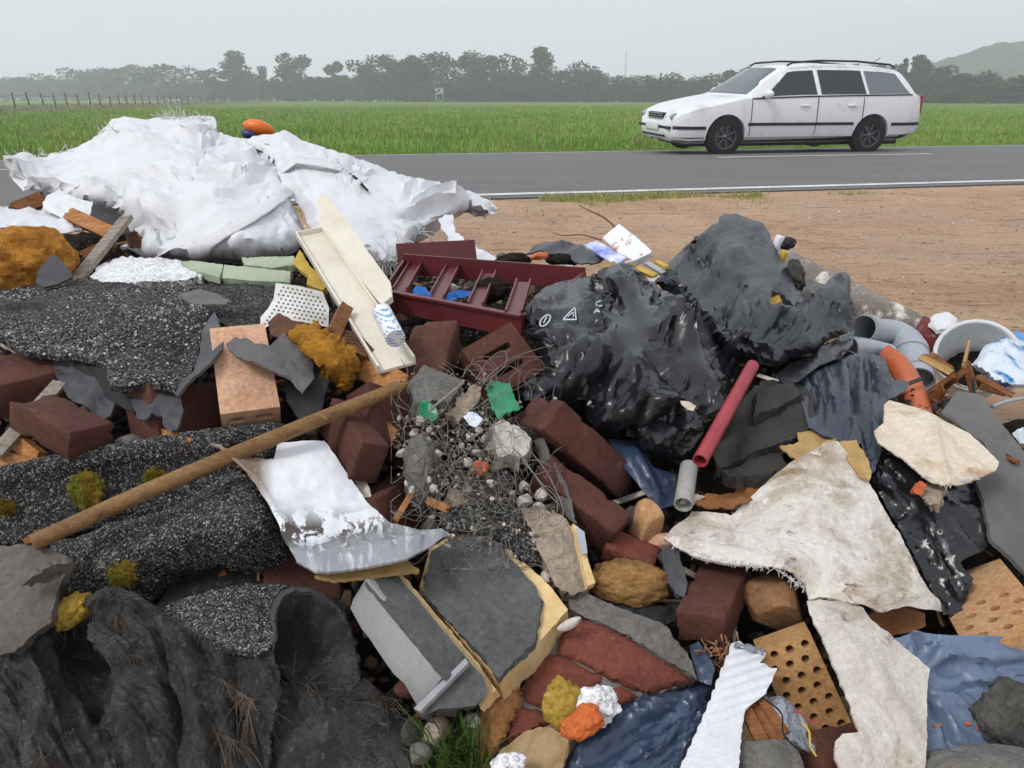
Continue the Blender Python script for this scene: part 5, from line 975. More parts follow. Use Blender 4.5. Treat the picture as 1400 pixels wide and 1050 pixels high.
VF = plate_holes([(-.0575, -.0575), (.0575, -.0575), (.0575, .0575), (-.0575, .0575)], [slot(-.002, -.02, .062, .012), slot(-.002, .02, .062, .012)], .075)
brick((.115, .115, .075), {(-1, -1, 1): (633, 480), (1, -1, 1): (698, 436), (1, 1, 1): (744, 503), (1, 1, -1): (736, 528)}, .05, M_MAR, 'maroon brick with two slots below the slatted crate', 5, VF=VF)
brick((.24, .071, .115), {(-1, -1, 1): (742, 586), (-1, 1, 1): (772, 550), (1, 1, 1): (872, 641), (1, -1, 1): (848, 684)}, .05, M_MAR, 'upper of two parallel maroon bricks beside the wire tangle', 6, chip=.005)
brick((.22, .071, .1), {(-1, 1, 1): (757, 617), (1, 1, 1): (865, 698), (1, -1, 1): (838, 732), (-1, -1, 1): (733, 650), (1, -1, -1): (822, 764)}, .05, M_MAR, 'lower of two parallel maroon bricks beside the wire tangle', 7, chip=.006)
brick((.24, .071, .1), {(-1, -1, 1): (438, 534), (1, -1, 1): (488, 610), (1, 1, 1): (537, 617), (-1, 1, 1): (500, 560), (1, 1, -1): (518, 663), (1, -1, -1): (480, 643)}, .05, M_MAR, 'maroon brick crossing under the wooden handle', 8)
blk('brick', 560, 590, -.045, BR, 50, 30, 40, M_MAR, 'maroon brick half hidden left of the wire tangle', 'brick', seed=9, chip=.003); blk('brick', 548, 700, -.05, BR, 70, 10, 70, M_MAR, 'maroon brick buried behind the white laminate tip', 'brick', seed=10, chip=.003); blk('brick', 412, 800, -.05, (.12, .1, .07), 20, 10, 15, M_MAR, 'maroon brick corner below the laminate sheet', 'brick', seed=11)
brick((.2, .1, .071), {(-1, -1, 1): (960, 770), (-1, 1, 1): (1022, 774), (1, 1, 1): (995, 846), (1, -1, 1): (922, 835), (1, -1, -1): (926, 876), (1, 1, -1): (990, 886)}, .07, M_MAR, 'maroon brick between tan rock and brown stone', 12)
blk('brick', 862, 757, .03, (.085, .05, .036), 10, 15, -20, M_RBRICK, 'red brick shard beside the tan porous rock', 'brick shard', seed=13, chip=.004)
# peach hollow brick
V, F = plate_holes([(-.0575, -.026), (.0575, -.026), (.0575, .026), (-.0575, .026)], [slot(-.026, 0, .036, .017), slot(.026, 0, .036, .017)], .24); V = V[:, [2, 0, 1]]
brick((.24, .115, .052), {(-1, -1, 1): (297, 437), (1, -1, 1): (296, 571), (1, 1, 1): (384, 551), (1, 1, -1): (390, 575), (1, -1, -1): (303, 592), (-1, 1, 1): (350, 453)}, .07, M_PEACH, 'peach brick with two slots in its end', 14, VF=(V, F))
scrap([(309, 471), (322, 464), (345, 470), (368, 476), (385, 460), (412, 478), (424, 492), (428, 520), (412, 540), (398, 520), (380, 512), (362, 505), (345, 496), (325, 490), (313, 480)], [(312, 474, 1.36), (345, 480, 1.33), (385, 462, 1.42), (426, 515, 1.36), (395, 515, 1.31)], M_BITUM_LT, 'torn grey felt scrap lying across the peach brick', noise=((.01, 12, 'r'),))
scrap([(385, 500), (410, 495), (450, 521), (436, 572), (410, 574), (392, 547), (388, 520)], [(388, 505, 1.38), (448, 522, 1.37), (425, 570, 1.31)], M_BITUM_DK, 'black felt scrap between peach brick and wooden handle')
plank('split_board', at(478, 490, 1.50), at(545, 530, 1.40), .055, .02, TOCAM + [.2, 0, .3], M_WOOD, 'split brown wood piece right of the amber foam', 'wood piece', seed=12, splinter=.2); plank('split_board', at(500, 565, 1.36), at(540, 600, 1.33), .03, .012, TOCAM, M_WOOD, 'orange wood sliver beside the bricks under the handle end', 'sliver', seed=13, splinter=.2)
plank('split_board', at(-6, 622, 1.24), at(82, 524, 1.36), .024, .010, TOCAM, M_GWOOD, 'pale grey lath sticking up at the left edge', 'lath', seed=14, splinter=.08); plank('split_board', at(-8, 632, 1.27), at(60, 640, 1.25), .035, .018, TOCAM, M_WOOD, 'splintered orange wood at the left edge under the lath', 'wood piece', seed=15, splinter=.08); plank('split_board', at(20, 600, 1.29), at(55, 628, 1.25), .025, .015, TOCAM, M_WOOD, 'second orange splinter beside the left maroon brick', 'sliver', seed=16, splinter=.08)
plank('split_board', at(214, 595, 1.30), at(262, 612, 1.25), .03, .012, TOCAM, M_WOOD, 'orange wood sliver behind the felt fold', 'sliver', seed=17, splinter=.05); lump('concrete_lump', 175, 610, .02, (.03, .02, .03), .2, M_CONC, 'grey rubble lump behind the felt fold', 'rubble', sub=3, cuts=5, seed=4)
# ------------------------------------------------------------------ left foreground: mineral felt, handle, cloth
FA = patch('roofing_felt', [(-15, 657), (0, 654), (43, 643), (86, 631), (137, 620), (200, 614), (286, 606), (306, 598), (380, 590), (388, 620), (340, 645), (250, 695), (150, 725), (70, 742), (-15, 752)], [(0, 656, 1.215), (137, 622, 1.245), (286, 608, 1.265), (380, 592, 1.295), (0, 748, 1.185), (150, 722, 1.225), (330, 642, 1.265), (60, 690, 1.20), (220, 660, 1.245)], M_FELT2, px=5, thick=.008, jag=1.5, noise=[(.006, 7, 'n'), (.003, 20, 'n')], folds=[([(-10, 665), (86, 640), (200, 622), (300, 606), (380, 597)], .03, 12)], edge=(9, .03), seed=41, label='upper rolled fold of mineral roofing felt at left', cat='roofing felt')
grit_on(FA, 'mineral_coating', 5200, (.0009, .0022), ['#565554', '#7d7b79', '#3a3a39', '#a5a39e', '#2a2a2a'], mask=lambda c, q: .45 + 1.4 * fbm(c * 7, 4), seed=4)
FB = patch('roofing_felt', [(70, 742), (95, 740), (150, 718), (240, 690), (300, 655), (318, 640), (345, 652), (372, 700), (386, 735), (396, 790), (380, 802), (335, 786), (300, 770), (262, 782), (235, 800), (210, 820), (195, 832), (150, 818), (110, 818), (88, 800), (72, 772)], [(95, 745, 1.165), (240, 692, 1.195), (318, 645, 1.24), (150, 765, 1.105), (250, 730, 1.115), (350, 695, 1.145), (330, 750, 1.135), (330, 786, 1.215), (395, 792, 1.24), (262, 782, 1.19), (200, 828, 1.17), (105, 816, 1.12)], M_FELT2, px=5, thick=.008, jag=1.5, noise=[(.006, 7, 'n'), (.003, 22, 'n')], edge=(14, .03), seed=42, label='lower sagging fold of mineral roofing felt under the handle', cat='roofing felt')
grit_on(FB, 'mineral_coating', 5200, (.0009, .0022), ['#5f5e5c', '#83827f', '#404040', '#a9a7a2', '#333333'], mask=lambda c, q: .45 + 1.4 * fbm(c * 7, 4), seed=5)
rod('broom_handle', [(46, 742, 1.075), (200, 672, 1.135), (400, 588, 1.235), (545, 530, 1.335)], [.0125, .0128, .0128, .0126, .012], M_STICK, 'long worn wooden handle lying diagonally over the felt', 'handle', n=14, m=40)
rod('broom_handle_tip', [(542, 531, 1.333), (557, 525, 1.345)], [.0085, .008, .004], M_STICK, n=12, m=6)
o = bpy.data.objects['broom_handle_tip']; hb = bpy.data.objects['broom_handle']; o.name = 'turned_tip'; o.parent = hb; o.location = o.location - hb.location
scrap([(30, 738), (50, 725), (62, 722), (58, 732), (44, 742), (34, 744)], [(32, 740, 1.085), (60, 724, 1.10)], M_BRPAPER, 'curled reddish leaf at the lower end of the handle', 'leaf', 'dry_leaf')
for i, (x, y, v, s, lb) in enumerate(((118, 672, 1.20, .024, 'green and rust moss clump on the upper felt fold'), (212, 652, 1.235, .016, 'small dull moss tuft above the handle'), (168, 786, 1.08, .019, 'bright moss cushion on the lower felt fold'), (10, 694, 1.19, .012, 'tiny moss tuft at the left edge of the felt'))):
    o = lump('moss_clump', x, y, v, (s, s * (1.2 if i == 0 else .8), s * .3), .2, M_MOSS, lb, 'moss', sub=5, seed=i + 3, amp=.8, freq=2.2, ridge=.2)
    mb = MB(); c = at(x, y, v)
    for q in range(110): d = norm(rng.normal(size=3) + TOCAM * .6); b = c + d * s * np.array([.8, .5, .8]); mb.add(*tube([b, b + d * .004 + rng.normal(size=3) * .002, b + d * .008 + rng.normal(size=3) * .003], [.0006, .0005, .0002], 3))
    tag(mb.build('moss_shoots', M_MOSS, o), kind='stuff')
patch('cloth_and_gap_shade', [(205, 838), (235, 795), (265, 775), (330, 772), (400, 785), (470, 822), (478, 845), (440, 822), (395, 806), (340, 806), (290, 812), (240, 828)], [(210, 836, 1.15), (265, 778, 1.22), (400, 788, 1.24), (475, 838, 1.17), (300, 810, 1.16)], M_CLOTH, px=5, thick=.005, noise=[(.008, 9, 'n')], seed=43, label='black sheet standing in for shade in the gap under the lower felt fold', cat='cloth')  # dark sheet added to paint the shade below the fold
S1 = patch('slate_slab', [(-15, 752), (40, 745), (62, 748), (101, 768), (82, 800), (74, 830), (72, 850), (42, 872), (20, 892), (-15, 898)], [(0, 752, 1.09), (100, 768, 1.08), (0, 893, 1.0), (70, 850, 1.02), (40, 800, 1.04)], M_SLATE, px=5, thick=.02, jag=4, jfreq=.08, noise=[(.006, 14, 'n'), (.003, 35, 'r')], seed=44, label='flaking grey-brown slab at the left edge', cat='slab')
patch('flake', [(28, 803), (45, 783), (70, 772), (100, 766), (98, 778), (78, 790), (48, 798)], [(30, 800, 1.01), (98, 770, 1.045), (50, 785, 1.015)], M_SLATE, S1, px=4, thick=.008, jag=3, noise=[(.006, 40, 'r')], seed=45)
lump('foam_clump', 98, 836, 1.06, (.03, .02, .02), .7, M_YFOAM, 'dirty yellow foam crumb beside the grey slab', 'foam', sub=5, amp=.4, freq=2.2, ridge=.12, seed=46)
# curled felt tongue with its dark hollow
FC = patch('roofing_felt', [(206, 842), (240, 820), (290, 806), (345, 798), (395, 800), (382, 808), (372, 822), (369, 840), (374, 862), (370, 884), (356, 894), (320, 889), (290, 881), (262, 868), (236, 852)], [(212, 838, 1.07), (290, 808, 1.10), (345, 800, 1.115), (390, 802, 1.12), (370, 845, 1.075), (356, 890, .985), (290, 878, 1.0), (300, 840, 1.065), (240, 848, 1.05)], M_FELT2, px=4, thick=.007, jag=1, noise=[(.004, 12, 'n'), (.002, 40, 'n')], seed=47, label='curled tongue of mineral felt in the left foreground', cat='roofing felt')
grit_on(FC, 'mineral_coating', 3600, (.0008, .002), ['#5f5e5c', '#83827f', '#404040', '#a9a7a2', '#333333'], seed=6)
patch('felt_rim', [(369, 842), (373, 822), (384, 808), (400, 801), (425, 803), (447, 812), (466, 828), (472, 845), (462, 835), (444, 820), (424, 811), (404, 810), (390, 817), (381, 832), (378, 850), (380, 872), (372, 888), (366, 880), (372, 862)], [(370, 850, 1.06), (400, 803, 1.10), (447, 813, 1.10), (470, 840, 1.09), (374, 885, 1.0)], M_BITUM, FC, px=3, thick=.008, jag=.5, edge=(4, .006), seed=48)
patch('cloth_and_gap_shade', [(374, 830), (400, 808), (440, 812), (468, 832), (484, 870), (494, 930), (470, 965), (420, 955), (385, 925), (372, 890)], [(380, 835, 1.15), (440, 820, 1.16), (480, 870, 1.10), (490, 930, 1.05), (385, 925, 1.045), (420, 870, 1.15)], M_CLOTH, px=4, thick=.006, jag=4, noise=[(.012, 14, 'n'), (.006, 40, 'r')], seed=49, label='black sheet standing in for the shade inside the curled felt tongue', cat='cloth')  # the curl's shaded inside, painted as a set-back black sheet
CL = patch('cloth_and_gap_shade', [(-15, 1065), (-15, 905), (25, 891), (60, 862), (85, 838), (112, 820), (145, 804), (166, 802), (192, 814), (226, 840), (265, 868), (300, 880), (350, 894), (374, 890), (384, 940), (372, 1000), (365, 1065)], [(-10, 1060, .93), (0, 905, 1.05), (60, 865, 1.06), (112, 822, 1.06), (150, 806, 1.06), (226, 842, 1.035), (300, 882, 1.0), (372, 892, 1.0), (370, 1050, .95), (180, 1050, .92), (110, 895, 1.09), (180, 900, 1.0), (50, 960, .97), (280, 960, .96)], M_CLOTH, px=3.5, thick=.006, jag=6, jfreq=.12, noise=[(.008, 9, 'c'), (.003, 60, 'n')], cloth=dict(grow=.22, dirs=(80, 60), patchy=.8),
    folds=[([(20, 900), (62, 868), (110, 828), (150, 812), (192, 822), (230, 850)], .02, 9), ([(105, 850), (125, 890), (120, 960)], -.045, 16), ([(40, 900), (60, 960), (60, 1050)], .02, 12), ([(150, 850), (175, 920), (190, 1040)], .022, 12), ([(255, 880), (270, 950), (285, 1050)], .018, 12), ([(210, 860), (225, 950), (235, 1050)], -.02, 10), ([(320, 900), (330, 1000)], -.02, 10)], streak=[(80, .006, 16, 4)], seed=50, label='crumpled frayed black fabric filling the lower left corner', cat='cloth')
fringe(CL, [(-5, 905), (60, 865), (150, 806), (226, 842), (300, 882)], 170, .03, M_BTHREAD, down=1.2, r=.0005, seed=7, spread=.5); fringe(CL, [(40, 960), (60, 1040), (100, 1000)], 160, .03, M_BTHREAD, down=1.5, r=.0004, seed=8, spread=.45); fringe(CL, [(300, 930), (345, 960), (330, 1020), (290, 1000)], 420, .045, plain('pale_fibre', '#7a6c5c', .8, '#3d352e', 20), name='fibre_strands', down=1.5, r=.0004, spread=.45, seed=9); fringe(CL, [(150, 840), (190, 870), (160, 900), (210, 900)], 120, .025, M_BTHREAD, down=1.3, r=.0004, seed=10, spread=.5)
CL2 = patch('cloth_and_gap_shade', [(350, 1065), (368, 985), (385, 930), (420, 950), (470, 960), (496, 925), (522, 945), (546, 976), (565, 1012), (600, 1035), (612, 1065)], [(360, 1050, .96), (390, 935, 1.03), (496, 928, 1.05), (546, 980, 1.035), (605, 1055, .985), (450, 1010, .97)], M_CLOTH, px=4, thick=.006, jag=5, noise=[(.008, 10, 'c'), (.003, 60, 'n')], cloth=dict(grow=.22, dirs=(50,), patchy=.8), seed=51, label='dark frayed cloth below the grey insulated blocks', cat='cloth')
fringe(CL2, [(385, 935), (470, 962), (520, 950), (580, 1030)], 150, .05, M_BTHREAD, down=.7, r=.0005, seed=11)
for i, (x, y, s, mt, lb) in enumerate(((556, 938, .02, M_MAR, 'small reddish rubble lump under the light grey block'), (582, 950, .014, M_CONC, 'small grey pebble beside the reddish rubble lump'), (597, 1005, .024, M_CREAMPL, 'tan stone beside the grass tuft at the bottom'), (560, 1000, .02, M_CONC_DK, 'dark stone at the bottom between cloth and tan stone'), (645, 985, .012, M_PLAST, 'pale pebble on the peach wool'), (574, 1030, .018, M_CONC, 'grey stone at the bottom edge next to the cloth'))):
    lump('rubble_stone', x, y, .06, (s, s * .8, s * .8), i * .7, mt, lb, 'stone', sub=3, cuts=4, seed=i + 20)
n = 160; b0 = at(625, 1035, .05); P = b0 + np.stack([rng.normal(0, .016, n), rng.normal(0, .012, n), np.zeros(n) - .02], -1); blades('grass_tuft', P, rng.uniform(.03, .09, n), rng.uniform(.0012, .0022, n), np.array([.05, .1, .015]) * rng.uniform(.5, 1.3, (n, 1)), 'tuft of dark green grass at the bottom of the heap', lean=.9)
# peeling white laminate sheet
LM = patch('laminate_sheet', [(286, 607), (305, 617), (340, 626), (374, 629), (380, 606), (443, 603), (456, 621), (475, 650), (500, 684), (530, 712), (575, 728), (618, 733), (588, 751), (555, 766), (510, 774), (460, 782), (432, 784), (405, 771), (392, 750), (380, 722), (368, 698), (350, 668), (330, 641), (308, 624)], [(288, 608, 1.20), (380, 607, 1.26), (443, 604, 1.28), (500, 684, 1.21), (616, 733, 1.14), (555, 764, 1.06), (432, 780, 1.03), (395, 750, 1.06), (370, 700, 1.11), (440, 680, 1.18), (480, 735, 1.12)], M_LAM, px=4.5, thick=.004, jag=1.2, noise=[(.004, 9, 'n'), (.002, 30, 'r')], folds=[([(395, 755), (430, 768), (500, 755), (600, 735)], .012, 10), ([(300, 615), (350, 660), (385, 720)], .008, 8)], seed=52, label='peeling white laminate sheet with brown flaked patches', cat='laminate')
scrap([(430, 786), (500, 776), (557, 767), (574, 780), (520, 786), (455, 793)], [(432, 787, 1.05), (557, 768, 1.10), (520, 786, 1.07)], M_TANPAPER, 'tan board edge under the front of the laminate', 'board edge', 'board_edge', thick=.006)
scrap([(480, 648), (497, 648), (512, 690), (520, 720), (505, 690), (492, 672)], [(485, 650, 1.28), (518, 715, 1.2)], M_BEIGE, 'beige paper strip behind the laminate', 'paper', 'paper_strip')
# grey insulated blocks
e = group_of('insulated_block', 560, 890, .05, 'light grey rendered block with dark mortar side and cream core', 'block')
rf = block('render_face', (.21, .07, .06), {(-1, 1, 1): (497, 797), (1, 1, 1): (607, 928), (-1, -1, 1): (471, 828), (1, -1, 1): (565, 968), (-1, 1, -1): (541, 784), (1, 1, -1): (645, 912)}, .11, M_RENDER, parent=e, seed=3, chip=.003, r=.002)
patch('mortar_face', [(500, 796), (541, 783), (648, 912), (609, 927)], [(498, 797, corner_depth(rf, (-1, 1, 1), .006)), (541, 784, corner_depth(rf, (-1, 1, -1), .006)), (645, 912, corner_depth(rf, (1, 1, -1), .006)), (607, 928, corner_depth(rf, (1, 1, 1), .006))], M_GMORT, e, px=5, thick=.005, jag=2, noise=[(.003, 40, 'n')], seed=53)
patch('cream_core', [(541, 784), (549, 783), (600, 845), (655, 908), (677, 943), (656, 968), (648, 915)], [(545, 785, 1.11), (600, 845, 1.085), (650, 912, 1.035), (676, 943, 1.0), (656, 966, .99)], M_XPS, e, px=4, thick=.018, jag=3, noise=[(.003, 40, 'n')], seed=54)
patch('mortar_foot', [(566, 969), (609, 928), (640, 903), (660, 925), (668, 945), (650, 965), (600, 970), (578, 979)], [(568, 970, .965), (640, 905, 1.0), (666, 945, .985), (580, 977, .96)], M_GMORT, e, px=5, thick=.035, jag=2, noise=[(.004, 40, 'n')], seed=55); patch('ledge', [(566, 968), (636, 900), (640, 906), (574, 973)], [(566, 968, .955), (638, 903, .985), (574, 973, .95)], M_RENDER, e, px=4, thick=.008, jag=.5, seed=56)
e = group_of('insulated_block', 680, 830, .05, 'dark grey mortar slab on cream insulation right of the light block', 'block')
patch('cream_core', [(574, 802), (587, 750), (617, 733), (665, 718), (756, 806), (776, 833), (729, 887), (682, 933), (660, 906), (625, 868)], [(580, 800, 1.145), (617, 736, 1.20), (665, 720, 1.21), (775, 833, 1.10), (682, 930, 1.015), (660, 850, 1.10)], M_XPS, e, px=6, thick=.05, jag=2, noise=[(.003, 30, 'n')], seed=57)
patch('mortar_layer', [(580, 798), (590, 754), (617, 738), (640, 731), (662, 723), (700, 766), (733, 803), (739, 822), (737, 850), (730, 880), (682, 927), (667, 912), (663, 900), (627, 863), (580, 814)], [(580, 800, 1.13), (617, 738, 1.185), (662, 724, 1.195), (736, 812, 1.115), (682, 925, 1.005), (660, 850, 1.085)], M_GMORT, e, px=5, thick=.010, jag=3, jfreq=.1, noise=[(.004, 25, 'n'), (.003, 60, 'r')], folds=[([(610, 775), (650, 830), (670, 855)], .008, 7), ([(600, 770), (640, 830)], -.006, 6)], ribs=[(125, .0012, 22)], seed=58)
# plaster slab with yellow edge
e = group_of('plaster_slab', 760, 760, .05, 'crumbling cream plaster slab with a yellow edge strip', 'slab')
patch('plaster', [(708, 697), (740, 696), (773, 709), (784, 724), (795, 768), (803, 806), (782, 816), (760, 802), (745, 770), (727, 735)], [(712, 700, 1.24), (773, 711, 1.21), (803, 804, 1.14), (760, 800, 1.14), (750, 750, 1.17)], M_CREAMPL, e, px=4, thick=.03, jag=4, jfreq=.12, noise=[(.009, 30, 'n'), (.005, 60, 'r')], seed=59)
patch('edge_strip', [(783, 716), (791, 721), (800, 752), (814, 797), (804, 801), (795, 762)], [(785, 718, 1.19), (812, 798, 1.115), (800, 755, 1.155)], M_XPS, e, px=4, thick=.012, jag=1, seed=60); patch('grey_tape', [(788, 720), (799, 727), (803, 756), (796, 758), (790, 738)], [(790, 722, 1.18), (801, 756, 1.14)], M_PVC, e, px=4, thick=.003, jag=1, seed=61)
# masonry chunk: bricks bedded in mortar
e = group_of('masonry_chunk', 820, 930, .03, 'broken piece of red brick wall with grey mortar', 'masonry'); MC = [(780, 815, 1.17), (950, 925, 1.065), (700, 1000, 1.035), (830, 960, 1.045), (860, 860, 1.115)]
patch('mortar_bed', [(693, 1018), (700, 962), (716, 938), (736, 895), (760, 866), (774, 815), (790, 808), (850, 834), (912, 861), (946, 904), (954, 930), (880, 958), (800, 1000)], MC, M_MORTAR, e, px=6, thick=.06, jag=5, jfreq=.08, noise=[(.006, 30, 'n'), (.004, 60, 'r')], seed=62)
def shift(c, d): return [(a, b, v - d) for a, b, v in c]
for i, (o_, lb) in enumerate((([(768, 872), (795, 842), (826, 853), (872, 876), (930, 912), (946, 930), (884, 950), (838, 930), (800, 910), (764, 893)], 0), ([(716, 945), (738, 897), (762, 896), (800, 914), (824, 928), (812, 940), (770, 962), (748, 968), (722, 962)], 0), ([(846, 938), (872, 952), (850, 966), (826, 972), (815, 955)], 0), ([(700, 966), (716, 968), (746, 974), (752, 988), (724, 1002), (694, 1014)], 0))):
    patch('brick', o_, shift(MC, .012), M_RBRICK, e, px=5, thick=.02, jag=3, jfreq=.1, noise=[(.004, 30, 'n'), (.003, 70, 'r')], edge=(6, .008), seed=63 + i)
patch('mortar_cap', [(776, 812), (790, 806), (850, 833), (902, 853), (914, 861), (946, 905), (953, 928), (934, 916), (900, 896), (860, 871), (822, 851), (796, 843), (780, 834)], shift(MC, .02), M_CONC, e, px=5, thick=.02, jag=4, noise=[(.008, 24, 'n'), (.004, 60, 'r')], seed=70)
lump('plaster_sliver', 779, 853, 1.085, (.02, .007, .008), .45, M_PLAST, 'white plaster sliver on the masonry corner', 'plaster', sub=3, cuts=3, seed=9)
lump('sponge', 772, 966, .1, (.028, .034, .022), .3, M_YFOAM, 'yellow sponge lump in front of the masonry', 'sponge', sub=5, amp=.35, freq=1.8, ridge=.05, seed=4)
e = group_of('foam_scrap', 808, 975, .1, 'white and orange foam scrap beside the yellow sponge', 'foam'); lump('white_foam', 812, 966, .105, (.034, .024, .022), .3, M_EPS, parent=e, sub=5, amp=.45, freq=1.9, seed=5); lump('orange_foam', 797, 988, .12, (.028, .018, .018), .6, plain('orange_foam_skin', '#d5733a', .9, '#c45f28', 14, (60, .008)), parent=e, sub=5, amp=.4, freq=1.7, seed=6)
scrap([(664, 1065), (690, 1030), (720, 1004), (752, 997), (778, 1010), (772, 1065)], [(690, 1032, 1.0), (752, 998, 1.0), (772, 1050, .95), (670, 1060, .97)], M_BEIGEFILM, 'beige plastic wrapper at the bottom edge', 'wrapper', 'plastic_wrapper', noise=((.012, 14, 'r'),), thick=.004)
patch('wool_pad', [(638, 998), (655, 965), (680, 944), (706, 924), (712, 950), (702, 982), (694, 1012), (666, 1032), (650, 1032)], [(642, 1000, 1.03), (706, 928, 1.07), (690, 1010, 1.01), (668, 975, 1.02)], M_PINS, px=3.5, thick=.025, jag=6, jfreq=.15, edge=(10, .02), noise=[(.012, 24, 'n'), (.006, 60, 'r')], seed=72, label='peach coloured wool insulation beside the masonry', cat='insulation')
lump('foam_bead', 696, 1044, .08, (.022, .013, .014), .1, M_EPS, 'white foam bit at the bottom left of the wrapper', 'foam', sub=4, amp=.3, freq=2.2, seed=8)
# ------------------------------------------------------------------ wire tangle with plaster lumps
def bit(out, ctrl, mat, label, cat, name, thick=.02, **k): return patch(name, out, ctrl, mat, px=3.5, thick=thick, jag=3, jfreq=.15, label=label, cat=cat, seed=int(out[0][0] + out[0][1]), noise=k.pop('noise', [(.005, 35, 'n'), (.003, 70, 'r')]), **k)
bit([(558, 524), (579, 501), (606, 509), (634, 522), (614, 550), (568, 551)], [(560, 526, 1.36), (579, 503, 1.41), (632, 523, 1.38), (590, 549, 1.32)], M_CONC, 'flat grey concrete piece at the end of the handle', 'concrete', 'concrete_piece', .03)
bit([(618, 566), (628, 545), (648, 526), (658, 530), (655, 548), (638, 566), (625, 578)], [(620, 568, 1.31), (655, 530, 1.35)], M_CREAMPL, 'long brown plaster crust in the wire tangle', 'plaster', 'plaster_crust', .025)
bit([(673, 584), (685, 573), (708, 584), (727, 600), (722, 618), (714, 626), (695, 622), (680, 626), (676, 604)], [(674, 586, 1.30), (687, 574, 1.32), (726, 602, 1.29), (690, 624, 1.26)], M_PLAST, 'largest white plaster chunk in the wire tangle', 'plaster', 'plaster_chunk', .035)
bit([(572, 566), (576, 548), (588, 549), (596, 558), (602, 571), (592, 578), (582, 572)], [(573, 565, 1.31), (600, 572, 1.29)], M_GREENFILM, 'small crumpled bright green film by the handle end', 'film', 'green_film', .003, noise=[(.008, 30, 'r')]); bit([(664, 527), (682, 523), (697, 526), (705, 548), (712, 560), (694, 566), (682, 574), (672, 560), (668, 545)], [(665, 528, 1.39), (697, 527, 1.39), (712, 560, 1.32), (682, 573, 1.31)], M_GREENFILM, 'green plastic film below the slotted brick', 'film', 'green_film', .003, noise=[(.008, 24, 'r')])
bit([(618, 672), (632, 655), (655, 648), (690, 640), (702, 652), (690, 668), (660, 680), (640, 692), (624, 690)], [(620, 674, 1.26), (700, 650, 1.28), (640, 690, 1.23)], M_BITUM, 'dark grey rubber rag in the wire tangle', 'rag', 'rubber_rag', .006); bit([(605, 690), (615, 668), (626, 676), (632, 690), (620, 694)], [(606, 690, 1.25), (630, 690, 1.22)], M_CREAMPL, 'brown paper crumple left of the rubber rag', 'paper', 'paper_crumple', .01)
NT = bit([(600, 704), (640, 686), (672, 676), (690, 672), (706, 686), (720, 716), (738, 742), (752, 775), (735, 770), (712, 765), (690, 742), (660, 730), (640, 726), (612, 728)], [(604, 706, 1.20), (690, 675, 1.25), (748, 770, 1.17), (640, 724, 1.185), (690, 720, 1.20)], M_FELT2, 'speckled grey fibre mat behind the insulated blocks', 'fibre mat', 'fibre_mat', .008)
bit([(726, 584), (742, 590), (752, 622), (774, 662), (788, 716), (776, 708), (757, 668), (738, 632)], [(728, 587, 1.335), (752, 625, 1.29), (786, 714, 1.215)], M_BITUM_LT, 'grey plastic strip left of the parallel bricks', 'strip', 'plastic_strip', .003); bit([(700, 572), (722, 560), (745, 566), (752, 580), (735, 592), (715, 590)], [(702, 574, 1.345), (750, 575, 1.34), (720, 590, 1.31)], M_CLOTH, 'dark fuzzy clump beside the green film', 'clump', 'fuzzy_clump', .01)
bit([(635, 570), (640, 563), (652, 564), (660, 574), (652, 585), (642, 582)], [(636, 570, 1.285), (658, 578, 1.27)], M_BLUEWHITE, 'tiny blue and white wrapper in the wire tangle', 'wrapper', 'small_wrapper', .004); bit([(644, 636), (652, 628), (664, 632), (666, 644), (656, 650), (646, 648)], [(645, 638, 1.265), (664, 642, 1.255)], M_OPVC, 'small orange scrap in the wire tangle', 'scrap', 'orange_scrap', .008)
plank('split_board', at(585, 684, 1.22), at(612, 696, 1.20), .012, .006, TOCAM, M_WOOD, 'pale wood chip at the foot of the wire tangle', 'chip', seed=21, splinter=.3); plank('split_board', at(540, 712, 1.20), at(562, 676, 1.25), .010, .006, TOCAM, M_WOOD, 'thin orange stick left of the wire tangle', 'stick', seed=22, splinter=.1)
lump('concrete_lump', 578, 650, 1.27, (.030, .062, .03), .12, M_CONC, 'tall grey mortar lump at the left of the tangle', 'mortar lump', sub=5, amp=.35, freq=2.2, ridge=.12, seed=12)
PL = [(575, 574, 10), (566, 592, 7), (548, 620, 8), (586, 588, 6), (582, 603, 8), (598, 620, 9), (579, 632, 6), (586, 655, 7), (563, 670, 6), (568, 640, 6), (593, 668, 7), (602, 556, 9), (642, 598, 10), (656, 577, 8), (662, 600, 7), (652, 618, 8), (640, 632, 9), (655, 588, 6), (630, 610, 6), (716, 664, 9), (740, 676, 10), (716, 686, 12), (735, 695, 9), (698, 678, 7), (652, 712, 6), (619, 722, 9), (698, 738, 7), (718, 745, 8), (745, 790, 9), (720, 756, 5)]
for i, (x, y, s) in enumerate(PL):
    v = .085 if x < 610 or y < 640 else .075; lump('plaster_lump', x, y, v, (s / FOC * 1.25, s / FOC * 1.25 * random.uniform(.7, 1), s / FOC * 1.2), random.uniform(0, 3), M_PLAST, 'loose whitish plaster lump caught in the wire tangle', 'plaster', sub=3, amp=.3, cuts=7, seed=i + 40, flat=True, group='plaster lumps in the wire tangle')
mb = MB(); r_ = np.random.default_rng(77)
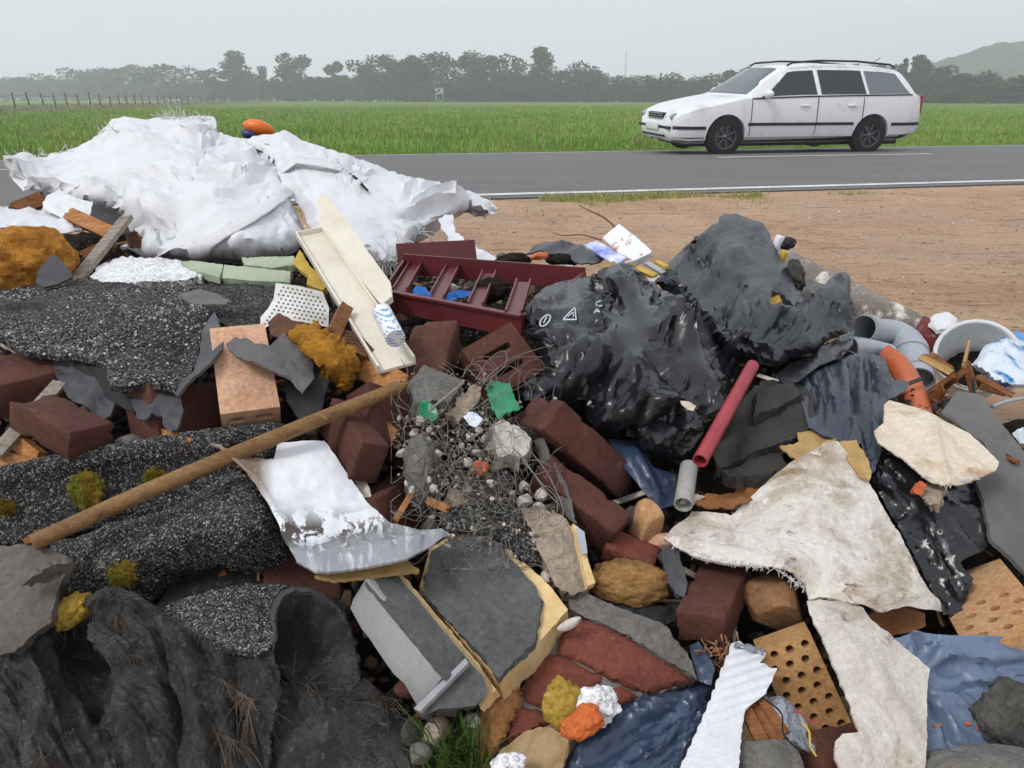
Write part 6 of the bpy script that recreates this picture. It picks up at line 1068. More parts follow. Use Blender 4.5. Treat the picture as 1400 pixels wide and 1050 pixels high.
for q in range(230):
    cx, cy = (r_.normal(640, 48), r_.normal(610, 50)) if q < 150 else (r_.normal(672, 42), r_.normal(722, 24)); pts = []; a = r_.uniform(0, 6.28); x, y = cx, cy
    for k in range(6): x = float(np.clip(x + 17 * math.cos(a), 535, 770)); y = float(np.clip(y + 17 * math.sin(a), 488, 778)); pts.append((x, y)); a += r_.normal(0, .75)
    base = [depth_at(px_, py_, .105 + .02 * math.sin(q + i)) for i, (px_, py_) in enumerate(pts)]; mb.add(*tube(spline([unproj(px_, py_, np.array(d)) for (px_, py_), d in zip(pts, base)], 22), r_.uniform(.0003, .0007), 4))
for pts in ([(640, 505), (660, 520), (690, 500), (690, 480), (670, 490), (650, 520)], [(655, 525), (700, 490), (760, 470)], [(625, 545), (660, 520), (655, 500), (640, 500), (633, 515)], [(720, 610), (750, 650), (770, 700), (755, 720), (740, 700)], [(715, 625), (745, 670), (765, 690)], [(700, 610), (740, 660), (760, 680), (762, 700)]): mb.add(*tube(spline([at(x, y, .12) for x, y in pts], 30), .0009, 5))
tag(mb.build('wire_tangle', M_WIREM), 'tangle of thin wire and strings wound through the plaster lumps', 'wire tangle')
n = 900; xx = np.concatenate([rng.normal(640, 45, 600), rng.normal(675, 40, 300)]); yy = np.concatenate([rng.normal(605, 48, 600), rng.normal(725, 22, 300)]); xx = np.clip(xx, 545, 765); yy = np.clip(yy, 512, 775)
P = np.array([at(a, b, rng.uniform(.055, .10)) for a, b in zip(xx, yy)]); pal = np.array([rgb(c)[:3] for c in ('#a89e91', '#8b8175', '#c4bbaf', '#6f655a', '#5a5048', '#9a8a76')])
pebbles('plaster_crumbs', P, rng.uniform(.002, .0062, n), pal[rng.integers(0, 6, n)] * rng.uniform(.7, 1.1, (n, 1)), 'pale plaster crumbs sprinkled through the wire tangle', flat=.9, cat='crumbs')
rod('thin_rod', [(586, 562, 1.27), (634, 523, 1.33)], .0022, M_GWOOD, 'thin pale rod sticking out of the wire tangle', 'rod', n=8)
# ------------------------------------------------------------------ black bags in the middle and right
BG1 = patch('bin_bag', [(717, 430), (729, 404), (749, 390), (794, 377), (831, 371), (863, 373), (877, 379), (906, 396), (931, 410), (954, 427), (966, 447), (980, 467), (994, 493), (1001, 512), (994, 540), (988, 575), (965, 594), (952, 625), (930, 634), (905, 632), (890, 618), (865, 600), (830, 592), (800, 573), (780, 553), (750, 548), (712, 558), (702, 538), (722, 525), (742, 510), (740, 498), (729, 464), (718, 442)],
    [(794, 378, 1.80), (863, 374, 1.80), (930, 412, 1.66), (717, 432, 1.56), (735, 490, 1.44), (705, 545, 1.40), (850, 460, 1.44), (790, 440, 1.50), (990, 510, 1.44), (800, 565, 1.35), (930, 630, 1.31), (900, 555, 1.33), (960, 590, 1.34), (830, 520, 1.36), (950, 480, 1.44)], M_BAG, px=4, thick=.004, jag=2, edge=(22, .06), back=.12, seed=81,
    folds=[([(762, 552), (800, 500), (835, 462), (860, 446)], .022, 9), ([(745, 545), (775, 500), (800, 480)], -.016, 9), ([(788, 558), (830, 500), (850, 470)], -.02, 10), ([(863, 378), (880, 420), (920, 442), (962, 458)], .018, 10), ([(745, 470), (790, 455), (840, 445)], -.014, 10), ([(855, 450), (878, 500), (885, 540)], .016, 9), ([(870, 455), (905, 490), (930, 540)], -.018, 10), ([(820, 580), (880, 555), (950, 535), (990, 530)], .022, 9), ([(850, 598), (900, 580), (960, 560)], -.018, 8), ([(880, 612), (930, 590), (975, 575)], .014, 7), ([(940, 450), (960, 500), (975, 550)], .014, 9), ([(725, 455), (780, 480)], .012, 8)],
    noise=[(.008, 5, 'n')], streak=[(-50, .008, 30, 7)], cloth=dict(grow=.20, dirs=(-50,), pleat=((875, 450, 190), (965, 485, 90))), label='black bin bag with white print in the middle of the heap', cat='bin bag')
def ring(cx, cy, rx, ry, n=18, rot=0): return [(cx + rx * math.cos(t) * math.cos(rot) - ry * math.sin(t) * math.sin(rot), cy + rx * math.cos(t) * math.sin(rot) + ry * math.sin(t) * math.cos(rot)) for t in np.linspace(0, 2 * math.pi, n)]
for pts, w in ((ring(746, 439, 9, 5, rot=-.9), 1.8), ([(748, 434), (744, 443)], 1.5), ([(770, 438), (786, 421), (788, 438), (770, 438)], 1.8), ([(777, 434), (784, 428), (784, 435)], 1.2), ([(812, 431), (816, 423), (822, 430)], 1.6), ([(814, 427), (820, 427)], 1.3), ([(821, 412), (815, 415), (816, 420), (823, 419)], 1.7)): ribbon_on(BG1, 'print_mark', pts, w, M_PRINT, .0022, .0004, 24)
scrap([(930, 548), (942, 549), (952, 555), (948, 562), (940, 560), (932, 553)], [(931, 550, 1.27), (950, 558, 1.265)], M_BEIGE, 'small cream scrap stuck on the printed black bag', 'scrap', 'paper_scrap', thick=.003)
BG2 = patch('bin_bag', [(905, 370), (937, 336), (966, 319), (986, 306), (991, 294), (1009, 291), (1034, 304), (1056, 318), (1061, 337), (1072, 362), (1088, 388), (1098, 412), (1114, 410), (1127, 394), (1146, 383), (1151, 375), (1160, 386), (1164, 406), (1173, 430), (1168, 444), (1143, 460), (1122, 472), (1098, 485), (1080, 497), (1062, 504), (1040, 498), (1015, 488), (1000, 480), (975, 460), (950, 425), (925, 405), (890, 385)],
    [(1009, 293, 2.16), (940, 336, 2.06), (900, 375, 1.86), (1058, 325, 2.02), (1092, 400, 1.80), (1150, 380, 1.86), (1170, 432, 1.74), (1062, 502, 1.52), (985, 462, 1.54), (1010, 390, 1.74), (1050, 430, 1.62), (1115, 440, 1.66), (950, 400, 1.78)], M_BAG2, px=4, thick=.004, jag=2.5, edge=(18, .06), back=.1, seed=83, holes=[[(1050, 419), (1060, 404), (1074, 400), (1082, 410), (1090, 421), (1070, 423)]],
    folds=[([(988, 300), (950, 340), (915, 375)], .014, 8), ([(1040, 310), (1000, 350), (950, 400)], .014, 8), ([(1050, 330), (1010, 380), (985, 440)], -.012, 9), ([(1012, 398), (1010, 440), (1000, 478)], .024, 8), ([(1015, 400), (1050, 432), (1100, 428), (1150, 384)], .026, 8), ([(1020, 440), (1060, 470)], -.016, 9), ([(1100, 435), (1110, 480)], .014, 7), ([(1130, 410), (1150, 450)], .014, 7), ([(1065, 440), (1080, 490)], -.014, 8)],
    noise=[(.006, 5, 'n')], streak=[(-40, .005, 22, 10)], cloth=dict(grow=.14, dirs=(-40,), pleat=((1005, 296, 150), (1150, 385, 110))), label='tall torn black bag peaked above the dirt shoulder', cat='bin bag')
scrap([(1045, 428), (1055, 400), (1080, 396), (1096, 424), (1070, 430)], [(1050, 420, 1.74), (1090, 420, 1.76), (1070, 398, 1.8)], M_YELLOW, 'mustard yellow board seen through the hole in the torn bag', 'board', 'yellow_board', thick=.006)
blk('white_offcut', 1062, 334, 2.06, (.018, .02, .05), 10, 15, 20, M_PAPER, 'small white board offcut at the edge of the torn bag', 'offcut'); blk('yellow_offcut', 1070, 350, 2.04, (.016, .02, .03), 10, 15, 20, M_YELLOW, 'small yellow offcut below the white one at the torn bag', 'offcut'); lump('charred_clump', 1077, 333, 2.06, (.022, .016, .016), .3, M_BITUM_DK, 'black charred clump beside the torn bag peak', 'clump', sub=4, amp=.5, freq=2.5, seed=3); lump('charred_clump', 1088, 376, 1.93, (.02, .04, .03), .2, M_CONC_DK, 'dark crumbling clump below the torn bag edge', 'clump', sub=4, amp=.4, freq=2.5, seed=4)
patch('bin_bag', [(1080, 522), (1115, 507), (1140, 495), (1160, 486), (1183, 479), (1209, 488), (1215, 506), (1224, 519), (1244, 524), (1237, 536), (1213, 547), (1210, 571), (1206, 600), (1197, 642), (1186, 652), (1180, 606), (1150, 603), (1125, 592), (1106, 582), (1098, 555)], [(1090, 522, 1.52), (1183, 482, 1.66), (1212, 500, 1.62), (1240, 526, 1.55), (1105, 578, 1.38), (1150, 600, 1.36), (1192, 645, 1.30), (1160, 540, 1.46), (1205, 580, 1.40)], M_BAGSTRIP, px=3.5, thick=.003, jag=2, streak=[(84, .006, 13, 11)], cloth=dict(grow=.30, dirs=(84,), patchy=.3), seed=85, label='pleated dark film hanging below the grey pipe elbow', cat='film')
patch('bin_bag', [(1060, 512), (1090, 492), (1120, 475), (1155, 458), (1168, 452), (1166, 470), (1150, 488), (1120, 500), (1090, 522), (1070, 524)], [(1062, 515, 1.52), (1165, 458, 1.74), (1110, 500, 1.56)], M_BAG, px=4, thick=.003, cloth=dict(grow=.2, dirs=(-30,)), seed=86, label='narrow dark film roll under the torn black bag', cat='film')
patch('bin_bag', [(1186, 640), (1200, 612), (1237, 627), (1262, 653), (1250, 675), (1280, 692), (1300, 667), (1330, 657), (1345, 680), (1356, 727), (1350, 750), (1329, 758), (1314, 769), (1330, 792), (1312, 840), (1290, 840), (1270, 800), (1250, 760), (1225, 715), (1205, 680)], [(1200, 620, 1.36), (1262, 655, 1.31), (1330, 660, 1.33), (1350, 740, 1.25), (1300, 830, 1.17), (1230, 710, 1.28), (1290, 720, 1.24), (1270, 780, 1.21)], M_BAG, px=4, thick=.004, jag=3, noise=[(.006, 9, 'n')], streak=[(40, .008, 18, 7)], cloth=dict(grow=.22, dirs=(40,), pleat=((1265, 690, 90),)), seed=87, label='crumpled black bag between white carpet and grey felt sheet', cat='bin bag')
patch('blue_film', [(832, 600), (870, 604), (895, 640), (925, 648), (922, 690), (900, 697), (880, 672), (855, 640)], [(835, 602, 1.38), (895, 640, 1.35), (922, 650, 1.36), (900, 695, 1.29)], M_BLUEBAG, px=4, thick=.003, cloth=dict(grow=.2, dirs=(50,)), seed=88, label='dark blue film creased below the printed black bag', cat='film')
rod('red_tube', [(1029, 500, 1.45), (957, 630, 1.22)], .0125, M_RTUBE, 'straight red plastic tube leaning in front of the torn bag', 'tube', n=18, m=16, hollow=.002)
DS = [([(1000, 560), (1040, 522), (1088, 520), (1112, 545), (1110, 582), (1080, 602), (1050, 612), (1012, 627), (985, 640), (974, 622), (992, 588)], [(1000, 560, 1.46), (1088, 522, 1.52), (1110, 580, 1.39), (980, 635, 1.33)], 'broad dark stone-like slab right of the red tube'), ([(985, 646), (1030, 628), (1066, 618), (1076, 640), (1052, 650), (1000, 657)], [(990, 648, 1.31), (1070, 625, 1.35), (1050, 650, 1.29)], 'narrow dark slab above the white carpet'), ([(1034, 535), (1080, 525), (1095, 540), (1060, 560), (1030, 572)], [(1034, 540, 1.45), (1090, 532, 1.47), (1035, 570, 1.40)], 'dark flake on top of the broad slab')]
for i, (o_, c_, lb) in enumerate(DS): patch('dark_slab', o_, c_, M_DSLATE, px=5, thick=.022, jag=5, jfreq=.1, noise=[(.01, 14, 'n'), (.005, 35, 'r')], seed=90 + i, label=lb, cat='slab')
rod('pipe_stub', [(942, 638, 1.33), (934, 690, 1.25)], .0155, plain('pale_pipe', '#aaa9a4', .6, '#8b8a85', 12), 'short pale pipe stub under the end of the red tube', 'pipe', n=16, m=8, hollow=.002)
# ------------------------------------------------------------------ pipes, pail, shreds on the right
p0, p1 = at(1050, 352, 2.72), at(1282, 468, 2.50); e = empty('fibre_pipe', p0, 'long flaking grey pipe lying behind the bags at right', 'pipe'); q = p0 + (p1 - p0) * .88
obj('pipe_body', *tube(np.linspace(p0, q, 14), .056, 28, hollow=.008), M_FPIPE, e); obj('collar', *tube(np.linspace(q - (p1 - p0) * .01, p1, 5), .058, 28, hollow=.008), plain('dark_red_collar', '#6e2b2c', .5, '#58221f', 9, dirt=('#c9bfb4', 22, .62)), e)
blk('concrete_lump', 1092, 428, 2.62, (.2, .14, .22), 8, 6, 20, M_CONC, 'grey concrete block carrying the end of the flaking pipe', 'concrete', r=.02, rough=.008, seed=8)
e = group_of('pipe_elbow', 1230, 480, 1.9, 'grey plastic pipe elbow with two open sockets', 'pipe')
rod('socket', [(1180, 449, 1.93), (1192, 452, 1.96), (1206, 454, 2.0)], [.036, .036, .034, .033], M_PVC, parent=e, n=28, m=10, hollow=.0035); rod('bend', [(1200, 453, 2.0), (1222, 459, 2.02), (1240, 472, 1.99), (1248, 496, 1.93), (1254, 522, 1.86)], [.034, .042, .043, .042, .041], M_PVC, parent=e, n=28, m=22, hollow=.0035)
rod('collar_ring', [(1243, 478, 1.975), (1245, 486, 1.955)], .0455, M_PVC, parent=e, n=28, m=4); rod('collar_ring', [(1250, 505, 1.905), (1252, 513, 1.885)], .0445, M_PVC, parent=e, n=28, m=4); rod('collar_ring', [(1181, 449, 1.932), (1186, 450, 1.945)], .0385, M_PVC, parent=e, n=28, m=4, hollow=.005); rod('socket', [(1158, 476, 1.80), (1180, 478, 1.84), (1212, 486, 1.88)], [.029, .029, .030], M_PVC, parent=e, n=24, m=10, hollow=.003)
rod('orange_pipe', [(1205, 484, 1.82), (1224, 497, 1.80), (1240, 518, 1.74), (1252, 552, 1.62), (1258, 580, 1.54)], .027, M_OPVC, 'orange plastic pipe bent below the grey elbow', 'pipe', n=22, m=20, hollow=.003)
# pail: open, tilted, translucent
ctr = at(1330, 500, 2.10); axd = norm(np.array([-.35, -.62, .55])); Rf = frame(axd); prof = [(.0, -.1), (.088, -.1), (.092, -.095), (.112, .085), (.118, .088), (.118, .1), (.110, .1), (.108, .09), (.086, -.09), (0, -.092)]; na = 36
P = [np.array([r * math.cos(a), r * math.sin(a), z]) for a in np.linspace(0, 2 * math.pi, na, endpoint=False) for r, z in prof]; kk = len(prof); F = [[i * kk + j, ((i + 1) % na) * kk + j, ((i + 1) % na) * kk + j + 1, i * kk + j + 1] for i in range(na) for j in range(kk - 1)]
e = empty('pail', ctr, 'tilted translucent plastic pail on the dirt at right', 'pail'); obj('shell', np.array(P) @ Rf.T * .86 + ctr, F, M_CLEAR, e); obj('rim', *tube([ctr + Rf @ (np.array([.117 * math.cos(a), .117 * math.sin(a), .094]) * .86) for a in np.linspace(0, 2 * math.pi, 40)], .0045, 8), plain('milky_plastic', '#d3d6d6', .35), e)
obj('grime', *(lambda V, F: (V @ Rf.T + ctr + axd * -.055, F))(*rock((.075, .06, .012), 4, 5, .3, 2)), M_SOIL, e); rod('handle', [(1276, 480, 1.98), (1300, 520, 1.92), (1345, 530, 1.95), (1372, 500, 2.1)], .002, M_PVC, parent=e, n=6, m=20)
patch('blue_white_bag', [(1326, 498), (1349, 471), (1377, 460), (1412, 470), (1414, 530), (1384, 532), (1357, 521)], [(1328, 498, 1.92), (1377, 462, 2.0), (1410, 480, 2.0), (1380, 530, 1.84)], M_BLUEWHITE, px=4, thick=.004, edge=(12, .04), back=.05, noise=[(.010, 11, 'c')], seed=95, label='blue and white plastic bag beside the pail at right edge', cat='bag')
patch('white_rag', [(1270, 444), (1278, 433), (1296, 431), (1306, 438), (1300, 452), (1282, 456)], [(1272, 444, 2.45), (1304, 440, 2.45), (1285, 455, 2.38)], M_SACK, px=4, thick=.006, edge=(8, .03), noise=[(.014, 16, 'r')], seed=96, label='small white rag left of the pail', cat='rag'); patch('blue_scrap', [(1376, 462), (1390, 454), (1412, 456), (1412, 486), (1392, 480)], [(1378, 462, 2.12), (1410, 460, 2.15), (1400, 482, 2.06)], bagmat('bright_blue_film', '#2c78b5', .35, '#8fb9d6'), px=4, noise=[(.012, 16, 'r')], seed=97, label='bright blue film scrap at the right edge', cat='scrap')
STR = [((1258, 488), (1300, 510)), ((1270, 485), (1298, 506)), ((1265, 553), (1322, 505)), ((1323, 470), (1316, 500)), ((1320, 497), (1330, 535)), ((1334, 516), (1382, 541)), ((1316, 536), (1320, 565)), ((1268, 540), (1305, 515)), ((1340, 528), (1376, 538)), ((1276, 500), (1310, 525)), ((1262, 560), (1290, 530)), ((1328, 535), (1332, 580))]
for i, (a, b) in enumerate(STR):
    v = .0 + 1.62 + .012 * (i % 5) + (.04 if a[1] < 500 else 0); plank('veneer_strip', at(*a, v + .03), at(*b, v - .04), random.uniform(.012, .024), .004, TOCAM + rng.normal(0, .5, 3), M_RWOOD if i % 3 else M_TANPAPER, 'torn brown strip in the bundle beside the pail', 'strip', seed=i + 30, splinter=.2, cup=.003)['group'] = 'torn brown strips beside the pail'
rod('cable', [(1330, 520, 1.60), (1336, 570, 1.50), (1360, 610, 1.42), (1390, 632, 1.36)], .0035, M_INK, 'black cable curving over the grey felt sheet', 'cable', n=8, m=26); rod('cable_end', [(1378, 627, 1.375), (1392, 632, 1.355)], .005, M_RWOOD, n=8, m=4, parent=None); o = bpy.data.objects['cable_end']; c_ = bpy.data.objects['cable']; o.parent = c_; o.location = o.location - c_.location
rod('cable', [(1316, 560, 1.52), (1318, 585, 1.46), (1304, 582, 1.46), (1296, 595, 1.43)], .004, M_OPVC, 'short orange cable below the brown strips', 'cable', n=8, m=18); rod('hose', [(1356, 556, 1.70), (1380, 548, 1.75), (1412, 543, 1.8)], .004, M_PVC, 'thin pale hose at the right edge below the pail', 'hose', n=8, m=14)
GS = patch('roofing_felt', [(1286, 566), (1308, 534), (1342, 540), (1366, 575), (1400, 618), (1414, 640), (1414, 795), (1382, 762), (1356, 737), (1345, 682), (1330, 650), (1366, 640), (1345, 605), (1318, 585)], [(1290, 564, 1.48), (1320, 540, 1.54), (1410, 640, 1.36), (1410, 790, 1.2), (1350, 735, 1.24), (1335, 655, 1.32), (1366, 600, 1.42)], M_BITUM_LT, px=5, thick=.008, jag=2, noise=[(.006, 8, 'n')], seed=98, label='smooth grey felt sheet along the right edge', cat='felt sheet')
lump('soil_clod', 1392, 590, 1.72, (.05, .025, .04), .3, M_SOIL, 'brown soil clod at the right edge below the hose', 'clod', sub=4, amp=.4, freq=2.5, seed=7); bit([(1384, 592), (1398, 584), (1412, 586), (1412, 606), (1394, 606)], [(1386, 594, 1.5), (1408, 600, 1.48)], M_BLUEWHITE, 'small pale blue scrap at the right edge', 'scrap', 'pale_scrap', .004)
BF = patch('felt_piece', [(1209, 552), (1216, 546), (1240, 553), (1262, 560), (1290, 575), (1326, 592), (1345, 610), (1366, 632), (1362, 643), (1340, 653), (1310, 663), (1290, 665), (1275, 659), (1262, 650), (1240, 630), (1200, 605), (1195, 590), (1210, 575)], [(1212, 550, 1.44), (1290, 576, 1.40), (1364, 635, 1.28), (1290, 663, 1.245), (1200, 600, 1.345), (1270, 610, 1.32)], M_BEIGE, px=4.5, thick=.003, jag=1.5, noise=[(.004, 6, 'n')], folds=[([(1275, 580), (1282, 620), (1295, 660)], .012, 7), ([(1215, 570), (1260, 610)], -.008, 12)], seed=99, label='stained beige felt piece right of the pleated film', cat='felt')
fringe(BF, [(1262, 650), (1290, 664), (1340, 653)], 60, .01, M_THREAD, seed=14, r=.0005)
bit([(1246, 672), (1260, 657), (1266, 664), (1258, 678)], [(1248, 670, 1.25), (1262, 662, 1.25)], M_OPVC, 'small orange fragment below the beige felt', 'fragment', 'orange_fragment', .01); bit([(1258, 678), (1268, 660), (1292, 666), (1284, 690), (1270, 690)], [(1260, 678, 1.26), (1290, 668, 1.26), (1275, 690, 1.23)], M_CREAMPL, 'pale crumbly plaster bit below the beige felt', 'plaster', 'plaster_bit', .015)
bit([(1066, 614), (1092, 606), (1090, 592), (1126, 586), (1143, 600), (1112, 621), (1098, 628), (1072, 620)], [(1068, 615, 1.33), (1092, 593, 1.37), (1140, 600, 1.36), (1100, 626, 1.30)], M_TANPAPER, 'crumpled tan paper left of the white carpet peak', 'paper', 'crumpled_paper', .003, noise=[(.009, 18, 'c')]); bit([(1148, 604), (1170, 602), (1183, 620), (1192, 645), (1189, 656), (1178, 650), (1160, 630)], [(1150, 606, 1.34), (1172, 604, 1.34), (1188, 652, 1.27)], M_TANPAPER, 'crumpled tan paper right of the white carpet peak', 'paper', 'crumpled_paper', .003, noise=[(.008, 18, 'c')])
bit([(950, 688), (966, 675), (1004, 672), (1008, 661), (1039, 656), (1042, 672), (1022, 690), (1000, 700), (985, 696)], [(952, 687, 1.27), (1004, 674, 1.29), (1040, 660, 1.31), (1000, 698, 1.245)], M_BRPAPER, 'crumpled brown paper at the upper edge of the white carpet', 'paper', 'crumpled_paper', .003, noise=[(.009, 20, 'c')]); bit([(926, 694), (934, 680), (952, 676), (962, 680), (948, 690), (934, 697)], [(928, 692, 1.27), (960, 679, 1.28)], M_PLAST, 'small white rag left of the brown paper', 'rag', 'white_scrap', .01)
# ------------------------------------------------------------------ white carpets
C1 = patch('carpet_piece', [(907, 737), (925, 715), (945, 694), (970, 696), (1000, 701), (1030, 673), (1060, 650), (1090, 628), (1130, 604), (1145, 603), (1160, 622), (1185, 655), (1205, 690), (1230, 730), (1250, 770), (1268, 805), (1286, 838), (1262, 836), (1235, 831), (1205, 838), (1165, 826), (1130, 818), (1105, 822), (1100, 800), (1085, 786), (1060, 779), (1030, 776), (990, 771), (950, 761), (920, 747)], [(910, 736, 1.225), (945, 695, 1.265), (1140, 606, 1.33), (1060, 652, 1.29), (1284, 836, 1.10), (1225, 725, 1.22), (1100, 710, 1.215), (1180, 815, 1.085), (1105, 818, 1.10), (1000, 740, 1.19), (1060, 776, 1.125), (950, 758, 1.175), (1180, 740, 1.18)], M_CARPET, px=4.5, thick=.006, jag=1.5, noise=[(.006, 6, 'n'), (.003, 18, 'n'), (.0015, 60, 'r')], folds=[([(940, 700), (1000, 715), (1040, 690)], -.012, 16), ([(1085, 640), (1120, 700), (1150, 780)], .008, 20), ([(1180, 820), (1235, 820), (1275, 828)], .014, 10), ([(920, 740), (1000, 757), (1080, 775)], .010, 9)], seed=101, label='large stained white carpet piece spread over the right of the heap', cat='carpet')
fringe(C1, [(920, 745), (990, 769), (1060, 777), (1100, 805)], 150, .010, M_THREAD, seed=15, r=.0005, down=.5)
patch('carpet_curl', [(1186, 840), (1205, 832), (1235, 830), (1264, 838), (1266, 856), (1246, 864), (1216, 870), (1196, 854)], [(1190, 842, 1.135), (1264, 840, 1.135), (1225, 866, 1.12)], M_BRPAPER, px=4, thick=.004, jag=1.5, seed=102, label='brown underside of a curled carpet edge', cat='carpet')
C2 = patch('carpet_piece', [(1102, 824), (1120, 820), (1150, 822), (1175, 833), (1195, 850), (1215, 868), (1230, 878), (1255, 900), (1271, 915), (1266, 960), (1268, 1000), (1262, 1065), (1150, 1065), (1141, 1035), (1141, 1014), (1152, 1004), (1173, 1001), (1160, 960), (1145, 920), (1122, 872), (1106, 842)], [(1105, 825, 1.085), (1175, 835, 1.075), (1268, 918, 1.02), (1262, 1050, .93), (1150, 1050, .93), (1172, 1000, .955), (1130, 885, 1.03), (1210, 950, .985)], M_CARPET2, px=4.5, thick=.005, jag=2.5, noise=[(.006, 8, 'n'), (.004, 18, 'r')], folds=[([(1150, 870), (1200, 920), (1240, 1000)], .008, 14), ([(1215, 960), (1235, 1010), (1230, 1050)], -.010, 7), ([(1105, 830), (1130, 850), (1175, 836)], .008, 6)], seed=103, label='cracked off-white sheet below the large carpet', cat='sheet')
# ------------------------------------------------------------------ stones and bricks between carpets and masonry
lump('porous_rock', 858, 797, .06, (.064, .034, .045), -.1, M_TANROCK, 'porous tan rock below the parallel bricks', 'rock', sub=5, amp=.28, freq=2.0, ridge=.07, seed=31)
bit([(808, 815), (840, 820), (872, 826), (905, 829), (926, 823), (923, 850), (890, 860), (850, 846), (820, 832)], [(810, 817, 1.17), (925, 825, 1.17), (860, 825, 1.155), (890, 858, 1.14)], M_BITUM_DK, 'dark rubber rim below the porous rock', 'rubber', 'rubber_strip', .012); bit([(904, 751), (914, 746), (926, 749), (940, 800), (936, 818), (924, 812), (910, 790)], [(906, 752, 1.21), (926, 750, 1.21), (936, 815, 1.14)], M_BITUM, 'thin dark slat left of the maroon brick', 'slat', 'dark_slat', .012)
lump('rubble_stone', 884, 715, .04, (.034, .04, .03), .2, M_TBRICK, 'rounded tan rubble right of the parallel bricks', 'stone', sub=4, cuts=5, seed=33); lump('rubble_stone', 905, 745, .02, (.03, .02, .02), .2, M_PEACH, 'pale peach shard above the dark slat', 'stone', sub=3, cuts=5, seed=34); lump('rubble_stone', 862, 705, .03, (.025, .016, .02), .3, M_CONC_DK, 'grey crumb at the end of the lower parallel brick', 'stone', sub=3, cuts=4, seed=35)
lump('brown_stone', 1053, 826, .055, (.054, .043, .05), .08, M_BRSTONE, 'smooth brown broken stone under the white carpet', 'stone', sub=5, cuts=7, amp=.12, seed=36)
def perf_brick(dims, holes, r): 
    L, W, H = dims; return plate_holes([(-L / 2, -W / 2), (L / 2, -W / 2), (L / 2, W / 2), (-L / 2, W / 2)], [[(x + r * math.cos(a), y + r * math.sin(a)) for a in np.linspace(0, 2 * math.pi, 14, endpoint=False)] for x, y in holes], H)
hl = [(-.102 + i * .029, y + (.0 if i % 2 else .012)) for i in range(8) for y in (-.039, -.006, .027)]
brick((.24, .115, .06), {(-1, -1, 1): (1026, 873), (-1, 1, 1): (1095, 856), (1, 1, 1): (1166, 999), (1, -1, 1): (1098, 1014), (-1, 1, -1): (1112, 862)}, .075, M_YBRICK, 'yellow perforated brick standing behind the white strip', 41, VF=perf_brick(BR, hl, .0085))
hl = [(-.0 + i * .03, y + (.006 if i % 2 else -.006)) for i in range(4) for y in (-.034, 0, .034)]
brick((.24, .115, .071), {(-1, -1, 1): (1281, 797), (-1, 1, 1): (1366, 760), (1, 1, 1): (1442, 852), (1, -1, 1): (1322, 892), (-1, -1, -1): (1290, 850)}, .05, M_TBRICK, 'tan perforated brick at the right edge', 42, VF=perf_brick(BR, hl, .007))
# ------------------------------------------------------------------ blue bags, white strip and the front edge
TB = patch('blue_tarp', [(1218, 874), (1250, 865), (1300, 868), (1350, 869), (1414, 873), (1414, 1065), (1255, 1065), (1262, 1000), (1264, 920), (1245, 895)], [(1222, 874, 1.075), (1300, 870, 1.06), (1400, 875, 1.05), (1400, 1050, .97), (1262, 1050, .965), (1330, 960, 1.02)], M_TARP, px=4.5, thick=.004, jag=2, streak=[(24, .006, 22, 8)], cloth=dict(grow=.24, dirs=(24,), pleat=((1255, 925, 150),)), seed=111, label='blue-grey tarpaulin in the lower right corner', cat='tarpaulin')
for pts in ([(1274, 995), (1284, 991)], [(1318, 990), (1326, 989)], [(1334, 995), (1342, 996)]): ribbon_on(TB, 'orange_mark', pts, 5, M_OPVC, .004, .001, 8)
ribbon_on(TB, 'tear', [(1351, 941), (1358, 937), (1365, 940)], 7, M_INK, .004, .001, 10)
lump('concrete_lump', 1392, 985, .08, (.05, .05, .04), .3, M_CONC_DK, 'dark rough concrete lump at the right edge on the tarpaulin', 'concrete', sub=5, amp=.35, freq=2, ridge=.1, seed=51); lump('concrete_lump', 1350, 1050, .08, (.08, .022, .04), .05, M_CONC, 'speckled grey concrete piece at the lower right edge', 'concrete', sub=5, amp=.2, freq=2, seed=52)
patch('blue_bag', [(755, 1065), (780, 1025), (810, 985), (835, 967), (870, 955), (905, 945), (945, 935), (972, 924), (977, 942), (967, 985), (957, 1010), (935, 1065)], [(780, 1028, .985), (835, 968, 1.03), (972, 926, 1.05), (965, 985, 1.0), (940, 1055, .95), (770, 1055, .95), (880, 1000, .985)], M_BLUEBAG, px=4, thick=.004, jag=2, edge=(12, .03), noise=[(.006, 7, 'n')], streak=[(-28, .006, 18, 8)], cloth=dict(grow=.22, dirs=(-28,), pleat=((968, 930, 150),)), seed=112, label='dark blue plastic bag at the bottom in front of the masonry', cat='bag'); patch('blue_film', [(943, 883), (955, 878), (968, 895), (978, 915), (973, 938), (956, 932), (948, 905)], [(945, 884, 1.10), (976, 915, 1.06), (958, 930, 1.055)], M_BLUEBAG, px=3.5, thick=.003, noise=[(.006, 20, 'r')], seed=113, label='small dark blue film tongue above the blue bag', cat='film')
WS = patch('metal_strip', [(1001, 880), (1010, 877), (1044, 891), (1047, 897), (1038, 907), (1062, 914), (1058, 926), (1044, 951), (1019, 968), (1014, 1000), (1009, 1065), (920, 1065), (935, 1040), (970, 960)], [(1003, 882, 1.055), (1044, 893, 1.06), (1060, 916, 1.045), (1020, 968, .985), (1009, 1050, .90), (930, 1050, .90)], M_STEELSTRIP, px=3, thick=.0025, jag=1, ribs=[(72, .0024, 13)], noise=[(.002, 20, 'n')], seed=114, label='white ribbed metal strip with torn end at the bottom', cat='metal strip')
ribbon_on(WS, 'torn_lip', [(1004, 882), (1024, 887), (1043, 893)], 7, M_FOIL, .004, .003, 20)
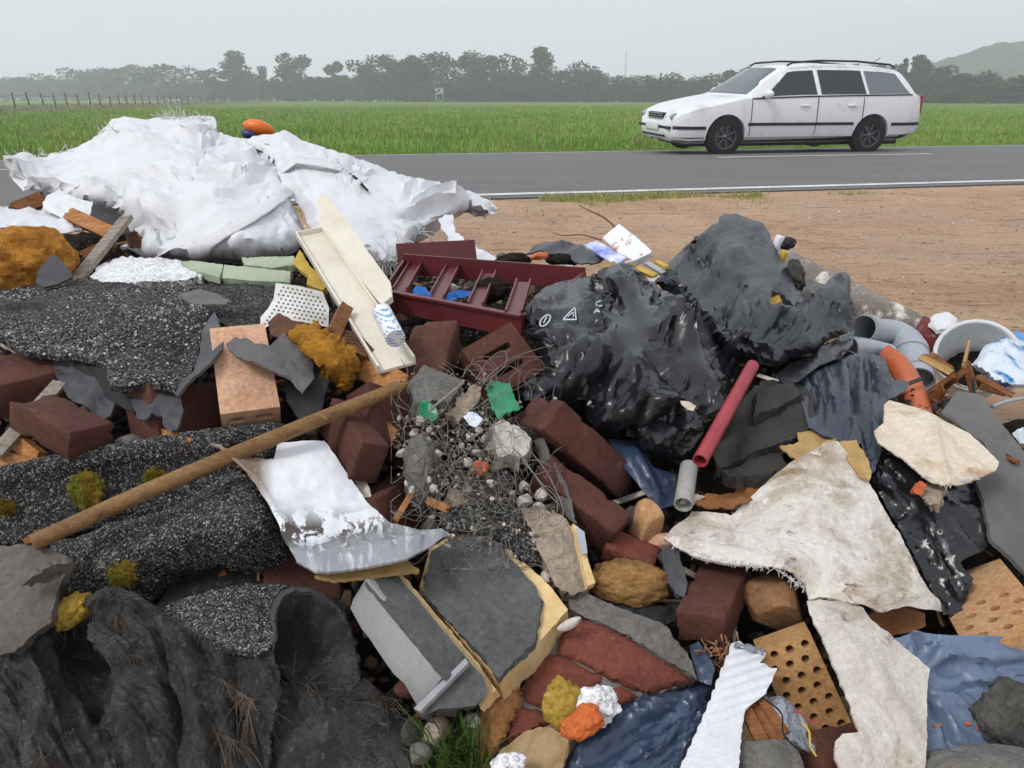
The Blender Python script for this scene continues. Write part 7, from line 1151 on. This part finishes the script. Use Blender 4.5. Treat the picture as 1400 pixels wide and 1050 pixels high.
bit([(1046, 948), (1062, 952), (1082, 965), (1102, 986), (1114, 1010), (1116, 1034), (1100, 1022), (1080, 1012), (1064, 988)], [(1048, 950, 1.02), (1102, 988, .99), (1112, 1030, .955), (1075, 1005, .965)], M_FOIL, 'crumpled silver foil between white strip and yellow brick', 'foil', 'foil_scrap', .003, noise=[(.009, 24, 'c')])
rod('cable', [(1082, 975, .96), (1092, 972, .96), (1105, 985, .95), (1116, 985, .95)], .0012, M_RTUBE, 'thin red wire over the foil', 'wire', n=6, m=16); rod('cable', [(1096, 988, .965), (1106, 1000, .955), (1108, 1020, .945), (1116, 1034, .94)], .0015, M_YELLOW, 'thin yellow wire beside the foil', 'wire', n=6, m=16); rod('cable', [(1044, 955, .985), (1068, 975, .97), (1072, 1005, .95), (1098, 1030, .935)], .0012, M_INK, 'thin black wire along the foil', 'wire', n=6, m=20)
for i, (a, b, w) in enumerate((((1026, 966), (1062, 1026), .020), ((1036, 962), (1070, 1015), .016), ((1020, 972), (1046, 1022), .016), ((1044, 960), (1076, 1005), .012))): plank('wood_sliver', at(*a, .085 + .004 * i), at(*b, .085 + .004 * i), w, .012, TOCAM, M_RWOOD, 'dark brown wood sliver in the bundle under the white strip', 'sliver', seed=50 + i, splinter=.2)['group'] = 'brown slivers under the white strip'
blk('concrete_lump', 1048, 1045, .07, (.085, .05, .04), 20, 5, 8, M_CONC, 'flat grey concrete piece at the bottom beside the white strip', 'concrete', r=.01, rough=.004, seed=6); blk('brick', 1135, 1028, .045, (.09, .05, .05), 25, 10, 20, M_MAR, 'dark red brick fragment below the yellow perforated brick', 'brick', r=.008, rough=.004, seed=7)
mb = MB(); c = at(986, 892, .09)
for q in range(60): d = norm(rng.normal(size=3) + [0, -.3, .8]); b = c + rng.normal(size=3) * [.012, .008, .012]; mb.add(*tube([b - d * .01, b, b + d * rng.uniform(.006, .016)], [.0008, .001, .0018], 5))
tag(mb.build('dried_stalks', plain('dry_stalk', '#a67a5c', .8, '#7d5a42', 30)), 'small bunch of dried brownish stalks above the white strip', 'stalks')
# ------------------------------------------------------------------ back middle: magazine, scraps, twigs
e = group_of('magazine', 850, 350, 1.98, 'open magazine lying behind the printed black bag', 'magazine')
patch('page', [(824, 324), (846, 306), (870, 324), (892, 344), (868, 357), (846, 346)], [(826, 325, 2.06), (846, 307, 2.12), (890, 344, 1.98), (846, 346, 1.98)], M_PAGE, e, px=4, thick=.004, jag=.5, edge=None, noise=[(.004, 10, 'n')], seed=121); patch('page', [(798, 334), (816, 329), (830, 336), (856, 352), (842, 362), (822, 350)], [(800, 334, 2.06), (816, 330, 2.08), (854, 353, 1.95), (842, 361, 1.93)], M_BLUEPAGE, e, px=4, thick=.003, jag=.5, seed=122); patch('page', [(846, 362), (868, 356), (891, 345), (889, 352), (870, 364), (850, 370)], [(848, 366, 1.92), (890, 348, 1.96), (868, 358, 1.94)], M_PAPER, e, px=4, thick=.004, jag=.5, seed=123)
bit([(820, 362), (840, 358), (850, 370), (840, 375), (824, 372)], [(822, 364, 1.95), (848, 368, 1.9)], M_TANPAPER, 'pale paper scrap below the magazine', 'paper', 'paper_scrap', .003)
for i, (a, b, mt, lb) in enumerate((((868, 366), (896, 378), M_YELLOW, 'yellow lath right of the magazine'), ((884, 360), (908, 374), M_PVC, 'grey lath right of the magazine'), ((898, 358), (912, 366), M_YELLOW, 'second yellow lath next to the grey one'))): plank('painted_lath', at(*a, 1.95), at(*b, 1.88), .014, .008, TOCAM + [0, 0, .6], mt, lb, 'lath', seed=60 + i)
bit([(882, 384), (900, 378), (912, 380), (900, 388)], [(884, 384, 1.86), (910, 380, 1.88)], M_PAPER, 'white paper sliver under the laths behind the bag', 'paper', 'paper_sliver', .003)
scrap([(716, 345), (730, 335), (745, 330), (783, 331), (806, 341), (827, 353), (807, 365), (790, 360), (774, 348), (738, 345)], [(718, 345, 2.15), (783, 332, 2.16), (826, 353, 2.0), (790, 360, 1.98)], M_BAG2, 'black plastic scrap left of the magazine', 'scrap', 'plastic_scrap', noise=((.010, 10, 'c'),), thick=.004)
lump('brick_shard', 737, 350, 2.02, (.026, .011, .014), .1, M_OPVC, 'orange-red brick shard behind the crate', 'shard', sub=3, cuts=5, seed=61); patch('foam_slab', [(742, 372), (750, 364), (772, 361), (790, 366), (794, 378), (770, 377)], [(745, 371, 1.97), (775, 363, 2.02), (790, 377, 1.93)], M_EPS, px=4, thick=.03, jag=2, edge=(6, .01), noise=[(.006, 40, 'n')], seed=124, label='small white foam slab behind the crate', cat='foam slab')
rod('twig', [(843, 312, 2.25), (825, 297, 2.42), (806, 288, 2.5), (792, 281, 2.55)], [.0035, .003, .0022, .0015], M_RWOOD, 'bare twig sticking up behind the magazine', 'twig', n=6, m=18); rod('twig', [(822, 328, 2.2), (795, 321, 2.3), (770, 322, 2.4), (755, 318, 2.5)], [.0025, .002, .002, .001], M_RWOOD, 'low thin twig left of the magazine', 'twig', n=6, m=18)
lump('soil_clod', 700, 358, 2.05, (.05, .022, .03), .1, M_SOIL, 'brown soil clod beside the crate corner', 'clod', sub=4, amp=.4, freq=2.6, seed=71); lump('soil_clod', 768, 356, 2.06, (.045, .018, .03), -.1, M_SOIL, 'brown soil clod under the black scrap', 'clod', sub=4, amp=.4, freq=2.6, seed=72); lump('grey_stone', 686, 350, 2.1, (.014, .010, .01), 0, M_CONC, 'small grey stone at the torn sack flap', 'stone', sub=3, seed=73)
# ------------------------------------------------------------------ damp air over everything
hz = bpy.data.materials.new('damp_air'); hz.use_nodes = True; t = hz.node_tree; t.nodes.clear()
o_ = t.nodes.new('ShaderNodeOutputMaterial'); v_ = t.nodes.new('ShaderNodeVolumePrincipled'); t.links.new(v_.outputs[0], o_.inputs['Volume'])
v_.inputs['Color'].default_value = (.94, .97, 1.0, 1); v_.inputs['Density'].default_value = .0017; v_.inputs['Anisotropy'].default_value = 0.2
V = np.array([[x, y, z] for x in (-900, 900) for y in (-300, 800) for z in (-1.5, 60)], float)
tag(obj('haze', V, [[0, 1, 3, 2], [4, 6, 7, 5], [0, 4, 5, 1], [2, 3, 7, 6], [0, 2, 6, 4], [1, 5, 7, 3]], hz, smooth=False, center=False), 'thin pale haze in the damp air', 'haze', kind='stuff')
